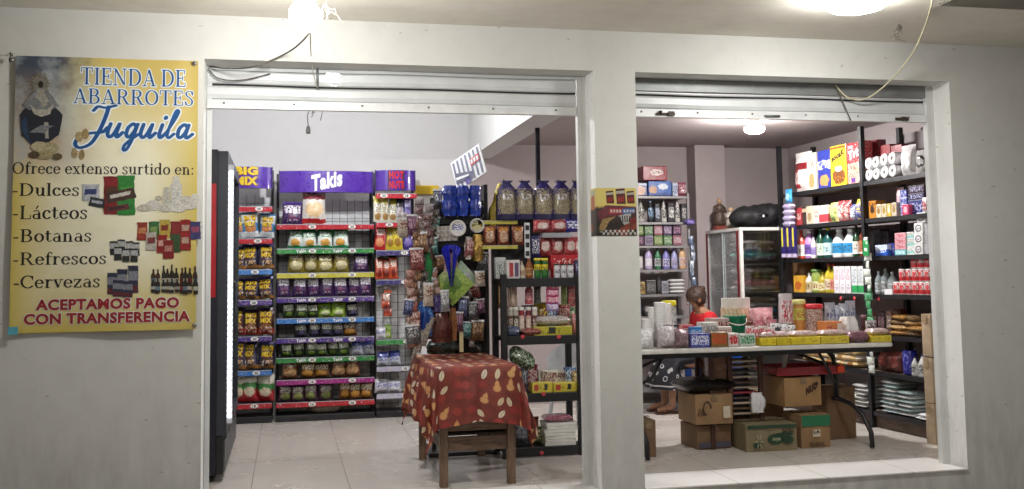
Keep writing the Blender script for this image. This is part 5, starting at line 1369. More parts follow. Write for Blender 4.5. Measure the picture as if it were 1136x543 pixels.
sitem('bottle', 582.5, 591, 286, zz, [plain('brown_sauce', '#8a4f2a', .25, coat=.3)], 'sauce_bottle', 'brown sauce bottle left of the green and yellow bottles', 'bottle', .1, cap=plain('cream_cap', '#cbb78a', .4), paper=(P('label_tan', '#b98a52', ('mark', .1, .9, .2, .8, 4, 6, '#5a2a1a', .5)), .15, .5))
for i, u in enumerate((596, 604)): sitem('jar', u-3.8, u+3.8, 287, zz, [plain('green_sauce', '#1f5e2c', .3)], 'sauce_bottle', f'{("left", "right")[i]} of the two green and yellow chili bottles', 'bottle', .09, 0, 'green chili bottles', cap=plain('yellow_cap', '#d8c32c', .4), paper=(P('label_green', '#d9c22c', ('bar', .0, .5, '#23702f'), ('mark', .1, .9, .4, .8, 4, 6, '#1f4a20', .5)), .12, .7))
sitem('box', 609, 643, 283.5, zz, [P('carton_bright_red', '#c01f2e', ('mark', .1, .9, .5, .85, 7, 4, '#e6c9c4', .55), ('speck', 8, .64, '#7a1420'))], 'candy_box', 'bright red candy box behind the little white jars', 'carton', .19, d=.1)
for i, u in enumerate((617.5, 625, 632.5)): sitem('jar', u-3.4, u+3.4, 293, zz, [plain('white_jar', '#d6d6d8', .35)], 'pill_jar', f'{("left", "middle", "right")[i]} of three little white jars with black lids', 'jar', .07, 0, 'little white jars', cap=plain('black_lid', '#1d1c22', .4), paper=(P('label_white_dark', '#e4e4e8', ('mark', .1, .9, .2, .8, 3, 5, '#32304a', .5)), .2, .7))
sitem('box', 637, 645, 289, zz, [P('carton_navy', '#2a2c5c', ('mark', .1, .9, .4, .8, 4, 5, '#b9bcd6', .5))], 'small_carton', 'navy carton at the right end of the bottle row', 'carton', .12)
# second shelf: hanging packs and bottles
zz = sz[2]
sitem('bag', 562, 574, 313.5, SZ(343), [P('pack_wafer', '#7a5a48', ('mark', .0, 1, .1, .9, 9, 1, '#c9b6a4', .5))], 'wafer_pack', 'striped brown wafer pack hanging on the second black shelf', 'candy pack', .12, .2)
sitem('bag', 552, 559, 314, SZ(343), [P('pack_gold_dark', '#6a4c2e', ('mark', .1, .9, .2, .9, 4, 5, '#c2a468', .5))], 'candy_pack', 'narrow gold and brown pack behind the left shelf post', 'candy pack', .3)
sitem('bottle', 582, 591, 313, SZ(338), [P('bottle_red_print', '#b02a3e', ('speck', 7, .56, '#e6b9c0'))], 'candy_bottle', 'red and pink candy bottle on the second black shelf', 'bottle', .14, cap=plain('pink_cap', '#d88aa0', .4), paper=(P('label_pinkred', '#d9a0a8', ('mark', .1, .9, .2, .8, 4, 6, '#8e1a2a', .5)), .2, .5))
sitem('bag', 592, 600, 318, SZ(338), [P('pack_teal_dark', '#3a4a4a', ('speck', 7, .56, '#b9c4bc'))], 'candy_pack', 'dark teal pack left of the pink hanging pack', 'candy pack', .2)
for k in range(4):
    sitem('bag', 605.5, 620, 313+k*8, SZ(322+k*8), [P('pack_pink', '#d8668e', ('mark', .1, .9, .2, .85, 4, 4, '#f0dfe6', .5), ('speck', 9, .63, '#8a2a5a')) if k < 3 else P('pack_lilac', '#a08ac2', ('mark', .1, .9, .2, .85, 4, 4, '#efe6f2', .5))], 'candy_pack', ['topmost pink pack of the hanging pink column', 'second pink pack down the hanging pink column', 'third pink pack down the hanging pink column', 'lilac pack at the foot of the hanging pink column'][k], 'candy pack', .06, 0, 'pink packs hanging in a column')
sitem('bag', 622, 629, 316, SZ(340), [P('pack_green_yel', '#5a7a3a', ('speck', 7, .55, '#d0d08a'))], 'candy_pack', 'green and yellow pack right of the pink column', 'candy pack', .16)
for i, (u, c_) in enumerate(((634, '#b02a34'), (641, '#c9b9b0'))):
    sitem('bag', u-4, u+4, 317, SZ(342), [P(f'pack_edge{i}', c_, ('speck', 7, .55, '#e4d4cc'))], 'candy_pack', ('red pack', 'pale pack')[i]+' hanging at the right end of second black shelf', 'candy pack', .12)
for i, (u, c1, c2) in enumerate(((566, '#c9c4ba', '#7a5a48'), (572, '#b9b2a8', '#5a4a3a'), (578.5, '#8a2f2f', '#d9c0b4'), (586, '#6a2028', '#c9a8a0'), (593, '#d8cfc4', '#6a3a3a'))):
    sitem('jar', u-3, u+3, 341, zz, [plain('jar_body'+str(i), c1, .3)], 'spice_jar', f'{ORD[i]} small jar from the left on the second black shelf', 'jar', .12, 0, 'small jars on the second black shelf', cap=plain('white_lid', '#dcdad4', .4), paper=(P('jar_label'+str(i), c2, ('mark', .1, .9, .2, .8, 4, 6, '#efe6da', .5)), .15, .7))
sitem('box', 590, 632, 362.5, zz, [P('tray_yellow', '#c2b83a', ('mark', .1, .7, .15, .85, 9, 3, '#4a3a1c', .6), ('rect', .38, .56, .2, .9, '#2a2a28'))], 'display_tray', 'yellow display tray of gum packets on the second black shelf', 'display tray', .1, d=.14)
sitem('sack', 592, 631, 351, SZ(361.5), [P('grey_packets', '#a9a7a4', ('speck', 9, .56, '#e0e0de'), ('speck', 12, .62, '#b0362e'))], 'gum_packets', 'heap of silver gum packets lying in the yellow tray', 'gum packets', .11, d=.13)
sitem('sack', 578, 600, 364, zz, [P('dark_red_packets', '#6a2424', ('speck', 9, .56, '#c98a7a'))], 'candy_pack', 'dark red pack lying left of the yellow tray', 'candy pack', .07, d=.1)
sitem('bag', 634, 643, 348, zz, [P('pack_red_r', '#c0303c', ('speck', 7, .55, '#efd9d4'))], 'candy_pack', 'red and white pack standing right of the yellow tray', 'candy pack', .14)
sitem('sack', 561, 576, 362, zz, [P('pack_dark_blue', '#26304a', ('speck', 7, .56, '#7a86a8'))], 'candy_pack', 'dark blue pack lying under the small jars', 'candy pack', .06, d=.1)
# third shelf and the bottom
zz = sz[1]
for i, (u0, u1) in enumerate(((588.5, 611), (612, 638))): sitem('box', u0, u1, 424.5, zz, [P('carton_yellow_gum', '#d2c040', ('mark', .1, .8, .25, .8, 9, 3, '#6a4a1c', .58), ('rect', .1, .3, .2, .8, '#b03a2c'), ('rect', .6, .75, .25, .85, '#2c2a24'))], 'gum_box', f'{("left", "right")[i]} of two yellow gum boxes on the third black shelf', 'carton', .09, 0, 'yellow gum boxes', d=.1)
def magazine():
    mb = MB(); mb.cbox(-.11, .11, -.006, .006, 0, .15, .002, 0); mb.add([(-.095, -.008, .055), (.09, -.008, .035), (.09, -.008, .12), (-.095, -.008, .14)], [(0, 1, 2, 3)], 1); return mb.mesh('magazine', [plain('paper_white', '#dedcd6', .6), P('cover_print', '#8a4a38', ('mark', 0, 1, 0, 1, 14, 2, '#d8c4b0', .5), ('speck', 8, .58, '#3a2a26'))])
p = atY(614, 423, SY+.2); o = link('magazine', magazine(), None, (p.x, SY+.2, zz+.002), -.1); o.rotation_euler = (R(-14), 0, -.1); tag(o, 'white bordered magazine leaning behind the yellow gum boxes', 'magazine')
p = atY(572, 402, SY+.12); o = link('green_bag', sack_mesh(.2, .2, .12, [P('green_bag_print', '#3a4a34', ('mark', 0, 1, 0, 1, 12, 3, '#a9b89a', .52), ('speck', 8, .58, '#1f2a1e'))], 5), None, (p.x, SY+.06, SZ(405))); o.rotation_euler = (.2, .5, 0)
tag(o, 'dark green printed bag slumped at the left of the third black shelf', 'bag')
zz = sz[0]
zz = sz[1]
for i, (u, vt, dy, c1, c2, nm) in enumerate([(579, 409, .24, '#3a3a48', '#b9b9c9', 'charcoal'), (590, 405, .26, '#a83040', '#e6cfcf', 'cherry red'), (601, 411, .28, '#c9c4b4', '#5a6a8a', 'cream'), (632, 408, .22, '#3a5a8a', '#c9d6e6', 'steel blue'), (640, 412, .2, '#8a6a2c', '#e0cf9a', 'mustard')]):
    sitem('bag', u-7, u+7, vt, zz, [P('mag_'+nm.replace(' ', '_'), c1, ('mark', .1, .9, .3, .85, 4, 6, c2, .5), ('speck', 8, .6, c2))], 'food_pouch', nm+' pouch standing behind the yellow gum boxes', 'pouch', dy, .2*math.sin(i*2))
for i, (u, vt, c1, c2, nm) in enumerate([(578, 468, '#4a4a52', '#8a8a92', 'slate'), (590, 463, '#7a4a30', '#c9a07a', 'russet'), (596, 474, '#5a6a3a', '#c9d0a4', 'moss green')]):
    sitem('bag', u-8, u+8, vt, sz[0], [P('low_'+nm.replace(' ', '_'), c1, ('mark', .1, .9, .3, .85, 4, 6, c2, .5), ('speck', 8, .6, c2))], 'food_pouch', nm+' pouch on the lowest black shelf left of the white paper', 'pouch', .16+.05*(i % 2), .2*math.sin(i*2))
for i, (u, vt, dy, c1, c2, nm) in enumerate([(568, 341, .25, '#c9b4a0', '#6a3a2a', 'beige'), (586, 339, .27, '#5a3a4a', '#d0b0c0', 'mauve'), (600, 336, .28, '#d0c04a', '#7a2a2a', 'yellow'), (612, 340, .29, '#3a4a6a', '#b0c0e0', 'denim blue'), (626, 338, .27, '#a83a3a', '#f0d9d0', 'brick red'), (638, 341, .26, '#4a6a4a', '#c9e0c0', 'sage green')]):
    sitem('bag', u-8, u+8, vt, sz[2], [P('mid_'+nm.replace(' ', '_'), c1, ('mark', .1, .9, .3, .85, 4, 6, c2, .5), ('speck', 8, .6, c2))], 'food_pouch', nm+' pouch at the back of the second black shelf', 'pouch', dy, .2*math.sin(i*2))
zz = sz[0]
rnd = random.Random(3)
for k in range(7):
    p = atY(619, 500, SY+.13); o = link('paper_stack', carton_mesh(.235, .2, .022, [plain('paper_white', '#dedcd6', .6)], .004), None, (p.x+rnd.uniform(-.012, .012), SY+.13, zz+.001+k*.0235), rnd.uniform(-.08, .08))
    tag(o, f'{ORD[k]} white paper ream from the bottom of the stack on the lowest black shelf', 'paper ream', 'white paper reams stacked on the lowest shelf')
p = atY(618, 475, SY+.12); o = link('pink_packets', sack_mesh(.22, .17, .05, [P('pink_packets_print', '#9a4a5e', ('speck', 9, .55, '#d9b4be'), ('speck', 14, .6, '#4a1f30'))], 6), None, (p.x, SY+.13, zz+.168)); tag(o, 'dusky pink packets on top of the white paper stack', 'packets')
# grey moulded chair glimpsed between the shelves
def chair_tub():
    mb = MB()
    def back(a, b):
        th = PI*(a); r = .27+.02*b
        return (r*math.cos(th), .02+r*.75*math.sin(th), .42+.40*b*(math.sin(th)*.5+.5))
    mb.grid(back, 20, 8); mb.lathe([(.0, .43), (.24, .43), (.26, .41), (.26, .39), (0, .385)], 20)
    return mb
t = thing('tub_chair', 'pale grey rounded plastic chair glimpsed through the black shelving', 'chair', (2.42, 2.55, 0), R(200))
chair_tub().build('seat', plain('pale_grey_plastic', '#c4c6ca', .35), t)
for a in (45, 135, 225, 315): MB().tube([(.17*math.cos(R(a)), .17*math.sin(R(a)), .39), (.23*math.cos(R(a)), .23*math.sin(R(a)), .0)], [.022, .016], 8).build('leg', MATS['pale_grey_plastic'], t)

# ------------------------------------------------------------------ poster wrapped round the pillar corner
q0, q1 = atY(657, 262, 0), atY(705.5, 209, 0)
pz0, pz1 = q0.z, q1.z
pw = q1.x-XL1; dp = .05
po = thing('snack_poster', 'racing themed snack poster wrapped round the corner of the pillar', 'poster', (XL1, 0, pz0))
ph_ = pz1-pz0
def pf(x, z, off):      # x measured along the paper: negative part lies on the reveal
    if x < 0: return (-.003-off, -x, z)
    return (x-.003*0-(off if x < .004 else 0), -.003-off, z)
def pp(pg, mt, off): MB().flat(pg, lambda x, z: pf(x, z, off), 0).build('poster_print', mt, po)
mb = MB(); xs = [-dp*2.2, -dp, -.001]+[.004+(pw-.006)*k/8 for k in range(9)]
for a, b in zip(xs[:-1], xs[1:]):
    mb.add([pf(a, 0, 0), pf(b, 0, 0), pf(b, ph_, 0), pf(a, ph_, 0)], [(0, 1, 2, 3)])
def poster_mat():
    m = NT('poster_paper'); g = m.sep(m.tc.outputs['Generated']); n1 = m.noise(m.tc.outputs['Object'], 9, 5, .6)
    z = m.math('ADD', g[2], m.ramp(n1, 0, 1, -.12, .12))
    c = m.mix(m.ramp(z, .55, .62), srgb('#3a2f2a'), srgb('#c9b86a'))
    c = m.mix(m.math('MULTIPLY', m.ramp(z, .30, .25), .8), c, srgb('#2a2422'))
    c = m.mix(m.math('MULTIPLY', m.ramp(n1, .55, .6), m.math('LESS_THAN', g[2], .6)), c, srgb('#7a3a2c'))
    m.set('Base Color', c); m.set('Roughness', .35); return m.mat
mb.build('paper', poster_mat(), po)
_pp = pp
def pp(pg, mt, off): _pp(pg, mt, off*.28)
PX = lambda u: (u-657)/48.5*pw if u >= 657 else -(657-u)/7*.11
PZ = lambda v: (262-v)/53.*ph_
def pq(*uv): return poly(*[(max(.004, PX(u)) if u >= 657 else PX(u), PZ(v)) for u, v in uv])
pp(pq((651, 218), (655.5, 216), (656, 232), (651, 234)), PC('#c4744a'), .002)
pp(pq((651, 212), (656, 211), (656, 216), (651, 217)), PC('#bfc2ae'), .002)
for (u, v, s) in ((673, 219, .9), (686, 218, 1.1), (698, 219, .9)):
    pp(pq((u-5*s, v-7*s), (u+5*s, v-8*s), (u+6*s, v+8*s), (u-4*s, v+8*s)), PC('#5a2a2c'), .002)
    pp(pq((u-5*s, v-5*s), (u+5*s, v-6*s), (u+5*s, v-3*s), (u-5*s, v-2*s)), PC('#c9bfae'), .003)
    pp(pq((u-3*s, v+1*s), (u+4*s, v+0*s), (u+4*s, v+5*s), (u-3*s, v+6*s)), PC('#a8342c'), .0035)
pp(pq((658, 236), (668, 228), (690, 229), (704, 230), (704, 238), (680, 240), (660, 244)), PC('#7a3a44'), .004)
for (a, b, cc) in ((672, 688, '#b8323a'), (688, 703, '#2a6ab4')):
    pp(pq((a, 232), (b, 231), (b, 237), (a, 238)), PC(cc), .005)
    for k in range(4): pp(pq((a+1.5+k*3.6, 233), (a+3.8+k*3.6, 233), (a+3.8+k*3.6, 236), (a+1.5+k*3.6, 236.4)), PC('#d9d4cf'), .006)
pp(pq((660, 252), (664, 243), (674, 240), (680, 241), (672, 246), (666, 256), (660, 258)), PC('#a88a5a'), .004)
pp(pq((683, 240), (699, 236), (696, 248), (690, 250)), PC('#c9c6c0'), .0042)
for k in range(5): pp(pq((684+k*3, 240), (685.4+k*3, 240), (687+k*2.4, 247), (685.6+k*2.4, 247)), PC('#26221f'), .005)
pp(pq((697, 243), (704.5, 241), (704.5, 248), (697, 248)), PC('#8a2a2a'), .004)
for r_ in range(2):
    for k in range(8):
        u0 = 661+k*5.4+(2.7 if r_ else 0); pp(pq((u0, 255.5+r_*2.8), (min(704.8, u0+2.7), 255.5+r_*2.8), (min(704.8, u0+2.7), 258.2+r_*2.8), (u0, 258.2+r_*2.8)), PC('#d6d4ce'), .004)

# ------------------------------------------------------------------ right room: long black shelving along the side wall
U0 = Vector((4.87, 1.05, 0)); UA = .0594
UN = Vector((math.cos(UA), math.sin(UA), 0)); UD = Vector((-math.sin(UA), math.cos(UA), 0))
def atU(u, v, dep=0.0):
    d = Vector(ray(u, v)); c0 = Vector((0, -DIST, EYE)); t = (dep-(c0-U0).dot(UN))/d.dot(UN); return c0+d*t
UZ = [2.077, 1.758, 1.437, 1.116, .779, .47, .135]
us_ = thing('black_shelving', 'long black metal shelving of groceries along the right wall', 'shelving', U0, UA)
YN, YF = -.42, 2.14
for y in (YN, .79, YF):
    for x in (.012, .40):
        MB().box(x-.02, x+.02, y-.02, y+.02, .0, 2.56 if x < .1 or y > 0 else 2.5).box(x-.03, x+.03, y-.03, y+.03, 0, .006).build('post', M_BLACK, us_)
M_SHB = wood('shelf_board_brown', '#8a7a6c', '#6a5b4f', (30, 3, 30))
for z in UZ:
    MB().box(.0345, .378, YN+.022, YF-.022, z-.022, z-.002).build('shelf_board', M_SHB, us_)
    MB().box(.0, .034, YN+.0225, .768, z-.034, z+.002).box(.0, .034, .812, YF-.0225, z-.034, z+.002).build('front_rail', M_BLACK, us_)
MB().box(.423, .428, YN, YF, .05, 2.5).build('back_panel', plain('mauve_grey_panel', '#8d8486', .7), us_)
MB().box(.03, .05, YN+.03, YF-.03, .008, .098).build('kick_board', wood('kick_board_wood', '#5e4a3c', '#33281f', (30, 3, 30)), us_)
for u, v in ((933, 331.5), (948, 331.5), (975, 332)):
    p = atU(u, v, -.003); q = p-U0; o = MB().lathe([(.0, .004), (.018, .004), (.018, 0)], 12, 0, (0, 0, 0), False).build('price_sticker', MATS['red_sticker'], us_, (q.dot(UN), q.dot(UD), p.z)); o.rotation_euler = (0, R(-90), 0)
def uitem(kind, u0, u1, vt, si, mats, name, label, cat, dep=.03, group=None, zb=None, d=None, h=None, rz=0.0, **kw):
    """something on shelf si, measured by its left and right edge and its top"""
    z = UZ[si]+.0025 if zb is None else zb
    th = d if d else 0
    a, b = atU(u0, vt, dep), atU(u1, vt, dep)
    w_ = (a-b).length; c = (a+b)/2; hh = h or max(.02, (a.z+b.z)/2-z)
    R_ = -PI/2+UA+rz
    if kind in BOT:
        r = w_/2; c = c+UN*r
        return lathe_thing(name, kind, r, hh, mats, label, cat, (c.x, c.y, z), R_, group, kw.get('cap'), kw.get('paper'), kw.get('flat', 1))
    dd = d or min(w_, .12)
    c = c+UN*dd/2
    if kind == 'bag': me = bag_mesh(w_*1.05, hh, min(.10, dd), mats, 1+u0*.37)
    elif kind == 'box': me = carton_mesh(w_, dd, hh, mats)
    elif kind == 'sack': me = sack_mesh(w_, dd, hh, mats, u0*.3)
    elif kind == 'rolls': me = rolls_mesh(kw['nx'], kw['nz'], w_/kw['nx']/2, dd, mats)
    o = link(name, me, None, (c.x, c.y, z), R_)
    return tag(o, label, cat, group)
def word(o, txt, x0, x1, z0, z1, y, mat, slant=0.0, bold=.05):
    """lettering printed on the front of a box"""
    t = sans(txt, bold); a, b, c, d = bounds(t)
    MB().add([(x0+(p[0]-a)/(b-a)*(x1-x0), y, z0+(p[1]-c)/(d-c)*(z1-z0)+slant*(p[0]-a)) for p in t[0]], t[1]).build('lettering', mat, o)
# top shelf
T = 'on the top shelf of the right shelving'
uitem('bag', 877, 894, 169, 0, [P('cereal_bag', '#ddd6d2', ('bar', .55, .72, '#7a1f26'), ('rect', .05, .4, .1, .55, '#a82a30'), ('mark', .1, .9, .2, .5, 7, 5, '#f0ece8', .5))], 'cereal_bag', 'white and red cereal bag at far left '+T, 'cereal bag', d=.12)
uitem('box', 894.5, 904.5, 170, 0, [P('cereal_beige', '#cfc6b6', ('blob', .5, .25, .3, .2, '#b08a5a'), ('mark', .2, .8, .6, .8, 4, 7, '#6a5a4a', .52))], 'cereal_box', 'beige cereal box beside the white and red cereal bag', 'cereal box', d=.08)
uitem('box', 906.5, 920, 167, 0, [P('cereal_blue', '#2f3a8e', ('band', .5, .72, '#c9cbe2'), ('blob', .5, .2, .38, .15, '#c98a52'), ('mark', .1, .9, .52, .7, 6, 6, '#3a3f9a', .5))], 'cereal_box', 'blue cereal box with a round biscuit picture '+T, 'cereal box', d=.08)
o = uitem('box', 920.5, 938, 161.5, 0, [P('cereal_yellow', '#e0b92c', ('bar', .92, .97, '#b8402c'), ('blob', .5, .24, .4, .2, '#6a3f24'), ('blob', .5, .42, .22, .07, '#e6e0d4'), ('speck', 9, .63, '#c98a2c'))], 'cereal_box', 'bright yellow cereal box with brown picture '+T, 'cereal box', d=.08)
hw = (o.dimensions.x or .3)
def bbox(o): xs = [v[0] for v in o.bound_box]; ys = [v[1] for v in o.bound_box]; zs = [v[2] for v in o.bound_box]; return max(xs)*2, -min(ys), max(zs)
ww, dd_, hh_ = bbox(o); word(o, 'socaK', -ww*.42, ww*.42, hh_*.60, hh_*.76, -dd_-.002, plain('box_ink', '#26221e', .5), .02)
o = uitem('box', 939, 959, 158, 0, [P('cereal_red', '#a8232c', ('band', .0, .5, '#c9a08a'), ('speck', 7, .58, '#b3343a'), ('speck', 10, .62, '#e6dcd6'), ('rect', .2, .42, .03, .14, '#5a3a8a'), ('rect', .05, .35, .86, .94, '#d89aa0'))], 'cereal_box', 'red cereal box with white lettering '+T, 'cereal box', d=.08)
ww, dd_, hh_ = bbox(o); word(o, 'Trix', -ww*.42, ww*.36, hh_*.58, hh_*.8, -dd_-.002, M_WLOGO, .02)
for i, (u0, u1, vt) in enumerate(((961, 974, 156), (975.5, 987, 161), (988, 1000, 161))): uitem('box', u0, u1, vt, 0, [P('carton_deep_red', '#7e1c24', ('mark', .1, .9, .5, .8, 5, 5, '#a8505a', .5), ('speck', 8, .62, '#5a1018'))], 'cereal_box', f'{ORD[i]} deep red box from the left behind the paper rolls', 'cereal box', .14, 'deep red boxes on the top shelf', d=.08)
M_ROLL = plain('white_paper_roll', '#e3e2e4', .35, var=.06, scale=60, bump=.6, coat=.3)
uitem('rolls', 951, 975, 174.5, 0, [M_ROLL], 'paper_rolls', 'shiny white pack of toilet rolls lying on its side, left of two', 'toilet rolls', .02, nx=3, nz=2, d=.11)
uitem('rolls', 976, 994, 176, 0, [M_ROLL], 'paper_rolls', 'shiny white pack of toilet rolls right of the wider pack', 'toilet rolls', .02, nx=2, nz=2, d=.11)
uitem('bag', 995, 1010, 161, 0, [plain('white_film', '#e6e5e6', .25, var=.08, scale=40, bump=1.0, coat=.4)], 'napkin_pack', 'tall crinkled white napkin pack near right end '+T[:16], 'napkin pack', .02, d=.1)
uitem('bag', 1011, 1027, 166, 0, [P('pack_logo_dark', '#c9c7c6', ('blob', .5, .5, .4, .25, '#2a2a2c'), ('blob', .5, .5, .28, .14, '#b9b7b6'))], 'napkin_pack', 'pale pack with a dark oval emblem at right end '+T[:16], 'napkin pack', .02, d=.1)
# second shelf
T = 'on the second shelf of the right shelving'
for i, (u0, u1, vt, b_, ls) in enumerate([
    (882, 888.5, 231, '#a03a40', (('mark', .1, .9, .3, .7, 4, 5, '#d9b9b0', .5),)), (889, 893.5, 230, '#3a2c22', (('bar', .7, .9, '#b9a88a'),)), (894, 901, 229, '#c9bfa8', (('blob', .5, .4, .3, .25, '#a08a64'),)), (902, 907.5, 228.5, '#d5cfc4', (('mark', .1, .9, .3, .8, 4, 5, '#8a5a4a', .52),)), (908, 918, 228, '#e0dcd8', (('bar', .05, .5, '#b04048'), ('mark', .1, .9, .55, .85, 6, 5, '#8a8a8a', .52)))]):
    uitem('box', u0, u1, vt, 1, [P(f'carton_s2_{i}', b_, *ls)], 'small_carton', ['small maroon carton', 'dark brown narrow carton', 'beige carton with oval picture', 'narrow cream carton', 'white carton with red lower half'][i]+' '+T, 'carton', .03+.01*(i % 2), d=.1)
for i, (u0, u1, vt, b_, c2, nm) in enumerate([(918.5, 926, 225, '#c9c470', '#6a8a3a', 'pale yellow green'), (926.5, 933.5, 223, '#a82f38', '#e0b9b4', 'red'), (934, 940.5, 222.5, '#8e2630', '#d0a49e', 'dark red'), (941, 947, 227, '#3a4a96', '#d9dbe6', 'blue'), (947.5, 954, 221, '#e0c23a', '#4a5aa8', 'yellow topped')]):
    uitem('bag', u0, u1, vt, 1, [P(f'pouch_s2_{i}', b_, ('mark', .1, .9, .4, .75, 5, 5, c2, .48), ('blob', .5, .22, .36, .16, c2), ('speck', 9, .62, '#e6e0d4'))], 'food_pouch', nm+' food pouch '+T, 'pouch', .03, d=.07)
for i, (u0, u1, vt, b_, c2, nm) in enumerate([(963.5, 971, 223, '#b8782c', '#3a2416', 'amber and brown'), (971.5, 977, 227, '#c9bda4', '#8a6a3a', 'sandy'), (977.5, 983, 226.5, '#d3c8ae', '#a88a3a', 'cream'), (983.5, 988, 226, '#c7a63a', '#e6dcc4', 'golden'), (988.5, 994, 225, '#cfc4ac', '#9a8050', 'pale straw')]):
    uitem('box', u0, u1, vt, 1, [P(f'carton_s2b_{i}', b_, ('blob', .5, .5, .3, .24, c2), ('mark', .1, .9, .7, .9, 4, 5, c2, .5))], 'small_carton', nm+' carton right of the middle post, second shelf', 'carton', .03, d=.1)
uitem('bag', 992, 999, 208, 1, [P('clear_pink_pack', '#c9a4b0', ('speck', 8, .56, '#efe0e4'), ('speck', 12, .62, '#8a6a86'))], 'food_pouch', 'tall pinkish clear pack '+T, 'pouch', .08, d=.06)
uitem('box', 998, 1005.5, 211, 1, [P('check_blue', '#3c4a9e', ('lines', 3.0, .14, '#dfe0ee'), ('mark', .05, .95, .05, .95, 5, 4, '#c9cce4', .55))], 'small_carton', 'tall blue and white checked carton '+T, 'carton', .05, d=.08)
uitem('box', 1000.5, 1007.5, 227, 1, [P('pink_carton', '#d84a74', ('blob', .5, .5, .3, .3, '#f0c9d4'))], 'small_carton', 'small bright pink carton in front of the checked carton', 'carton', .0, d=.04)
for i, (vt, h_) in enumerate(((226.5, .07), (219, .05), (211, .055))):
    zb = UZ[1]+.003+[0, .115, .17][i]
    uitem('box', 1007, 1025, vt, 1, [P(f'navy_flat_{i}', ('#2e3a7e', '#2a2450', '#3a2438')[i], ('mark', .1, .9, .2, .8, 6, 3, '#b9bce0', .52))], 'small_carton', ['upright blue carton at the foot of the navy pile', 'flat navy carton in the middle of the navy pile', 'flat plum carton on top of the navy pile'][i], 'carton', .04, zb=zb, h=[.113, .053, .06][i], d=.1)
uitem('bag', 1021, 1029, 219, 1, [P('red_white_pouch', '#dcd4d2', ('mark', .1, .9, .2, .8, 5, 4, '#b0303c', .48))], 'food_pouch', 'red and white pouch at right end '+T, 'pouch', .01, d=.04)
# lilac packs hung on the far end post
for k in range(4):
    p = atU(875.5, 252-k*6.5, -.03); o = link('tissue_pack', sack_mesh(.15, .07, .055, [P('lilac_tissue', '#b9aecb', ('mark', .1, .9, .1, .9, 6, 4, '#7a68a0', .52), ('speck', 10, .6, '#e6e2ee'))], k), None, p, -PI/2+UA)
    tag(o, f'{ORD[k]} lilac tissue pack from the bottom of the pile at far post', 'tissue pack', 'lilac tissue packs piled at the far post')
p = atU(875.5, 225, -.02); tag(link('blue_sachet', bag_mesh(.12, .13, .04, [P('sky_sachet', '#3f9ad0', ('blob', .5, .4, .3, .3, '#9fd0ea'))], 3), None, p, -PI/2+UA), 'sky blue sachet above the lilac tissue packs', 'sachet')
for k in range(3):
    p = atU(870+k*6, 286, -.04); o = link('incense_box', carton_mesh(.045, .03, .30, [P('violet_yellow', '#2f2466', ('rect', .2, .8, .35, .95, '#d9cf3a'), ('bar', .0, .12, '#c9b9d9'))]), None, p, -PI/2+UA)
    tag(o, f'{ORD[k]} violet box with a yellow wedge from left by far post', 'carton', 'violet and yellow boxes at the far post')
# third shelf: bottles
T = 'on the bottle shelf'
for i, (u0, u1, vt, st_, bc, cc, lc, nm) in enumerate([
    (880, 886.5, 256, 'bottle', '#d05a48', '#c23a30', '#e6dcd4', 'red and white'), (887.5, 895.5, 256, 'slim', '#b98ac4', '#e3dde6', '#6a4a9a', 'lilac'), (896.5, 901, 262, 'bottle', '#d9d6d2', '#7a6ab0', '#9a86c0', 'small white'), (901.5, 908, 254, 'bottle', '#12402a', '#1f5e3a', '#c9d6c4', 'dark green'),
    (908.5, 916, 253, 'bottle', '#0f4c4a', '#d8cf3a', '#bfe0e4', 'dark teal yellow capped'), (917, 928, 254, 'jug', '#dfe6ea', '#e9ecee', '#2a8ec4', 'left white and blue bleach'), (929, 940.5, 254, 'jug', '#dfe6ea', '#e9ecee', '#2a8ec4', 'right white and blue bleach'), (941.5, 948, 251, 'liquor', '#163a22', '#26221e', '#d9d6cc', 'green glass'), (949, 956, 249, 'liquor', '#6a2c16', '#b9a88a', '#a8623a', 'amber'), (956.5, 960.5, 256, 'liquor', '#3a1c12', '#8a2a22', '#d0c4b4', 'narrow dark')]):
    uitem(st_, u0, u1, vt, 2, [plain('bt_'+bc.strip('#'), bc, .18, coat=.4)], 'bottle', f'{nm} bottle {T} of the right shelving', 'bottle', .03+.012*(i % 3), flat=.75, cap=plain('cap_'+cc.strip('#'), cc, .4), paper=(P('lab_'+lc.strip('#')+str(i), lc, ('mark', .1, .9, .25, .8, 4, 5, '#3a3a4a', .55), ('bar', .0, .12, '#e6e6e6')), .1, .5))
for i, (u0, u1, vt) in enumerate(((968, 976, 255), (977, 985, 257))): uitem('box', u0, u1, vt, 2, [P('carton_blackish', '#26222a', ('mark', .1, .9, .4, .7, 4, 5, '#5a5460', .5))], 'small_carton', f'{("left", "right")[i]} of two near black cartons behind the blue soap boxes', 'carton', .2, d=.1)
uitem('box', 970.5, 984, 272, 2, [P('soap_blue', '#2a5cc0', ('band', .55, 1.1, '#c9d3ec'), ('mark', .1, .9, .3, .7, 6, 5, '#e6ecf6', .5))], 'soap_box', 'bright blue and white soap box '+T+' of the right shelving', 'soap box', .02, d=.12)
uitem('box', 985, 992, 270, 2, [P('soap_navy', '#2a2f78', ('mark', .1, .9, .3, .7, 4, 5, '#8a92c8', .52))], 'soap_box', 'navy soap box between the blue box and pink soaps', 'soap box', .06, d=.1)
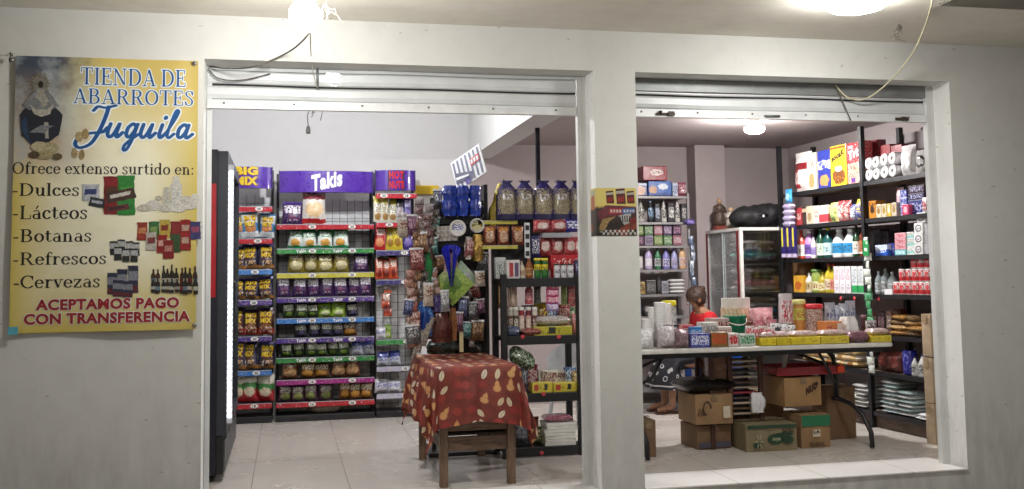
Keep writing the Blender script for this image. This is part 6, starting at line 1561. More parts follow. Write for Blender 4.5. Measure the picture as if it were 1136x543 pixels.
for k in range(4): uitem('box', 992.5, 1004.5, 277-k*5, 2, [P('soap_pink', '#d9a4ac', ('mark', .1, .9, .2, .8, 5, 3, '#b04a5a', .5)) if k else P('soap_aqua', '#7ac4cc', ('mark', .1, .9, .2, .8, 5, 3, '#e6f2f2', .5))], 'soap_bar', ['aqua soap bar under the three pink soaps', 'lowest pink soap bar in the pile', 'middle pink soap bar in the pile', 'top pink soap bar in the pile'][k], 'soap', .04, zb=UZ[2]+.003+k*.046, h=.044, d=.08)
for k in range(3): uitem('box', 1005, 1013.5, 275-k*6, 2, [P('soap_white_teal', '#dfe3e2', ('bar', .2, .5, '#8ac9c4'), ('mark', .1, .9, .5, .85, 5, 3, '#9a9a8a', .52))], 'soap_bar', f'{("lowest", "middle", "top")[k]} white and teal soap box beside the emblem boxes', 'soap', .05, zb=UZ[2]+.003+k*.062, h=.06, d=.08)
for k in range(4):
    o = uitem('box', 1014+(k == 3)*3, 1023.5+(k == 3)*3, 275-k*10, 2, [P('emblem_white', '#e3e3e4', ('blob', .5, .5, .36, .34, '#4a4a4e'), ('blob', .5, .5, .27, .22, '#e0e0e2'), ('mark', .3, .7, .4, .6, 6, 4, '#3a3a40', .5))], 'soap_box', f'{ORD[k]} white box with a dark ring emblem from the bottom', 'soap box', .02, 'white boxes with a ring emblem stacked on the bottle shelf', zb=UZ[2]+.003+k*.083, h=.081, d=.12)
for k in range(3): uitem('box', 1024.5, 1030, 270, 2, [P('grey_dotted', '#a8a9ac', ('speck', 7, .62, '#4a4a4e'))], 'soap_box', f'{("lowest", "middle", "top")[k]} grey box beside the ring emblem boxes', 'soap box', .03, zb=UZ[2]+.003+k*.083, h=.081, d=.12)
# fourth shelf: oil, cartons, cans
T = 'on the oil and can shelf'
uitem('box', 880, 890, 306, 3, [P('yellow_carton', '#d9a43a', ('blob', .5, .4, .34, .26, '#c0622c'))], 'small_carton', 'small orange yellow carton at far left '+T, 'carton', .05, d=.08)
uitem('box', 878, 892, 291, 3, [plain('kraft_board', '#a07a54', .75, var=.12)], 'kraft_carton', 'open kraft carton behind the small orange yellow carton', 'carton', .2, d=.12)
uitem('bottle', 891.5, 896.5, 303, 3, [plain('white_btl', '#dcd8cf', .3)], 'bottle', 'small white bottle left of the green jars', 'bottle', .05, cap=MATS['white_lid'], paper=(P('lab_small_w', '#c9b98a', ('mark', .1, .9, .2, .8, 4, 5, '#6a4a2a', .5)), .1, .55))
for i, (u0, u1, vt, st_, bc, cc, lc, nm) in enumerate([(897, 904.5, 299, 'jar', '#8a9a4a', '#5a7a3a', '#d9d9a8', 'olive green glass'), (905, 911.5, 302, 'bottle', '#a8952c', '#b8a43a', '#e3dca8', 'short oil'), (912, 918, 293, 'bottle', '#b8a62c', '#a8342c', '#d9d0b0', 'left red capped oil'), (917.5, 923.5, 293, 'bottle', '#b8a62c', '#a8342c', '#c98a7a', 'right red capped oil')]):
    uitem(st_, u0, u1, vt, 3, [plain('oil_'+bc.strip('#')+str(i), bc, .12, coat=.6)], 'bottle', f'{nm} bottle {T}', 'bottle', .03+.02*(i % 2), cap=plain('cap_'+cc.strip('#'), cc, .4), paper=(P('oil_label'+str(i), lc, ('mark', .1, .9, .2, .8, 4, 5, '#8a2a2a', .52)), .12, .48))
for i in range(3): uitem('box', 924.5+i*6.3, 930.3+i*6.3, 295.5, 3, [P('milk_white', '#e6e1e4', ('mark', .15, .85, .5, .9, 5, 8, '#c98aa4', .52), ('mark', .2, .8, .1, .4, 5, 6, '#a8a0b0', .52))], 'milk_carton', f'{("left", "middle", "right")[i]} of three white milk cartons with faint pink print', 'milk carton', .03, 'white milk cartons', d=.08)
for i in range(2): uitem('box', 944+i*6.8, 950.2+i*6.8, 295.5, 3, [P('milk_green', '#dfe3e2', ('bar', .04, .3, '#2fa05a'), ('mark', .15, .85, .4, .9, 5, 8, '#8a94a8', .52))], 'milk_carton', f'{("left", "right")[i]} of two white milk cartons with green foot', 'milk carton', .03, 'white and green milk cartons', d=.08)
for i, (u0, u1, vt) in enumerate(((968, 973.5, 301), (974, 981, 298), (981.5, 988.5, 302))): uitem('bottle', u0, u1, vt, 3, [plain('smoky_pet', '#8a9496', .12, coat=.6)], 'bottle', f'{("left", "middle", "right")[i]} of three smoky grey bottles right of the middle post', 'bottle', .05+.03*(i % 2), 'smoky grey bottles', cap=plain('silver_cap', '#b9bcc0', .3, .5), paper=(P('lab_grey', '#c9ced0', ('mark', .1, .9, .2, .8, 4, 6, '#4a5254', .5)), .1, .5))
uitem('box', 981, 989.5, 321, 3, [plain('blank_card', '#e3e4e6', .5)], 'shelf_card', 'blank white card standing before the grey bottles', 'card', .0, d=.012)
CAN = P('can_red_white', '#dcd4d2', ('bar', .08, .42, '#b8242c'), ('mark', .05, .95, .45, .9, 6, 5, '#b8242c', .47), ('blob', .5, .6, .2, .2, '#c8323a'))
ci = 0
for r_, (ulist, h_) in enumerate((((991.5, 998.5, 1005.5, 1012.5, 1019.5, 1026.5), .105), ((998, 1005.5, 1012.5, 1019.5, 1026.5), .105), ((1011.5, 1018.5, 1026), .105))):
    for i, u in enumerate(ulist):
        a = atU(u-3.4, 320, .03); b = atU(u+3.4, 320, .03); c = (a+b)/2+UN*.045
        lathe_thing('food_can', 'can', (a-b).length/2*.97, h_-.002, [CAN], f'{ORD[i]} red and white can from the left in the {("bottom", "middle", "top")[r_]} tier', 'can', (c.x, c.y, UZ[3]+.003+r_*h_), -PI/2+UA+.3*math.sin(i*3+r_), 'red and white cans stacked three tiers high')
# fifth shelf (counter height)
T = 'on the shelf at counter height'
for i, (u0, u1, vt, b_, c2, nm) in enumerate([(966, 972, 346, '#5a2a2a', '#c9b4a4', 'maroon'), (973, 981, 347, '#2a2228', '#8a6a6a', 'blackish'), (982, 988, 345, '#6a4a42', '#d9cfc4', 'brown')]):
    uitem('box', u0, u1, vt, 4, [P(f'choc_{i}', b_, ('mark', .1, .9, .3, .8, 4, 5, c2, .5), ('speck', 8, .63, c2))], 'chocolate_box', nm+' chocolate box '+T, 'carton', .06, d=.1)
rnd = random.Random(11)
GOLD = [P('coffee_gold', '#b8843c', ('mark', 0, 1, 0, 1, 5, 6, '#3a2418', .52), ('speck', 9, .62, '#e0c48a')), P('coffee_dark', '#3a2a22', ('mark', 0, 1, 0, 1, 5, 6, '#b89a6a', .55), ('speck', 9, .64, '#8a5a2c')), P('coffee_cream', '#c9a878', ('mark', 0, 1, 0, 1, 5, 6, '#6a3a20', .54))]
for k in range(8):
    u = 994+(k % 2)*17+rnd.uniform(-2, 2); 
    uitem('sack', u-8.5, u+8.5, 360, 4, [GOLD[k % 3]], 'coffee_pack', f'{("gold", "dark brown", "cream")[k % 3]} coffee pack, {ORD[k//2]} layer up of the {("left", "right")[k % 2]} slumped pile', 'coffee pack', .02+rnd.uniform(0, .04), 'slumped coffee packs', zb=UZ[4]+.003+(k//2)*.042, h=.046, d=.2, rz=rnd.uniform(-.2, .2))
uitem('box', 990, 997, 343, 4, [P('choc_tall', '#7a3a2c', ('mark', .1, .9, .3, .8, 4, 5, '#d9c4b0', .5))], 'chocolate_box', 'reddish brown box behind the slumped coffee packs', 'carton', .25, d=.08)
# sixth shelf
T = 'on the low shelf of the right shelving'
for i, u in enumerate((896, 906, 919, 932, 943)):
    for k in range(3):
        uitem('sack', u-6.5, u+6.5, 398, 5, [P('grain_white', '#d3cdc2', ('blob', .5, .5, .35, .4, '#c9a860'), ('speck', 9, .6, '#efece4')) if (i+k) % 2 else P('grain_gold', '#c2a262', ('speck', 9, .56, '#e3d9c0'), ('blob', .5, .5, .25, .3, '#8a5a2c'))], 'grain_bag', f'{("white", "golden")[1-(i+k) % 2]} grain bag, {ORD[k]} layer up in the {ORD[i]} low pile from left', 'grain bag', .02, 'grain bags on the low shelf', zb=UZ[5]+.003+k*.052, h=.056, d=.2, rz=.12*math.sin(i*3+k*2))
for i, u in enumerate((976, 984, 991)): uitem('bag', u-5, u+5, 391, 5, [P('red_bean', '#6a2420', ('speck', 8, .54, '#3a1412'), ('speck', 13, .62, '#b8786a'))], 'bean_bag', f'{("left", "middle", "right")[i]} of three dark red bean bags '+T, 'bean bag', .05, 'dark red bean bags', d=.1)
uitem('can', 997.5, 1007.5, 389, 5, [P('blue_tin', '#2a2a9a', ('mark', .1, .9, .2, .9, 5, 4, '#8a8ad8', .56), ('bar', .0, .05, '#1a1a60'))], 'insect_spray', 'royal blue tin standing '+T, 'tin', .03, cap=None)
uitem('bottle', 1009, 1014, 396, 5, [plain('white_btl2', '#dcdcd8', .3)], 'bottle', 'slim white bottle right of the royal blue tin', 'bottle', .03, cap=MATS['black_lid'], paper=(P('lab_bw', '#d9d9d6', ('mark', .1, .9, .2, .8, 4, 5, '#22222a', .5)), .1, .6))
uitem('jug', 1015, 1023, 393, 5, [plain('white_jug', '#dedede', .3)], 'bottle', 'white jug with black lettering at right end '+T, 'bottle', .02, cap=plain('violet_cap', '#4a3a8a', .4), paper=(P('lab_jug', '#dcdcdc', ('mark', .1, .9, .1, .9, 4, 4, '#1c1c24', .52)), .1, .55))
# bottom shelf: piles of flat packs
T = 'on the bottom shelf'
RICE = [P('rice_white', '#d6d4d2', ('mark', 0, 1, 0, 1, 6, 5, '#a8a6a8', .55), ('speck', 8, .62, '#8a9a9c')), P('rice_teal', '#b9c6c6', ('mark', 0, 1, 0, 1, 6, 5, '#7a9a9c', .52), ('speck', 8, .62, '#e3e6e4'))]
for i, (u, wpx, n_) in enumerate(((953, 14, 6), (985, 19, 8), (1003, 17, 6))):
    for k in range(n_):
        uitem('sack', u-wpx/2+1.2*math.sin(k*2+i), u+wpx/2+1.2*math.sin(k*2+i), 450, 6, [RICE[(k+i) % 2] if i else RICE[0]], 'flour_bag', f'{ORD[k]} flat flour bag from the bottom, {("left", "middle", "right")[i]} white pile', 'flour bag', .01, 'flat flour bags piled on the bottom shelf', zb=UZ[6]+.003+k*.034, h=.037, d=.24, rz=.08*math.sin(k*1.7+i))
uitem('sack', 936, 948, 440, 6, [P('olive_bag_flat', '#8a8a6a', ('speck', 8, .55, '#c9c9b0'))], 'flour_bag', 'olive bag at the far left end '+T, 'flour bag', .03, d=.22, h=.12)
for k in range(2): uitem('sack', 1014+k*3, 1032+k*2, 462, 6, [plain('white_sheet', '#e6e6e8', .4, var=.05, bump=.4)], 'plastic_bags', f'{("lower", "upper")[k]} flat bundle of white plastic bags at right end of bottom shelf', 'plastic bags', .0, zb=UZ[6]+.003+k*.028, h=.03, d=.22)
# sachet chain on the middle post and kraft cartons at the near end
p = atU(961, 263, -.05)
o = link('sachet_chain', chain_mesh(17, .085, .067, .02, [P('sachet_green', '#cfd6cc', ('bar', .2, .62, '#2f8a52'), ('speck', 9, .62, '#f0f0ee'))], 4), None, p, -PI/2+UA); tag(o, 'long chain of green and white sachets hanging down the middle post', 'sachet strip')
p = atU(961, 284, -.07)
tag(link('green_card', carton_mesh(.075, .006, .13, [P('green_card', '#1f8a46', ('rect', .25, .75, .3, .5, '#dfe6e0'), ('rect', .55, .85, .75, .92, '#e6ece6'))]), None, p, -PI/2+UA), 'green card with white marks at the top of the sachet chain', 'card')
for k, (h_, z0) in enumerate(((.30, 0.003), (.34, .31), (.32, .66))):
    p = atU(1034.5, 480, -.04)
    tag(link('kraft_carton', crate_mesh(.10, .24, h_, [plain('kraft_pale', '#b09a80', .8, var=.1), plain('kraft_tape', '#a08a6c', .3)], k), None, (p.x+.06, p.y-.06, z0), -PI/2+UA), f'{("lowest", "middle", "top")[k]} pale kraft carton of the narrow stack beside the right jamb', 'carton')

# ------------------------------------------------------------------ glass cabinet, bag, figures
c0 = atY(820.5, 252.5, 3.2)
cx0, cy0, cz = c0.x, 3.2, c0.z
cx1, cy1 = atY(868, 252, 3.2).x, min(4.02, atX(777, 259, cx0).y)
gc = thing('glass_cabinet', 'white framed glass display cabinet with dark red posts at the back', 'cabinet', ((cx0+cx1)/2, (cy0+cy1)/2, 0))
GLc = (-(cx0+cx1)/2, -(cy0+cy1)/2, 0)
M_WF = plain('white_frame', '#d3d0ca', .45); M_DR = plain('dark_red_trim', '#6e1a22', .45); M_GL = glassy('cabinet_glass', (.985, .99, .99, 1), .012); M_DOORGL = cello('dirt_reflection_glass', (.62, .64, .64, 1), .2)  # pale door film stands for dirt and the reflected white wall
for x in (cx0+.016, cx1-.016):
    for y in (cy0+.016, cy1-.016): MB().cbox(x-.016, x+.016, y-.016, y+.016, 0, cz-.03, .002).build('post', M_WF, gc, GLc)
MB().box(cx0-.006, cx0-.002, cy0+.03, cy0+.075, .02, cz-.03).box(cx0-.006, cx0-.002, cy1-.05, cy1-.01, .02, cz-.03).box(cx1-.001, cx1+.004, cy0-.004, cy0-.001, .4, cz-.03).build('red_trim', M_DR, gc, GLc)
MB().box(cx0-.004, cx1+.004, cy0-.004, cy0+.03, cz-.0295, cz).box(cx0-.004, cx1+.004, cy1-.03, cy1+.004, cz-.0295, cz).box(cx0-.004, cx0+.03, cy0+.0305, cy1-.0305, cz-.0295, cz).box(cx1-.03, cx1+.004, cy0+.0305, cy1-.0305, cz-.0295, cz).build('top', M_WF, gc, GLc)
MB().box(cx0+.0305, cx1-.0305, cy0+.031, cy1-.031, cz-.010, cz-.002).build('glass_top', M_GL, gc, GLc)
ym = (cy0+cy1)/2
for a, b, dx in ((cy0+.034, ym+.02, .004), (ym-.02, cy1-.034, .012)):
    d_ = MB().box(cx0+dx, cx0+dx+.004, a, b, .05, cz-.032).build('sliding_door', M_DOORGL, gc, GLc)
    MB().box(cx0+dx-.002, cx0+dx+.006, a-.001, a+.012, .05, cz-.033).box(cx0+dx-.002, cx0+dx+.006, b-.012, b+.001, .05, cz-.033).build('door_edge', plain('pale_edge', '#b9c4c2', .4), d_)
MB().box(cx0+.034, cx1-.034, cy0+.006, cy0+.01, .05, cz-.032).build('front_glass', M_GL, gc, GLc)
MB().box(cx1-.012, cx1-.008, cy0+.034, cy1-.034, .05, cz-.032).build('back_panel', plain('cabinet_back', '#b0adab', .6), gc, GLc)
shz = [.2, .55, .85, 1.13, 1.40]
for z in shz: MB().box(cx0+.034, cx1-.034, cy0+.02, cy1-.036, z-.008, z).build('shelf', plain('cabinet_shelf', '#a9adab', .3, .2), gc, GLc)
CL = [('#8fd8c4', 'mint'), ('#d98aa0', 'pink'), ('#5aa0d4', 'blue'), ('#d3ccc6', 'pale grey'), ('#5e585c', 'charcoal'), ('#a89a8c', 'beige'), ('#c9c4c0', 'white')]
k = 0
for si, names in ((4, (4, 0, 5, 3)), (3, (3, 1, 4, 6)), (2, (4, 2, 6, 5)), (1, (5, 4, 3, 6))):
    for j, ci_ in enumerate(names):
        hx_, nm = CL[ci_]
        o = link('folded_cloth', sack_mesh(.37, .36, .064, [plain('cloth_'+nm.replace(' ', '_'), hx_, .8, var=.25, scale=30, bump=.5)], k*1.7), None, ((cx0+cx1)/2, cy0+.205, shz[si]+.002+j*.056), .25*math.sin(k*2.1))
        tag(o, f'folded {nm} cloth, {ORD[j]} from bottom, {("", "lowest", "lower", "upper", "top")[si]} cloth shelf of glass cabinet', 'folded cloth', 'folded cloths in the glass cabinet'); k += 1
for j, (si, nm, hx_) in enumerate(((2, 'dark', '#2c2a2e'), (3, 'tan', '#8a7a66'))):
    o = link('folded_cloth', sack_mesh(.3, .26, .13 if si == 2 else .05, [plain('bundle_'+nm, hx_, .8, var=.3, bump=.4)], 9+j), None, ((cx0+cx1)/2, cy0+.58, shz[si]+.002)); tag(o, f'{nm} bundle behind the sliding glass door of the cabinet', 'cloth bundle')
p0, p1 = atY(812, 250, 3.4), atY(867, 222, 3.4)
def duffel(w_, d, h):
    mb = MB()
    def pt(a, b):
        th = 2*PI*a; t_ = b*2-1; e = max(0, 1-abs(t_)**5)**.5
        x = t_*w_/2; k = 1+.2*noise.noise((t_*3, math.cos(th)*2, math.sin(th)*2))+.1*noise.noise((t_*9, math.cos(th)*5, math.sin(th)*5))+.05*math.sin(t_*30+3*math.cos(th))
        hs = h*(.86+.14*t_)
        z = max(-.5, math.sin(th)*.62)*e
        return (x, math.cos(th)*d/2*e*k, hs*.52*(1+z*1.65*k) if z > -.45 else .002)
    mb.grid(pt, 22, 20); return mb.mesh('duffel', [plain('black_nylon', '#101012', .7, var=.5, scale=16, bump=1.0)])
o = link('duffel_bag', duffel(p1.x-p0.x, .34, p1.z-p0.z), None, ((p0.x+p1.x)/2, 3.42, cz+.002)); tag(o, 'slumped black duffel bag lying on top of the glass cabinet', 'bag')
MB().tube([(-.08, -.172, .10), (-.05, -.19, .13), (.0, -.19, .15), (.04, -.18, .12)], .008, 6).build('strap', plain('black_strap', '#1b1b1e', .6), o)
for s_ in (-1, 1): MB().tube([(.10*s_+dx, -.06*s_, z_) for dx, z_ in ((-.09, .15), (-.06, .205), (0, .225), (.06, .21), (.09, .16))], .009, 6).build('handle', MATS['black_strap'], o)
MB().box(-.02, .0, -.184, -.182, .10, .125).build('tag', plain('white_tag', '#cfcfcf', .5), o)
def figure(h, mats):
    mb = MB(); mb.cbox(-.06, .06, -.05, .05, 0, h*.13, .006, 1)
    prof = [(.045, h*.13), (.06, h*.2), (.052, h*.42), (.045, h*.6), (.055, h*.68), (.04, h*.76), (.014, h*.80)]
    mb.lathe(prof, 14, 0); mb.lathe([(.0, h*.79), (.022, h*.82), (.027, h*.88), (.02, h*.95), (0, h*.98)], 12, 2)
    mb.tube([(-.045, 0, h*.70), (-.055, -.03, h*.55), (-.01, -.055, h*.6)], [.017, .015, .011], 8, 0); mb.tube([(.045, 0, h*.70), (.055, -.03, h*.55), (.01, -.055, h*.6)], [.017, .015, .011], 8, 0)
    return mb.mesh('figurine', mats)
pa = atY(790.5, 256, 3.8); o = link('figurine', figure(atY(790, 219, 3.8).z-cz, [plain('robe_umber', '#4a3a30', .5, var=.4), plain('base_red', '#7a3428', .5), plain('face_tan', '#a8866a', .5)]), None, (max(pa.x, cx0+.07), 3.82, cz+.001)); tag(o, 'dark robed devotional figurine on a red base at left end of cabinet', 'figurine')
pa = atY(817, 254, 3.7); o = link('figurine', figure(.24, [plain('robe_pale', '#b9b0a4', .5, var=.3), plain('base_cream', '#a89a80', .5), plain('face_pale', '#c9a98a', .5)]), None, (pa.x-.02, 3.78, cz+.001)); tag(o, 'pale robed devotional figurine half hidden behind the black duffel bag', 'figurine')
for k in range(2): tag(MB().lathe([(.0, 0), (.025, .002), (.03, .03), (.022, .06), (.0, .062)], 12).build('candle_cup', plain('candle_cream', '#c2b49a', .4), None, (cx0+.2+.07*k, 3.86-.02*k, cz+.001)), f'{("left", "right")[k]} small cream candle cup between the two figurines', 'candle', 'candle cups')

# ------------------------------------------------------------------ grey steel shelves on the back wall
BYY = 3.86
GX = lambda u, v=272, dy=0: atY(u, v, BYY+dy).x
GZ = lambda v, u=735, dy=0: atY(u, v, BYY+dy).z
gx0, gx1 = GX(694), GX(766)
gs = thing('steel_shelves', 'grey steel shelves of toiletries in the dim back corner', 'shelving', ((gx0+gx1)/2, BYY+.17, 0))
GSL = (-(gx0+gx1)/2, -BYY-.17, 0)
M_GS = plain('grey_steel_shelf', '#8a8788', .45, .2)
gzs = [GZ(217.5), GZ(246.5), GZ(272.5), GZ(299), GZ(326.5), GZ(351), .55, .15]
for x in (gx0+.012, gx1-.012):
    for y in (BYY+.012, BYY+.328): MB().box(x-.012, x+.012, y-.012, y+.012, 0, gzs[0]+.03).build('post', M_GS, gs, GSL)
for z in gzs: MB().box(gx0+.026, gx1-.026, BYY+.002, BYY+.338, z-.026, z-.002).build('shelf_board', M_GS, gs, GSL)
def gitem(kind, u0, u1, vt, si, mats, name, label, cat, dy=.03, group=None, zb=None, h=None, d=None, **kw):
    z = gzs[si]+.001 if zb is None else zb
    a, b = atY(u0, vt, BYY+dy), atY(u1, vt, BYY+dy); w_ = b.x-a.x; hh = h or max(.02, a.z-z); dd = d or min(.14, w_)
    if kind in BOT: return lathe_thing(name, kind, w_/2, hh, mats, label, cat, ((a.x+b.x)/2, BYY+dy+w_/2, z), 0, group, kw.get('cap'), kw.get('paper'), kw.get('flat', .8))
    me = bag_mesh(w_, hh, dd, mats, u0) if kind == 'bag' else carton_mesh(w_, dd, hh, mats, .008) if kind == 'box' else sack_mesh(w_, dd, hh, mats, u0)
    return tag(link(name, me, None, ((a.x+b.x)/2, BYY+dy+dd/2, z)), label, cat, group)
DIAB = P('diaper_blue', '#2a5aa4', ('blob', .62, .62, .22, .2, '#d3dbe8'), ('blob', .2, .4, .16, .3, '#b98a6a'), ('band', -.1, .2, '#1f3f86'))
gitem('box', 719, 745, 201, 0, [DIAB], 'diaper_pack', 'big blue diaper pack on the top of the steel shelves', 'diaper pack', .02, d=.2)
hb_ = GZ(200.5)-gzs[0]
gitem('box', 713, 740, 184, 0, [P('diaper_red', '#8a1c26', ('blob', .55, .55, .26, .2, '#d9c9c4'), ('mark', .35, .8, .45, .65, 6, 5, '#7a1a24', .5))], 'diaper_pack', 'dark red diaper pack stacked on the blue diaper pack', 'diaper pack', .03, zb=gzs[0]+hb_+.004, h=GZ(184)-GZ(200), d=.18)
gitem('box', 698, 718, 203, 0, [P('diaper_face', '#3a4a86', ('blob', .55, .4, .34, .38, '#c4957a'), ('bar', .8, 1, '#b9c0d8'))], 'diaper_pack', 'small blue pack with a baby face print at the left', 'diaper pack', .02, d=.18)
gitem('box', 746, 752, 203, 0, [P('pack_wb', '#b9bfcf', ('mark', .1, .9, .2, .8, 4, 6, '#3a4a86', .5))], 'toiletry_carton', 'narrow white and blue pack right of the blue diaper pack', 'carton', .04)
gitem('bag', 752.5, 763, 202, 0, [P('pack_rose', '#a85a6a', ('mark', .1, .9, .2, .8, 5, 6, '#d9c4c8', .5))], 'food_pouch', 'dusky rose pouch at right end of the steel top shelf', 'pouch', .03)
for i, (u0, u1, vt, kd, bc, c2, nm) in enumerate([(699, 706, 224, 'bottle', '#8a8a86', '#c9c9c4', 'pale grey'), (708, 716, 223, 'bottle', '#a8a49c', '#3a3a3a', 'cloudy white'), (719, 726, 223, 'bottle', '#1c1c20', '#7a9ab8', 'black blue labelled'), (726.5, 732, 226, 'box', '#2a2a30', '#a8b4c4', 'dark carton shaped'), (734, 740, 222, 'bottle', '#c4c0ba', '#2a2a2e', 'white black labelled'), (741, 748, 225, 'box', '#26242a', '#d3d0cc', 'black and white'), (749, 755, 222, 'bottle', '#d0ccc6', '#1f1f24', 'pearl white'), (756, 763, 226, 'box', '#3a363c', '#c9c4c0', 'charcoal patterned')]):
    gitem(kd, u0, u1, vt, 1, [P(f'toil_{i}', bc, ('mark', .1, .9, .2, .75, 4, 5, c2, .48))], 'toiletry', f'{nm} toiletry on the second steel shelf', 'toiletry', .04, cap=plain('toil_cap'+str(i), c2, .4))
for i, u in enumerate((699, 709.5, 720, 730.5, 741, 751.5)):
    for k in range(2):
        nm, bc, c2 = [('violet floral', '#4a345a', '#a898a8'), ('plum', '#3a2238', '#96708a'), ('white and violet', '#948a98', '#4a2e58'), ('lime', '#5e783a', '#a8ae8a'), ('leaf green', '#446a44', '#a0ac92'), ('rose', '#84505e', '#b8a2a6')][(i+k*2) % 6]
        gitem('box', u-4.8, u+4.8, 260, 2, [P('soapbox_'+nm.replace(' ', '_'), bc, ('mark', .1, .9, .2, .8, 5, 4, c2, .48), ('speck', 8, .62, c2))], 'soap_box', f'{nm} soap box, {("lower", "upper")[k]} row, {ORD[i]} from left, third steel shelf', 'soap box', .02+.01*k, 'soap boxes on the third steel shelf', zb=gzs[2]+.001+k*.105, h=.103, d=.1)
for i, (u0, u1, vt, st_, bc, cc, nm) in enumerate([(699, 706, 283, 'jar', '#c9c6c4', '#b9b6b4', 'short white'), (707, 714, 285, 'tube', '#d3d0d0', '#d3d0d0', 'stout white'), (716.5, 724.5, 274.5, 'slim', '#b0a0c4', '#d9d4dc', 'tall lilac'), (727, 734, 275, 'bottle', '#2f6a46', '#26422e', 'dark green'), (736, 744, 276, 'slim', '#7a78b4', '#4a4a86', 'periwinkle'), (745.5, 752.5, 276, 'slim', '#9a9ac4', '#6a5a9a', 'lavender'), (754, 762, 273, 'slim', '#c9a074', '#c4884a', 'peach')]):
    gitem(st_, u0, u1, vt, 3, [plain('softener_'+bc.strip('#'), bc, .3)], 'bottle', f'{nm} bottle on the fourth steel shelf', 'bottle', .03, cap=plain('softcap_'+cc.strip('#'), cc, .4), paper=(P('soft_label'+str(i), '#cfc9d4', ('mark', .1, .9, .1, .9, 4, 5, cc, .48)), .15, .5))
for i, (u0, u1, vt, bc, c2, nm) in enumerate([(698, 706, 312, '#5a4a3a', '#b9a88a', 'brown'), (707, 716, 313, '#a88a5a', '#3a3230', 'tan'), (717, 728, 311, '#4a4848', '#8a8a88', 'dark grey'), (729, 733, 307, '#2a282c', '#6a6a6c', 'thin black'), (734, 742, 312, '#9a9aa2', '#5a5a62', 'silver grey')]):
    gitem('box', u0, u1, vt, 4, [P(f'carton_dim_{i}', bc, ('mark', .1, .9, .2, .8, 5, 5, c2, .5))], 'small_carton', f'{nm} carton on the fifth steel shelf', 'carton', .04)
for k in range(4): gitem('sack', 743.5, 761, 320, 4, [plain('white_cartons', '#cfcccb', .5, var=.1)], 'paper_pack', f'{ORD[k]} white paper pack from the bottom of the fifth steel shelf pile', 'paper pack', .02, 'white paper packs piled on the fifth steel shelf', zb=gzs[4]+.001+k*.038, h=.036, d=.12)
for i, (u0, u1, vt, bc, nm) in enumerate([(700, 714, 336, '#2c3040', 'dark blue'), (716, 730, 340, '#8a8886', 'pale grey'), (732, 748, 338, '#3a3638', 'blackish')]):
    gitem('sack', u0, u1, vt, 5, [plain('dim_pack_'+nm.replace(' ', '_'), bc, .5, var=.3)], 'cloth_pack', f'{nm} soft pack on the sixth steel shelf', 'pack', .04, d=.2)
p = atY(764, 250, BYY-.04); tag(link('purple_pack', sack_mesh(.10, .09, .06, [P('purple_hang', '#4a3a8a', ('mark', .1, .9, .2, .8, 5, 4, '#a89ad0', .5))], 3), None, (p.x, BYY-.06, p.z)), 'purple packet jutting from the right end of the steel shelves', 'packet')
p = atY(767.5, 262, BYY-.03); tag(link('card_strip', chain_mesh(6, .05, .085, .02, [P('card_blue_strip', '#6a7a94', ('mark', .1, .9, .2, .8, 4, 4, '#d0d6e0', .5), ('speck', 8, .6, '#2a3a5a'))], 5), None, p), 'strip of blue grey cards hanging beside the steel shelves', 'card strip')

# ------------------------------------------------------------------ folding counter table
ta, tbp = atY(700, 388, .93), atY(990.5, 382, .93)
fx0, fx1, fy0, fy1, FT = ta.x, tbp.x, .93, 1.66, .775
ft = thing('folding_table', 'white folding table used as a counter across the right opening', 'table', ((fx0+fx1)/2, (fy0+fy1)/2, 0))
FTL = (-(fx0+fx1)/2, -(fy0+fy1)/2, 0)
MB().cbox(fx0, fx1, fy0, fy1, FT-.032, FT, .009).build('tabletop', plain('off_white_plastic', '#cfccc6', .5, bump=.1), ft, FTL)
MB().box(fx0+.05, fx1-.05, fy0+.06, fy0+.085, FT-.07, FT-.033).box(fx0+.05, fx1-.05, fy1-.085, fy1-.06, FT-.07, FT-.033).build('side_rail', M_BLACK, ft, FTL)
for xl, sg in ((atY(931, 430, 1.25).x, 1), (atZ(718, 512, 0).x-.05, -1)):
    ymid = (fy0+fy1)/2
    f = MB()
    f.tube([(xl-sg*.10, ymid, FT-.05), (xl-sg*.02, ymid, FT-.12), (xl, ymid, FT-.22), (xl, ymid, .33)], .019, 10)
    f.build('leg', M_BLACK, ft, FTL)
    f = MB().tube([(xl+.05, fy0-.03, .01), (xl+.05, fy0-.02, .12), (xl+.03, fy0+.05, .24), (xl+.005, fy0+.17, .31), (xl, ymid, .33), (xl+.005, fy1-.17, .31), (xl+.03, fy1-.05, .24), (xl+.05, fy1+.02, .12), (xl+.05, fy1+.03, .01)], .018, 10)
    f.build('foot', M_BLACK, ft, FTL)
    MB().tube([(xl, ymid, .56), (xl-sg*.2, ymid, .64), (xl-sg*.42, ymid, FT-.05)], .011, 8).build('brace', M_BLACK, ft, FTL)
    MB().tube([(xl-sg*.26, ymid-.2, FT-.05), (xl-sg*.17, ymid-.2, .56), (xl-sg*.03, ymid-.03, .45)], .012, 8).build('brace', M_BLACK, ft, FTL)
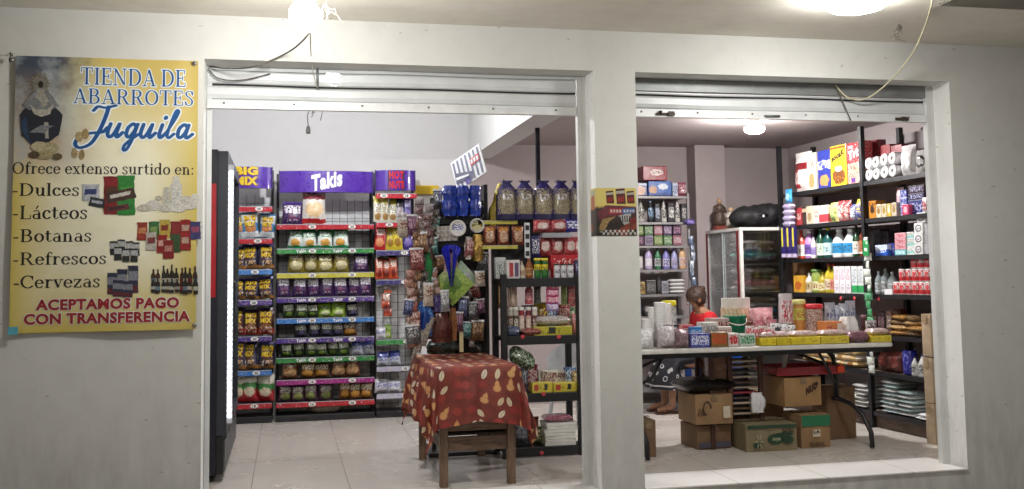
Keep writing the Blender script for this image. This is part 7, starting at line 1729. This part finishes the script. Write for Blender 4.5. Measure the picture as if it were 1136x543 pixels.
def titem(kind, u0, u1, vt, y, mats, name, label, cat, group=None, zb=None, h=None, d=None, rz=0, **kw):
    z = FT+.0015 if zb is None else zb
    a, b = atY(u0, vt, y), atY(u1, vt, y); w_ = b.x-a.x; hh = h or max(.015, a.z-z); dd = d or min(.14, w_)
    cxm = (a.x+b.x)/2
    if kind in BOT: return lathe_thing(name, kind, w_/2, hh, mats, label, cat, (cxm, y+w_/2, z), rz, group, kw.get('cap'), kw.get('paper'), 1)
    me = {'bag': lambda: bag_mesh(w_*1.05, hh, dd, mats, u0*.3), 'box': lambda: carton_mesh(w_, dd, hh, mats), 'sack': lambda: sack_mesh(w_, dd, hh, mats, u0), 'drape': lambda: drape_mesh(w_, hh, dd, mats, u0, 5, .8)}[kind]()
    return tag(link(name, me, None, (cxm, y+dd/2, z), rz), label, cat, group)
M_FOAM = plain('white_foam', '#e9e8e6', .6, var=.03)
def cupstack(r, h):
    mb = MB(); n = int(h/.013); prof = [(0, 0), (r*.72, 0)]
    hb = .07; prof += [(r*.9, hb*.8)]
    z = hb
    while z < h: prof += [(r, z), (r*1.06, z+.003), (r*1.06, z+.008), (r*.98, z+.0095)]; z += .013
    prof += [(r*.9, z), (0, z-.004)]
    mb.lathe(prof, 20, 0, (0, 0, 0), False); return mb.mesh('cup_stack', [M_FOAM])
for i, (u0, u1, vt, y) in enumerate(((712, 722, 354, 1.16), (719, 728, 343, 1.26), (726, 737.5, 337, 1.22), (736, 744, 338, 1.34))):
    a, b = atY(u0, vt, y), atY(u1, vt, y)
    tag(link('cup_stack', cupstack((b.x-a.x)/2, a.z-FT), None, ((a.x+b.x)/2, y, FT+.001)), ['shortest white foam cup stack at the left end of the counter', 'second white foam cup stack from the left on the counter', 'thickest tall white foam cup stack on the counter', 'rightmost white foam cup stack beside the yellow lidded jar'][i], 'cup stack')
titem('bag', 706, 728, 366, 1.0, [cello('clear_bag', (.9, .9, .92, 1), .5)], 'plastic_bag', 'crumpled clear plastic bag at the foot of the cup stacks', 'plastic bag', d=.16)
titem('bag', 733, 752, 361, 1.0, [cello('clear_bag_dark', (.75, .7, .72, 1), .6)], 'sweet_bag', 'clear bag of dark sweets in front of the yellow lidded jar', 'sweet bag', d=.14)
titem('sack', 734, 752, 374, 1.03, [P('dark_sweets', '#4a3034', ('speck', 12, .52, '#b9a4a0'), ('speck', 18, .6, '#8a2a30'))], 'sweets', 'dark sweets lying inside the left clear bag', 'sweets', d=.1)
titem('bag', 751, 766, 366, .99, [P('candy_dark', '#4a2c34', ('speck', 11, .53, '#a8808a'), ('speck', 16, .6, '#d9d0d0'))], 'sweet_bag', 'bag of dark plum sweets left of the blue candy box', 'sweet bag', d=.1)
o = titem('jar', 737, 752.5, 334, 1.36, [cello('clear_jar', (.88, .9, .9, 1), .4)], 'plastic_jar', 'clear plastic jar with bright yellow lid beside the cup stacks', 'jar', cap=plain('bright_yellow_lid', '#e3d22c', .4))
titem('sack', 739, 751, 352, 1.37, [P('peach_sweets', '#d99a7a', ('speck', 12, .52, '#f0d9c4'), ('speck', 16, .62, '#b04a3a'))], 'sweets', 'peach coloured sweets inside the yellow lidded jar', 'sweets', h=.07, d=.1)
titem('box', 735, 753, 355.5, 1.06, [plain('black_tray', '#222026', .5)], 'small_tray', 'small black tray edge above the clear bag of dark sweets', 'tray', zb=FT+.15, h=.018, d=.1)
for i, (u0, u1, vt, y, bc, c2, nm) in enumerate([(766, 787.5, 370.5, 1.0, '#3a3f96', '#d3d6ea', 'blue and white candy box'), (789, 807, 369, 1.0, '#8a6a3a', '#c94a2c', 'olive brown sweet box with red band'), (808, 819, 370, 1.0, '#dcd6d2', '#c23a40', 'white box with red figures'), (820.5, 838, 371, 1.0, '#cfd3cc', '#1f8a52', 'pale box with green label'), (758, 770, 361, 1.14, '#c9484a', '#e6d9d4', 'flat red box'), (765, 779, 363, 1.1, '#2a86c4', '#d9e6f0', 'flat sky blue box'), (779, 797, 358, 1.2, '#d9d5d0', '#8a8a90', 'flat white box behind the blue box'), (788, 809, 353.5, 1.3, '#b9a4a0', '#7a2a34', 'grey and maroon cookie box'), (797, 812, 363, 1.12, '#d0c9c0', '#a86a5a', 'cream flat box')]):
    zb = None
    o = titem('box', u0, u1, vt, y, [P(f'tablebox_{i}', bc, ('mark', .06, .94, .2, .85, 7, 4, c2, .48), ('speck', 8, .64, c2))], 'candy_box', nm+' on the folding table', 'carton', d=.11)
    if i == 2:
        ww, dd_, hh_ = bbox(o); word(o, '10', -ww*.3, ww*.35, hh_*.2, hh_*.75, -dd_-.002, plain('figure_red', '#b8242c', .5))
for i, u in enumerate((834, 841, 848.5, 856)): titem('bag', u-4.8, u+4.8, 362+i % 2*1.5, 1.02+.03*(i % 2), [P('lolly_red', '#e3dedc', ('mark', .05, .95, .1, .9, 5, 5, '#c23a4a', .47), ('speck', 9, .64, '#8a2a3a'))], 'candy_bag', f'{ORD[i]} red and white candy bag from the left behind the yellow trays', 'candy bag', 'red and white candy bags on the counter', d=.07, rz=.2*math.sin(i*2))
for i, (u, bc) in enumerate(((863, '#26242a'), (871, '#dedcda'), (879, '#d3d0d0'))): titem('bag', u-6, u+6, 359+i, 1.1, [P(f'bw_bag{i}', '#e3e2e2', ('blob', .5, .5, .34, .3, bc), ('mark', .1, .9, .1, .9, 5, 5, '#3a3a40', .56))], 'candy_bag', ['white bag with a dark patch in the middle of the counter', 'white bag right of the dark patched bag', 'rightmost white candy bag behind the long yellow tray'][i], 'candy bag', d=.08)
TRAY = P('yellow_tray', '#d6c22e', ('mark', .1, .9, .3, .7, 9, 2, '#6a5a1c', .6), ('bar', .0, .06, '#a8982a'))
for i, (u0, u1, vt) in enumerate(((844, 861, 375.5), (862, 877, 375), (878, 910, 374.5), (911, 942, 373.5), (966.5, 989, 373))):
    titem('box', u0, u1, vt, .965, [TRAY], 'display_tray', f'{ORD[i]} yellow sweet tray from the left along the counter edge', 'display tray', 'yellow sweet trays along the counter edge', d=.16)
    titem('sack', u0+1, u1-1, vt-3, .99, [P('tray_sweets', '#d9d2c8', ('speck', 12, .54, '#b04a4a'), ('speck', 15, .6, '#6a4a8a'), ('speck', 9, .64, '#e8e4dc'))], 'sweets', f'wrapped sweets heaped in the {ORD[i]} yellow tray', 'sweets', 'sweets heaped in the yellow trays', zb=FT+.045+.001*i, h=.055, d=.13)
titem('sack', 942, 966, 368, .97, [P('dark_gum', '#4a2430', ('speck', 12, .52, '#a87a84'), ('speck', 16, .62, '#2a141c'))], 'candy_bag', 'heap of dark maroon wrapped gum between the last two trays', 'gum', d=.16)
# bucket, tray of cones, pink bag
a, b = atY(808, 351, 1.34), atY(832.5, 351, 1.34)
rb_, hb_ = (b.x-a.x)/2, a.z-FT
t = tag(MB().lathe([(0, .002), (rb_*.78, .002), (rb_*.8, 0), (rb_*.97, hb_*.94), (rb_*1.03, hb_*.95), (rb_*1.03, hb_), (rb_*.95, hb_), (rb_*.76, .01), (0, .01)], 28, 0, (0, 0, 0), False).build('bucket', plain('teal_green_plastic', '#0f8a64', .35, coat=.2), None, ((a.x+b.x)/2, 1.34+rb_, FT+.001)), 'teal green plastic bucket standing on the counter', 'bucket')
MB().tube([(rb_*math.cos(R(k)), -rb_*math.sin(R(k))*1.05, hb_*.9-.05*math.sin(R(k))) for k in range(-10, 191, 20)], .006, 6).build('handle', plain('white_handle', '#dcdcd6', .4), t)
o = titem('box', 801, 832, 331, 1.52, [plain('white_card_tray', '#e3ded8', .5)], 'card_display', 'white card display of little cones behind the green bucket', 'display', zb=FT+.0015, d=.02)
for k in range(7): titem('bag', 800.5+k*4.6, 805+k*4.6, 342+k % 2, 1.46, [P('cone_peach', '#dcb08a', ('speck', 9, .56, '#f0e2d0'), ('band', -.1, .3, '#b85a3a'))], 'cone_pack', f'{ORD[k]} small peach cone pack from the left before the white card', 'cone pack', 'small peach cone packs', d=.04)
titem('bag', 836, 862, 342, 1.3, [P('pink_pig_bag', '#d99aa0', ('blob', .55, .5, .3, .26, '#c4707c'), ('speck', 9, .6, '#efc9cc'), ('speck', 13, .64, '#a85a68'))], 'pink_bag', 'shiny pink bag standing right of the green bucket', 'bag', d=.16)
titem('jar', 831, 836.5, 357, 1.3, [plain('brown_jar', '#7a4a30', .3)], 'small_jar', 'small brown jar between the bucket and pink bag', 'jar', cap=plain('brown_lid', '#5a3424', .4))
titem('bag', 868, 882.5, 326, 1.34, [P('tall_sweet_bag', '#d9cfd2', ('band', -.1, .36, '#3a1c24'), ('mark', .1, .9, .4, .85, 5, 6, '#b83a4a', .5), ('speck', 9, .62, '#f0ecec'))], 'sweet_bag', 'tall red and white sweet bag left of the yellow capped jar', 'sweet bag', d=.13)
titem('jar', 883, 896, 333, 1.36, [plain('orange_sweets_jar', '#c98a4a', .15, coat=.6)], 'plastic_jar', 'jar of orange sweets with a pale yellow lid', 'jar', cap=plain('pale_yellow_lid', '#dcd98a', .4), paper=(P('jar_label_y', '#d9d26a', ('mark', .1, .9, .2, .8, 5, 4, '#b85a2c', .52)), .5, .8))
titem('jar', 898, 916.5, 338, 1.28, [P('mixed_sweets_jar', '#7a5a5a', ('speck', 12, .5, '#d9c9c0'), ('speck', 15, .58, '#b02a3a'), ('speck', 11, .62, '#4a8a4a'))], 'plastic_jar', 'jar of mixed sweets with a bright red lid', 'jar', cap=plain('bright_red_lid', '#d02434', .35, coat=.3), paper=(P('jar_label_g', '#8ab84a', ('mark', .1, .9, .2, .8, 5, 4, '#e6e6d4', .52)), .02, .14))
for i, (u, vt) in enumerate(((923, 336), (931, 339), (939, 337), (946, 334))): titem('bag', u-5.5, u+5.5, vt, 1.36+.05*(i % 2), [P('silver_chip', '#a8acb8', ('mark', .1, .9, .2, .8, 5, 5, '#3a4a86', .52), ('speck', 9, .6, '#e3e4e8'))], 'candy_bag', f'{ORD[i]} silver and blue bag from the left behind the orange box', 'candy bag', 'silver and blue bags at the right of the counter', d=.08, rz=.2*math.sin(i*3))
titem('box', 915, 934, 357, 1.12, [P('orange_box', '#dc8a4a', ('mark', .1, .7, .25, .8, 5, 4, '#c2503c', .5), ('rect', .72, .98, .1, .9, '#e6dcd0'))], 'candy_box', 'orange candy box below the silver and blue bags', 'carton', d=.12)
titem('drape', 936, 957, 352, 1.1, [plain('white_tissue', '#e6e4e2', .5, var=.05, bump=.6)], 'plastic_bag', 'crumpled white plastic bag beside the orange candy box', 'plastic bag', d=.14)
titem('jar', 957, 963, 350, 1.2, [plain('dark_choc_jar', '#4a2428', .3)], 'small_jar', 'small dark jar right of the crumpled white bag', 'jar', cap=plain('dark_choc_lid', '#7a5a5a', .4))
titem('bag', 963, 975, 356, 1.15, [P('bw_last', '#c9c2c4', ('mark', .1, .9, .1, .9, 4, 5, '#3a2a34', .48))], 'candy_bag', 'grey and plum candy bag at the right end of the counter', 'candy bag', d=.08)
titem('bag', 838, 850, 356, 1.2, [P('maroon_bag2', '#a84a58', ('speck', 9, .55, '#d9a4ac'))], 'candy_bag', 'rosy maroon candy bag under the shiny pink bag', 'candy bag', d=.08)
titem('bag', 850, 864, 355, 1.22, [P('maroon_bag3', '#c98a92', ('speck', 9, .55, '#8a3a48'))], 'candy_bag', 'pale rosy candy bag under the shiny pink bag', 'candy bag', d=.08)

# ------------------------------------------------------------------ cartons and crates under the counter
KR = plain('kraft', '#8f7150', .8, var=.14, scale=9); KRD = plain('kraft_dark', '#6f563f', .8, var=.16, scale=9); KT = plain('packing_tape', '#7d6a50', .25)
def floorbox(u0, u1, vt, vb, y0, d, mats, label, rz=0.0, z0=0.0, seed=1):
    a, b = atY(u0, vt, y0), atY(u1, vt, y0); w_ = b.x-a.x; h_ = a.z-max(z0, 0) if z0 else a.z
    h_ = a.z-z0
    o = link('carton', crate_mesh(w_, d, h_-.014, mats, seed), None, ((a.x+b.x)/2, y0+d/2, z0+.001), rz)
    return tag(o, label, 'carton'), w_, h_-.014
ob, w1, h1 = floorbox(772, 810, 471, 498, 1.24, .3, [KRD, KT], 'lower brown carton with a blue foot under the black bag', .04, 0, 2)
MB().box(-w1*.46, w1*.46, -.1655, -.1635, .012, h1*.30).build('print', plain('faded_blue_print', '#4c4a58', .7), ob)
ob2, w2, h2 = floorbox(771, 812, 437, 471, 1.18, .34, [KR, KT], 'upper brown carton with white label under the black bag', .0, h1+.017, 5)
MB().box(w2*.23, w2*.42, -.186, -.184, h2*.2, h2*.6).build('paper_label', plain('label_paper', '#c9bda8', .6), ob2)
MB().tube([(-w2*.2+.03*math.cos(t_), -.186, h2*.55+.05*math.sin(t_)) for t_ in [k*.5 for k in range(10)]], .005, 5).tube([(-w2*.45+k*.012, -.186, h2*(.3+.25*(k % 2))) for k in range(5)], .005, 5).build('print', plain('brown_print', '#4d3b2a', .7), ob2)
p = atY(783, 436, 1.3); tag(link('bin_bag', sack_mesh(.44, .34, .10, [plain('black_bin_bag', '#151416', .35, var=.4, bump=.9, scale=22)], 4), None, (p.x, 1.35, h1+h2+.034)), 'black plastic bag lying on top of the left carton stack', 'bag')
ob3, w3, h3 = floorbox(829, 884, 470, 500, 1.02, .36, [plain('kraft_greenish', '#7f7358', .8, var=.15), KT], 'wide carton with dark green leaf print on the floor', -.05, 0, 3)
gp = MB()
for cx_, cz_, rx_, rz_ in ((.06, .45, .16, .2), (.30, .42, .12, .16), (.22, .62, .2, .06), (-.3, .25, .08, .12)):
    d_ = disc(cx_*w3, cz_*h3, rx_*w3, rz_*h3, 14); gp.add([(x, -.1955, z) for x, z in d_[0]], d_[1])
gp.box(-w3*.48, w3*.48, -.1955, -.1935, h3*.86, h3*.98)
gp.build('print', plain('dark_green_print', '#24402c', .7), ob3)
word(ob3, 'soya', w3*.0, w3*.16, h3*.36, h3*.5, -.198, plain('pale_print', '#9a9a7c', .7)); word(ob3, 'Del Rio', w3*.2, w3*.42, h3*.66, h3*.8, -.198, plain('dark_print', '#2a241c', .7))
lf = MB()
for a_ in range(6):
    an = a_*60; q = [(-.26*w3+.10*w3*math.cos(R(an+e))*k, h3*.38+.34*h3*math.sin(R(an+e))*k) for e, k in ((-14, .5), (0, 1), (14, .5), (0, .1))]
    lf.add([(x, -.1975, z) for x, z in q], [(0, 1, 2, 3)])
lf.build('print', MATS['pale_print'], ob3)
ob4, w4, h4 = floorbox(888, 920, 459, 497, 1.06, .28, [KR, KT], 'brown carton with green top band and white label', .0, 0, 7)
MB().box(-w4*.49, w4*.49, -.1545, -.1525, h4*.66, h4*.985).build('print', plain('green_print', '#1f6a48', .6), ob4)
MB().box(-w4*.13, w4*.13, -.157, -.155, h4*.34, h4*.56).build('paper_label', plain('label_paper', '#c9bda8', .6), ob4)
word(ob4, 'LA', -w4*.11, w4*.11, h4*.44, h4*.54, -.159, plain('dark_print', '#2a241c', .7)); word(ob4, 'IDEAL', -w4*.25, w4*.3, h4*.06, h4*.18, -.157, plain('brown_print', '#4d3b2a', .7))
tag(link('carton', crate_mesh(.30, .26, .30, [KRD, KT], 9), None, (atY(852, 470, 1.55).x, 1.7, .001)), 'dim brown carton hidden behind the leaf print carton', 'carton')
ob5, w5, h5 = floorbox(869, 911, 418, 458, 1.13, .36, [plain('kraft_warm', '#9a7850', .8, var=.12), KT], 'large brown carton with slanted dark lettering under a red tray', .06, .30, 4)
ob5.location.y += .02
word(ob5, 'NUU', w5*.05, w5*.36, h5*.36, h5*.62, -.198, plain('dark_print_brown', '#3a2018', .7), .022, .07); MB().box(w5*.28, w5*.4, -.1965, -.1945, h5*.72, h5*.8).build('print', MATS['dark_print_brown'], ob5)
tray = MB(); tl = w5+.22
tray.cbox(-tl/2, tl/2, -.17, .17, 0, .012, .003).cbox(-tl/2, tl/2, -.19, -.172, -.01, .052, .004).cbox(-tl/2, tl/2, .172, .19, -.01, .052, .004).cbox(-tl/2, -tl/2+.016, -.17, .17, .0125, .05, .003).cbox(tl/2-.016, tl/2, -.17, .17, .0125, .05, .003)
o = link('red_tray', tray.mesh('tray', [plain('dark_red_plastic', '#8a1a24', .4, coat=.2)]), None, (ob5.location.x+.05, 1.32, .30+h5+.028), .03); tag(o, 'dark red plastic tray resting on the large brown carton', 'tray')
MB().cbox(tl/2-.03, tl/2+.03, -.21, -.192, .0, .05, .006).lathe([(.0, 0), (.014, 0), (.014, .012), (0, .012)], 10, 0, (tl/2, -.2, .05)).build('corner_clip', plain('orange_clip', '#d84a24', .4), o)
tag(link('carton', crate_mesh(.26, .24, .40, [KRD, KT], 12), None, (atY(937, 470, 1.3).x, 1.48, .001), .1), 'tall plain brown carton standing behind the right table leg', 'carton')
tag(link('carton', crate_mesh(.34, .28, .34, [plain('kraft_grey', '#77695a', .8, var=.15), KT], 13), None, (atY(838, 440, 1.9).x, 1.95, .001), .1), 'greyish carton in shadow behind the slatted crate', 'carton')
ob6, w6, h6 = floorbox(711, 727, 465, 501, 1.05, .26, [KRD, KT], 'small brown carton half hidden by the central pillar', .0, 0, 6)
# slatted wooden crate standing on end with trays inside
a, b = atY(786, 394, 1.22), atY(846, 394, 1.22); cw = b.x-a.x; zc0, zc1 = .235, a.z-.005
cr = thing('wooden_rack', 'dark brown wooden rack stacked with thin trays under the counter', 'rack', ((a.x+b.x)/2, 1.36, 0))
M_DW = wood('dark_brown_wood', '#54301f', '#2f1a12', (30, 30, 3))
for x in (-cw/2+.02, cw/2-.02, -.05):
    for y in (-.13, .13): MB().cbox(x-.018, x+.018, y-.014, y+.014, .0 if x != -.05 else .235, zc1, .003).build('post', M_DW, cr)
MB().cbox(-cw/2, cw/2, -.15, .15, zc1+.001, zc1+.03, .006).build('top_board', wood('dark_brown_top', '#4a3026', '#2c1a14', (3, 30, 30)), cr)
MB().box(-cw/2+.04, -.07, -.12, .12, zc0, zc1-.02).build('side_panel', plain('film_wrapped_brown', '#6b4a36', .25, var=.35, scale=12, bump=.7, coat=.4), cr)
for k in range(11):
    z = zc0+.01+k*(zc1-zc0-.03)/11
    cc = ('#a89a86', '#5a4432', '#b0a08c', '#3a3430', '#8a7a66')[k % 5] if k != 4 else '#8a2a34'
    MB().cbox(-.03, cw/2-.04, -.125, .12, z, z+.014, .003).build('thin_tray', plain('tray_'+cc.strip('#'), cc, .5), cr)
MB().box(-cw/2+.04, cw/2-.04, .105, .115, .05, zc0-.01).build('back_board', M_DW, cr)
tag(MB().tube([(0, 0, 0), (.03, .0, .12), (.05, .0, .20)], [.018, .018, .014], 10).build('broom_handle', plain('white_pole', '#d3d0c8', .4), None, atY(869, 413, 1.34)+Vector((0, 0, .02))), 'short white plastic pole leaning above the red tray', 'pole')
tag(link('plastic_bag', drape_mesh(.12, .15, .09, [plain('white_film2', '#dedde0', .3, var=.06, bump=.8)], 6, 6, .8), None, (atY(842, 462, 1.2).x, 1.22, .26)), 'white plastic bag squeezed between rack and large brown carton', 'plastic bag')

# ------------------------------------------------------------------ blue chair and the seated woman
WX, WY = 4.02, 3.25
ch = thing('plastic_chair', 'bright blue plastic chair under the seated woman', 'chair', (WX+.02, WY, 0), 0)
M_BCH = plain('bright_blue_plastic', '#1560c8', .35, coat=.2)
MB().cbox(-.23, .21, -.21, .21, .395, .42, .01).build('seat', M_BCH, ch)
MB().grid(lambda u, v: (.20+.05*v-.03*math.cos((u-.5)*PI), -.20+.4*u, .42+.36*v), 10, 8).build('backrest', M_BCH, ch)
for x in (-.2, .18):
    for y in (-.18, .18): MB().cbox(x-.035 if x < 0 else x-.02, x+.02 if x < 0 else x+.035, y-.025, y+.025, 0, .394, .006).build('leg', M_BCH, ch)
M_SKIN = plain('skin', '#93694f', .5, var=.06, scale=20); M_RED = plain('red_shirt', '#b8141f', .8, var=.2, scale=11, bump=.9)
def skin_mesh(name, pts, edges, mat, root=0, sub=2):
    me = bpy.data.meshes.new(name); me.from_pydata([p[:3] for p in pts], edges, [])
    o = bpy.data.objects.new(name, me); col.objects.link(o)
    sk = o.modifiers.new('s', 'SKIN')
    lay = me.skin_vertices[0].data
    for i, p in enumerate(pts):
        r = p[3]; lay[i].radius = r if isinstance(r, tuple) else (r, r); lay[i].use_root = (i == root)
    ss = o.modifiers.new('u', 'SUBSURF'); ss.levels = sub; ss.render_levels = sub
    dg = bpy.context.evaluated_depsgraph_get(); dg.update()
    r = bpy.data.meshes.new_from_object(o.evaluated_get(dg))
    bpy.data.objects.remove(o); bpy.data.meshes.remove(me)
    r.materials.clear(); r.materials.append(mat)
    for p in r.polygons: p.use_smooth = True; p.material_index = 0
    return r
def body():
    P_ = [(0, 0, .50, .13), (-.01, 0, .63, .11), (-.05, 0, .78, .12), (-.085, 0, .89, .105), (-.11, 0, .955, .055), (-.135, 0, 1.0, .048), (-.165, 0, 1.07, .082), (-.165, 0, 1.125, .075), (-.215, 0, 1.035, .048)]
    E_ = [(0, 1), (1, 2), (2, 3), (3, 4), (4, 5), (5, 6), (6, 7), (6, 8)]
    def limb(start, pts):
        i = start
        for p in pts: P_.append(p); E_.append((i, len(P_)-1)); i = len(P_)-1
        return i
    for s in (-1, 1):
        w_ = limb(3, [(-.085, s*.15, .895, .058), (-.17, s*.215, .70, .042), (-.27, s*.19, .66, .038), (-.40, s*.10, .70, .026), (-.445, s*.085, .705, .03)])
        for k in range(4): limb(w_, [(-.475, s*(.085+.018*(k-1.5)), .703-.004*k, .0095), (-.505+.004*abs(k-1), s*(.083+.02*(k-1.5)), .694, .0085), (-.525+.006*abs(k-1), s*(.08+.02*(k-1.5)), .68, .0075)])
        limb(w_, [(-.45, s*.045, .695, .011), (-.478, s*.03, .688, .009)])
        limb(0, [(-.04, s*.09, .49, .105), (-.25, s*.10, .50, .082), (-.44, s*.10, .49, .060), (-.46, s*.10, .32, .052), (-.47, s*.10, .11, .034), (-.47, s*.10, .065, .038), (-.56, s*.105, .045, .034), (-.62, s*.108, .035, .022)])
    me = skin_mesh('person', P_, E_, M_SKIN)
    bm = bmesh.new(); bm.from_mesh(me)
    # face details: nose, ears, eyes follow the forward tilt of the head
    return me, bm
me, bm = body(); bm.free()
wm = link('person', me, None, (WX, WY, 0)); tag(wm, 'woman in red shirt and dark patterned skirt seated behind the counter', 'person')
def headpart(mb, name, mat): return mb.build(name, mat, wm)
nose = MB().lathe([(0, 0), (.012, .004), (.010, .02), (.004, .034), (0, .036)], 8); nose.v = [(-.252-z*.35, y, 1.05+x*.6-z*.7+.02) for x, y, z in nose.v]
headpart(nose, 'nose', M_SKIN)
for s in (-1, 1):
    e = MB().lathe([(0, 0), (.012, .002), (.012, .006), (0, .009)], 10); e.v = [(-.236-z, s*.03+y, 1.08+x*.6) for x, y, z in e.v]; headpart(e, 'eye', plain('eye_dark', '#2a1a14', .3))
    e = MB().lathe([(0, 0), (.022, .004), (.024, .010), (.012, .014), (0, .010)], 12); e.v = [(-.158+x*.7, s*(.078+z), 1.065+y*1.25) for x, y, z in e.v]; headpart(e, 'ear', M_SKIN)
mth = MB().box(-.256, -.246, -.018, .018, 1.012, 1.018); headpart(mth, 'mouth', plain('lips', '#8a4038', .5))
def hair():
    mb = MB()
    def pt(a, b):
        th, ph = 2*PI*a, PI*b*.72
        k = 1+.13*noise.noise((math.cos(th)*5, math.sin(th)*5, b*7))+.02*math.sin(th*24)
        x, y, z = math.sin(ph)*math.cos(th), math.sin(ph)*math.sin(th), math.cos(ph)
        # tilt the cap backwards so that the face stays free
        t_ = R(38); x, z = x*math.cos(t_)+z*math.sin(t_), -x*math.sin(t_)+z*math.cos(t_)
        return (-.160+x*.098*k, y*.094*k, 1.088+z*.104*k)
    mb.grid(pt, 32, 16)
    mb.lathe([(0, -.035), (.026, -.026), (.04, 0), (.03, .022), (0, .03)], 14, 0, (-.095, .01, 1.168))
    rnd = random.Random(2)
    for k in range(60):
        a_ = rnd.uniform(0, 2*PI); p = Vector((-.16+.095*math.cos(a_)*.9, .09*math.sin(a_), 1.10+rnd.uniform(-.05, .06)))
        mb.tube([p, p+Vector((rnd.uniform(-.005, .02), rnd.uniform(-.01, .01), rnd.uniform(-.03, .01))), p+Vector((rnd.uniform(-.005, .03), rnd.uniform(-.015, .015), rnd.uniform(-.06, .0)))], [.004, .003, .001], 4)
    return mb
hm = NT('dark_brown_hair'); f = hm.noise(hm.vmath('MULTIPLY', hm.tc.outputs['Object'], (60, 60, 14)), 3, 4); hm.set('Base Color', hm.mix(f, srgb('#1a110d'), srgb('#4a3022'))); hm.set('Roughness', .62)
hair().build('hair', hm.mat, wm)
# shirt: torso and short sleeves, a little larger than the body
S_ = [(0, 0, .53, .142), (-.01, 0, .64, .132), (-.05, 0, .78, .142), (-.08, 0, .88, .125), (-.095, 0, .925, .082)]; SE = [(0, 1), (1, 2), (2, 3), (3, 4)]
for s in (-1, 1):
    b_ = len(S_); S_ += [(-.085, s*.15, .893, .078), (-.125, s*.19, .80, .066)]; SE += [(3, b_), (b_, b_+1)]
link('shirt', skin_mesh('shirt', S_, SE, M_RED), wm)
def skirt():
    mb = MB()
    st_ = [(.10, .56, .155, .13), (-.02, .56, .19, .14), (-.20, .54, .20, .125), (-.36, .53, .205, .13), (-.44, .50, .21, .135), (-.48, .43, .22, .135), (-.49, .33, .235, .14), (-.49, .235, .25, .15)]
    N = 36; vs = []
    for i, (x, z, wy, hz) in enumerate(st_):
        dn = min(1, max(0, (i-3)/3))          # ring turns from vertical (over the thighs) to horizontal (hanging hem)
        for k in range(N):
            th = 2*PI*k/N; fold = 1+.09*math.sin(th*7+i)*min(1, i/4)
            a_, b_ = math.cos(th)*wy*fold, math.sin(th)*hz*fold
            vs.append((x-b_*dn*1.15, a_, z+b_*(1-dn)-.0))
    mb.add(vs, [(i*N+k, i*N+(k+1) % N, (i+1)*N+(k+1) % N, (i+1)*N+k) for i in range(len(st_)-1) for k in range(N)], 0, True)
    return mb
sm = NT('patterned_skirt'); so = sm.tc.outputs['Object']
vo = sm.n.new('ShaderNodeTexVoronoi'); vo.inputs['Scale'].default_value = 13; sm.l.new(so, vo.inputs['Vector'])
dd1 = sm.vmath('DISTANCE', sm.vmath('MULTIPLY', so, (1, 1, 1)), vo.outputs['Position'])
n_ = sm.noise(so, 24, 2)
ringm = sm.math('MULTIPLY', sm.math('GREATER_THAN', sm.math('ADD', vo.outputs['Distance'], sm.math('MULTIPLY', n_, .25)), .34), sm.math('LESS_THAN', sm.math('ADD', vo.outputs['Distance'], sm.math('MULTIPLY', n_, .25)), .47))
zz_ = sm.sep(so)[2]; hemm = sm.math('MULTIPLY', sm.math('GREATER_THAN', zz_, .262), sm.math('LESS_THAN', zz_, .275))
sm.set('Base Color', sm.mix(sm.math('MAXIMUM', sm.math('MULTIPLY', ringm, sm.math('LESS_THAN', zz_, .47)), hemm), srgb('#15151d'), srgb('#a9a6a6'))); sm.set('Roughness', .8)
skirt().build('skirt', sm.mat, wm)
for s in (-1, 1):
    sd = MB().cbox(-.64, -.42, s*.105-.042, s*.105+.042, .0, .022, .008).tube([(-.53, s*.105-.04, .02), (-.55, s*.105, .082), (-.53, s*.105+.04, .02)], .011, 6)
    sd.build('sandal', plain('brown_leather', '#4a2a1c', .6), wm)
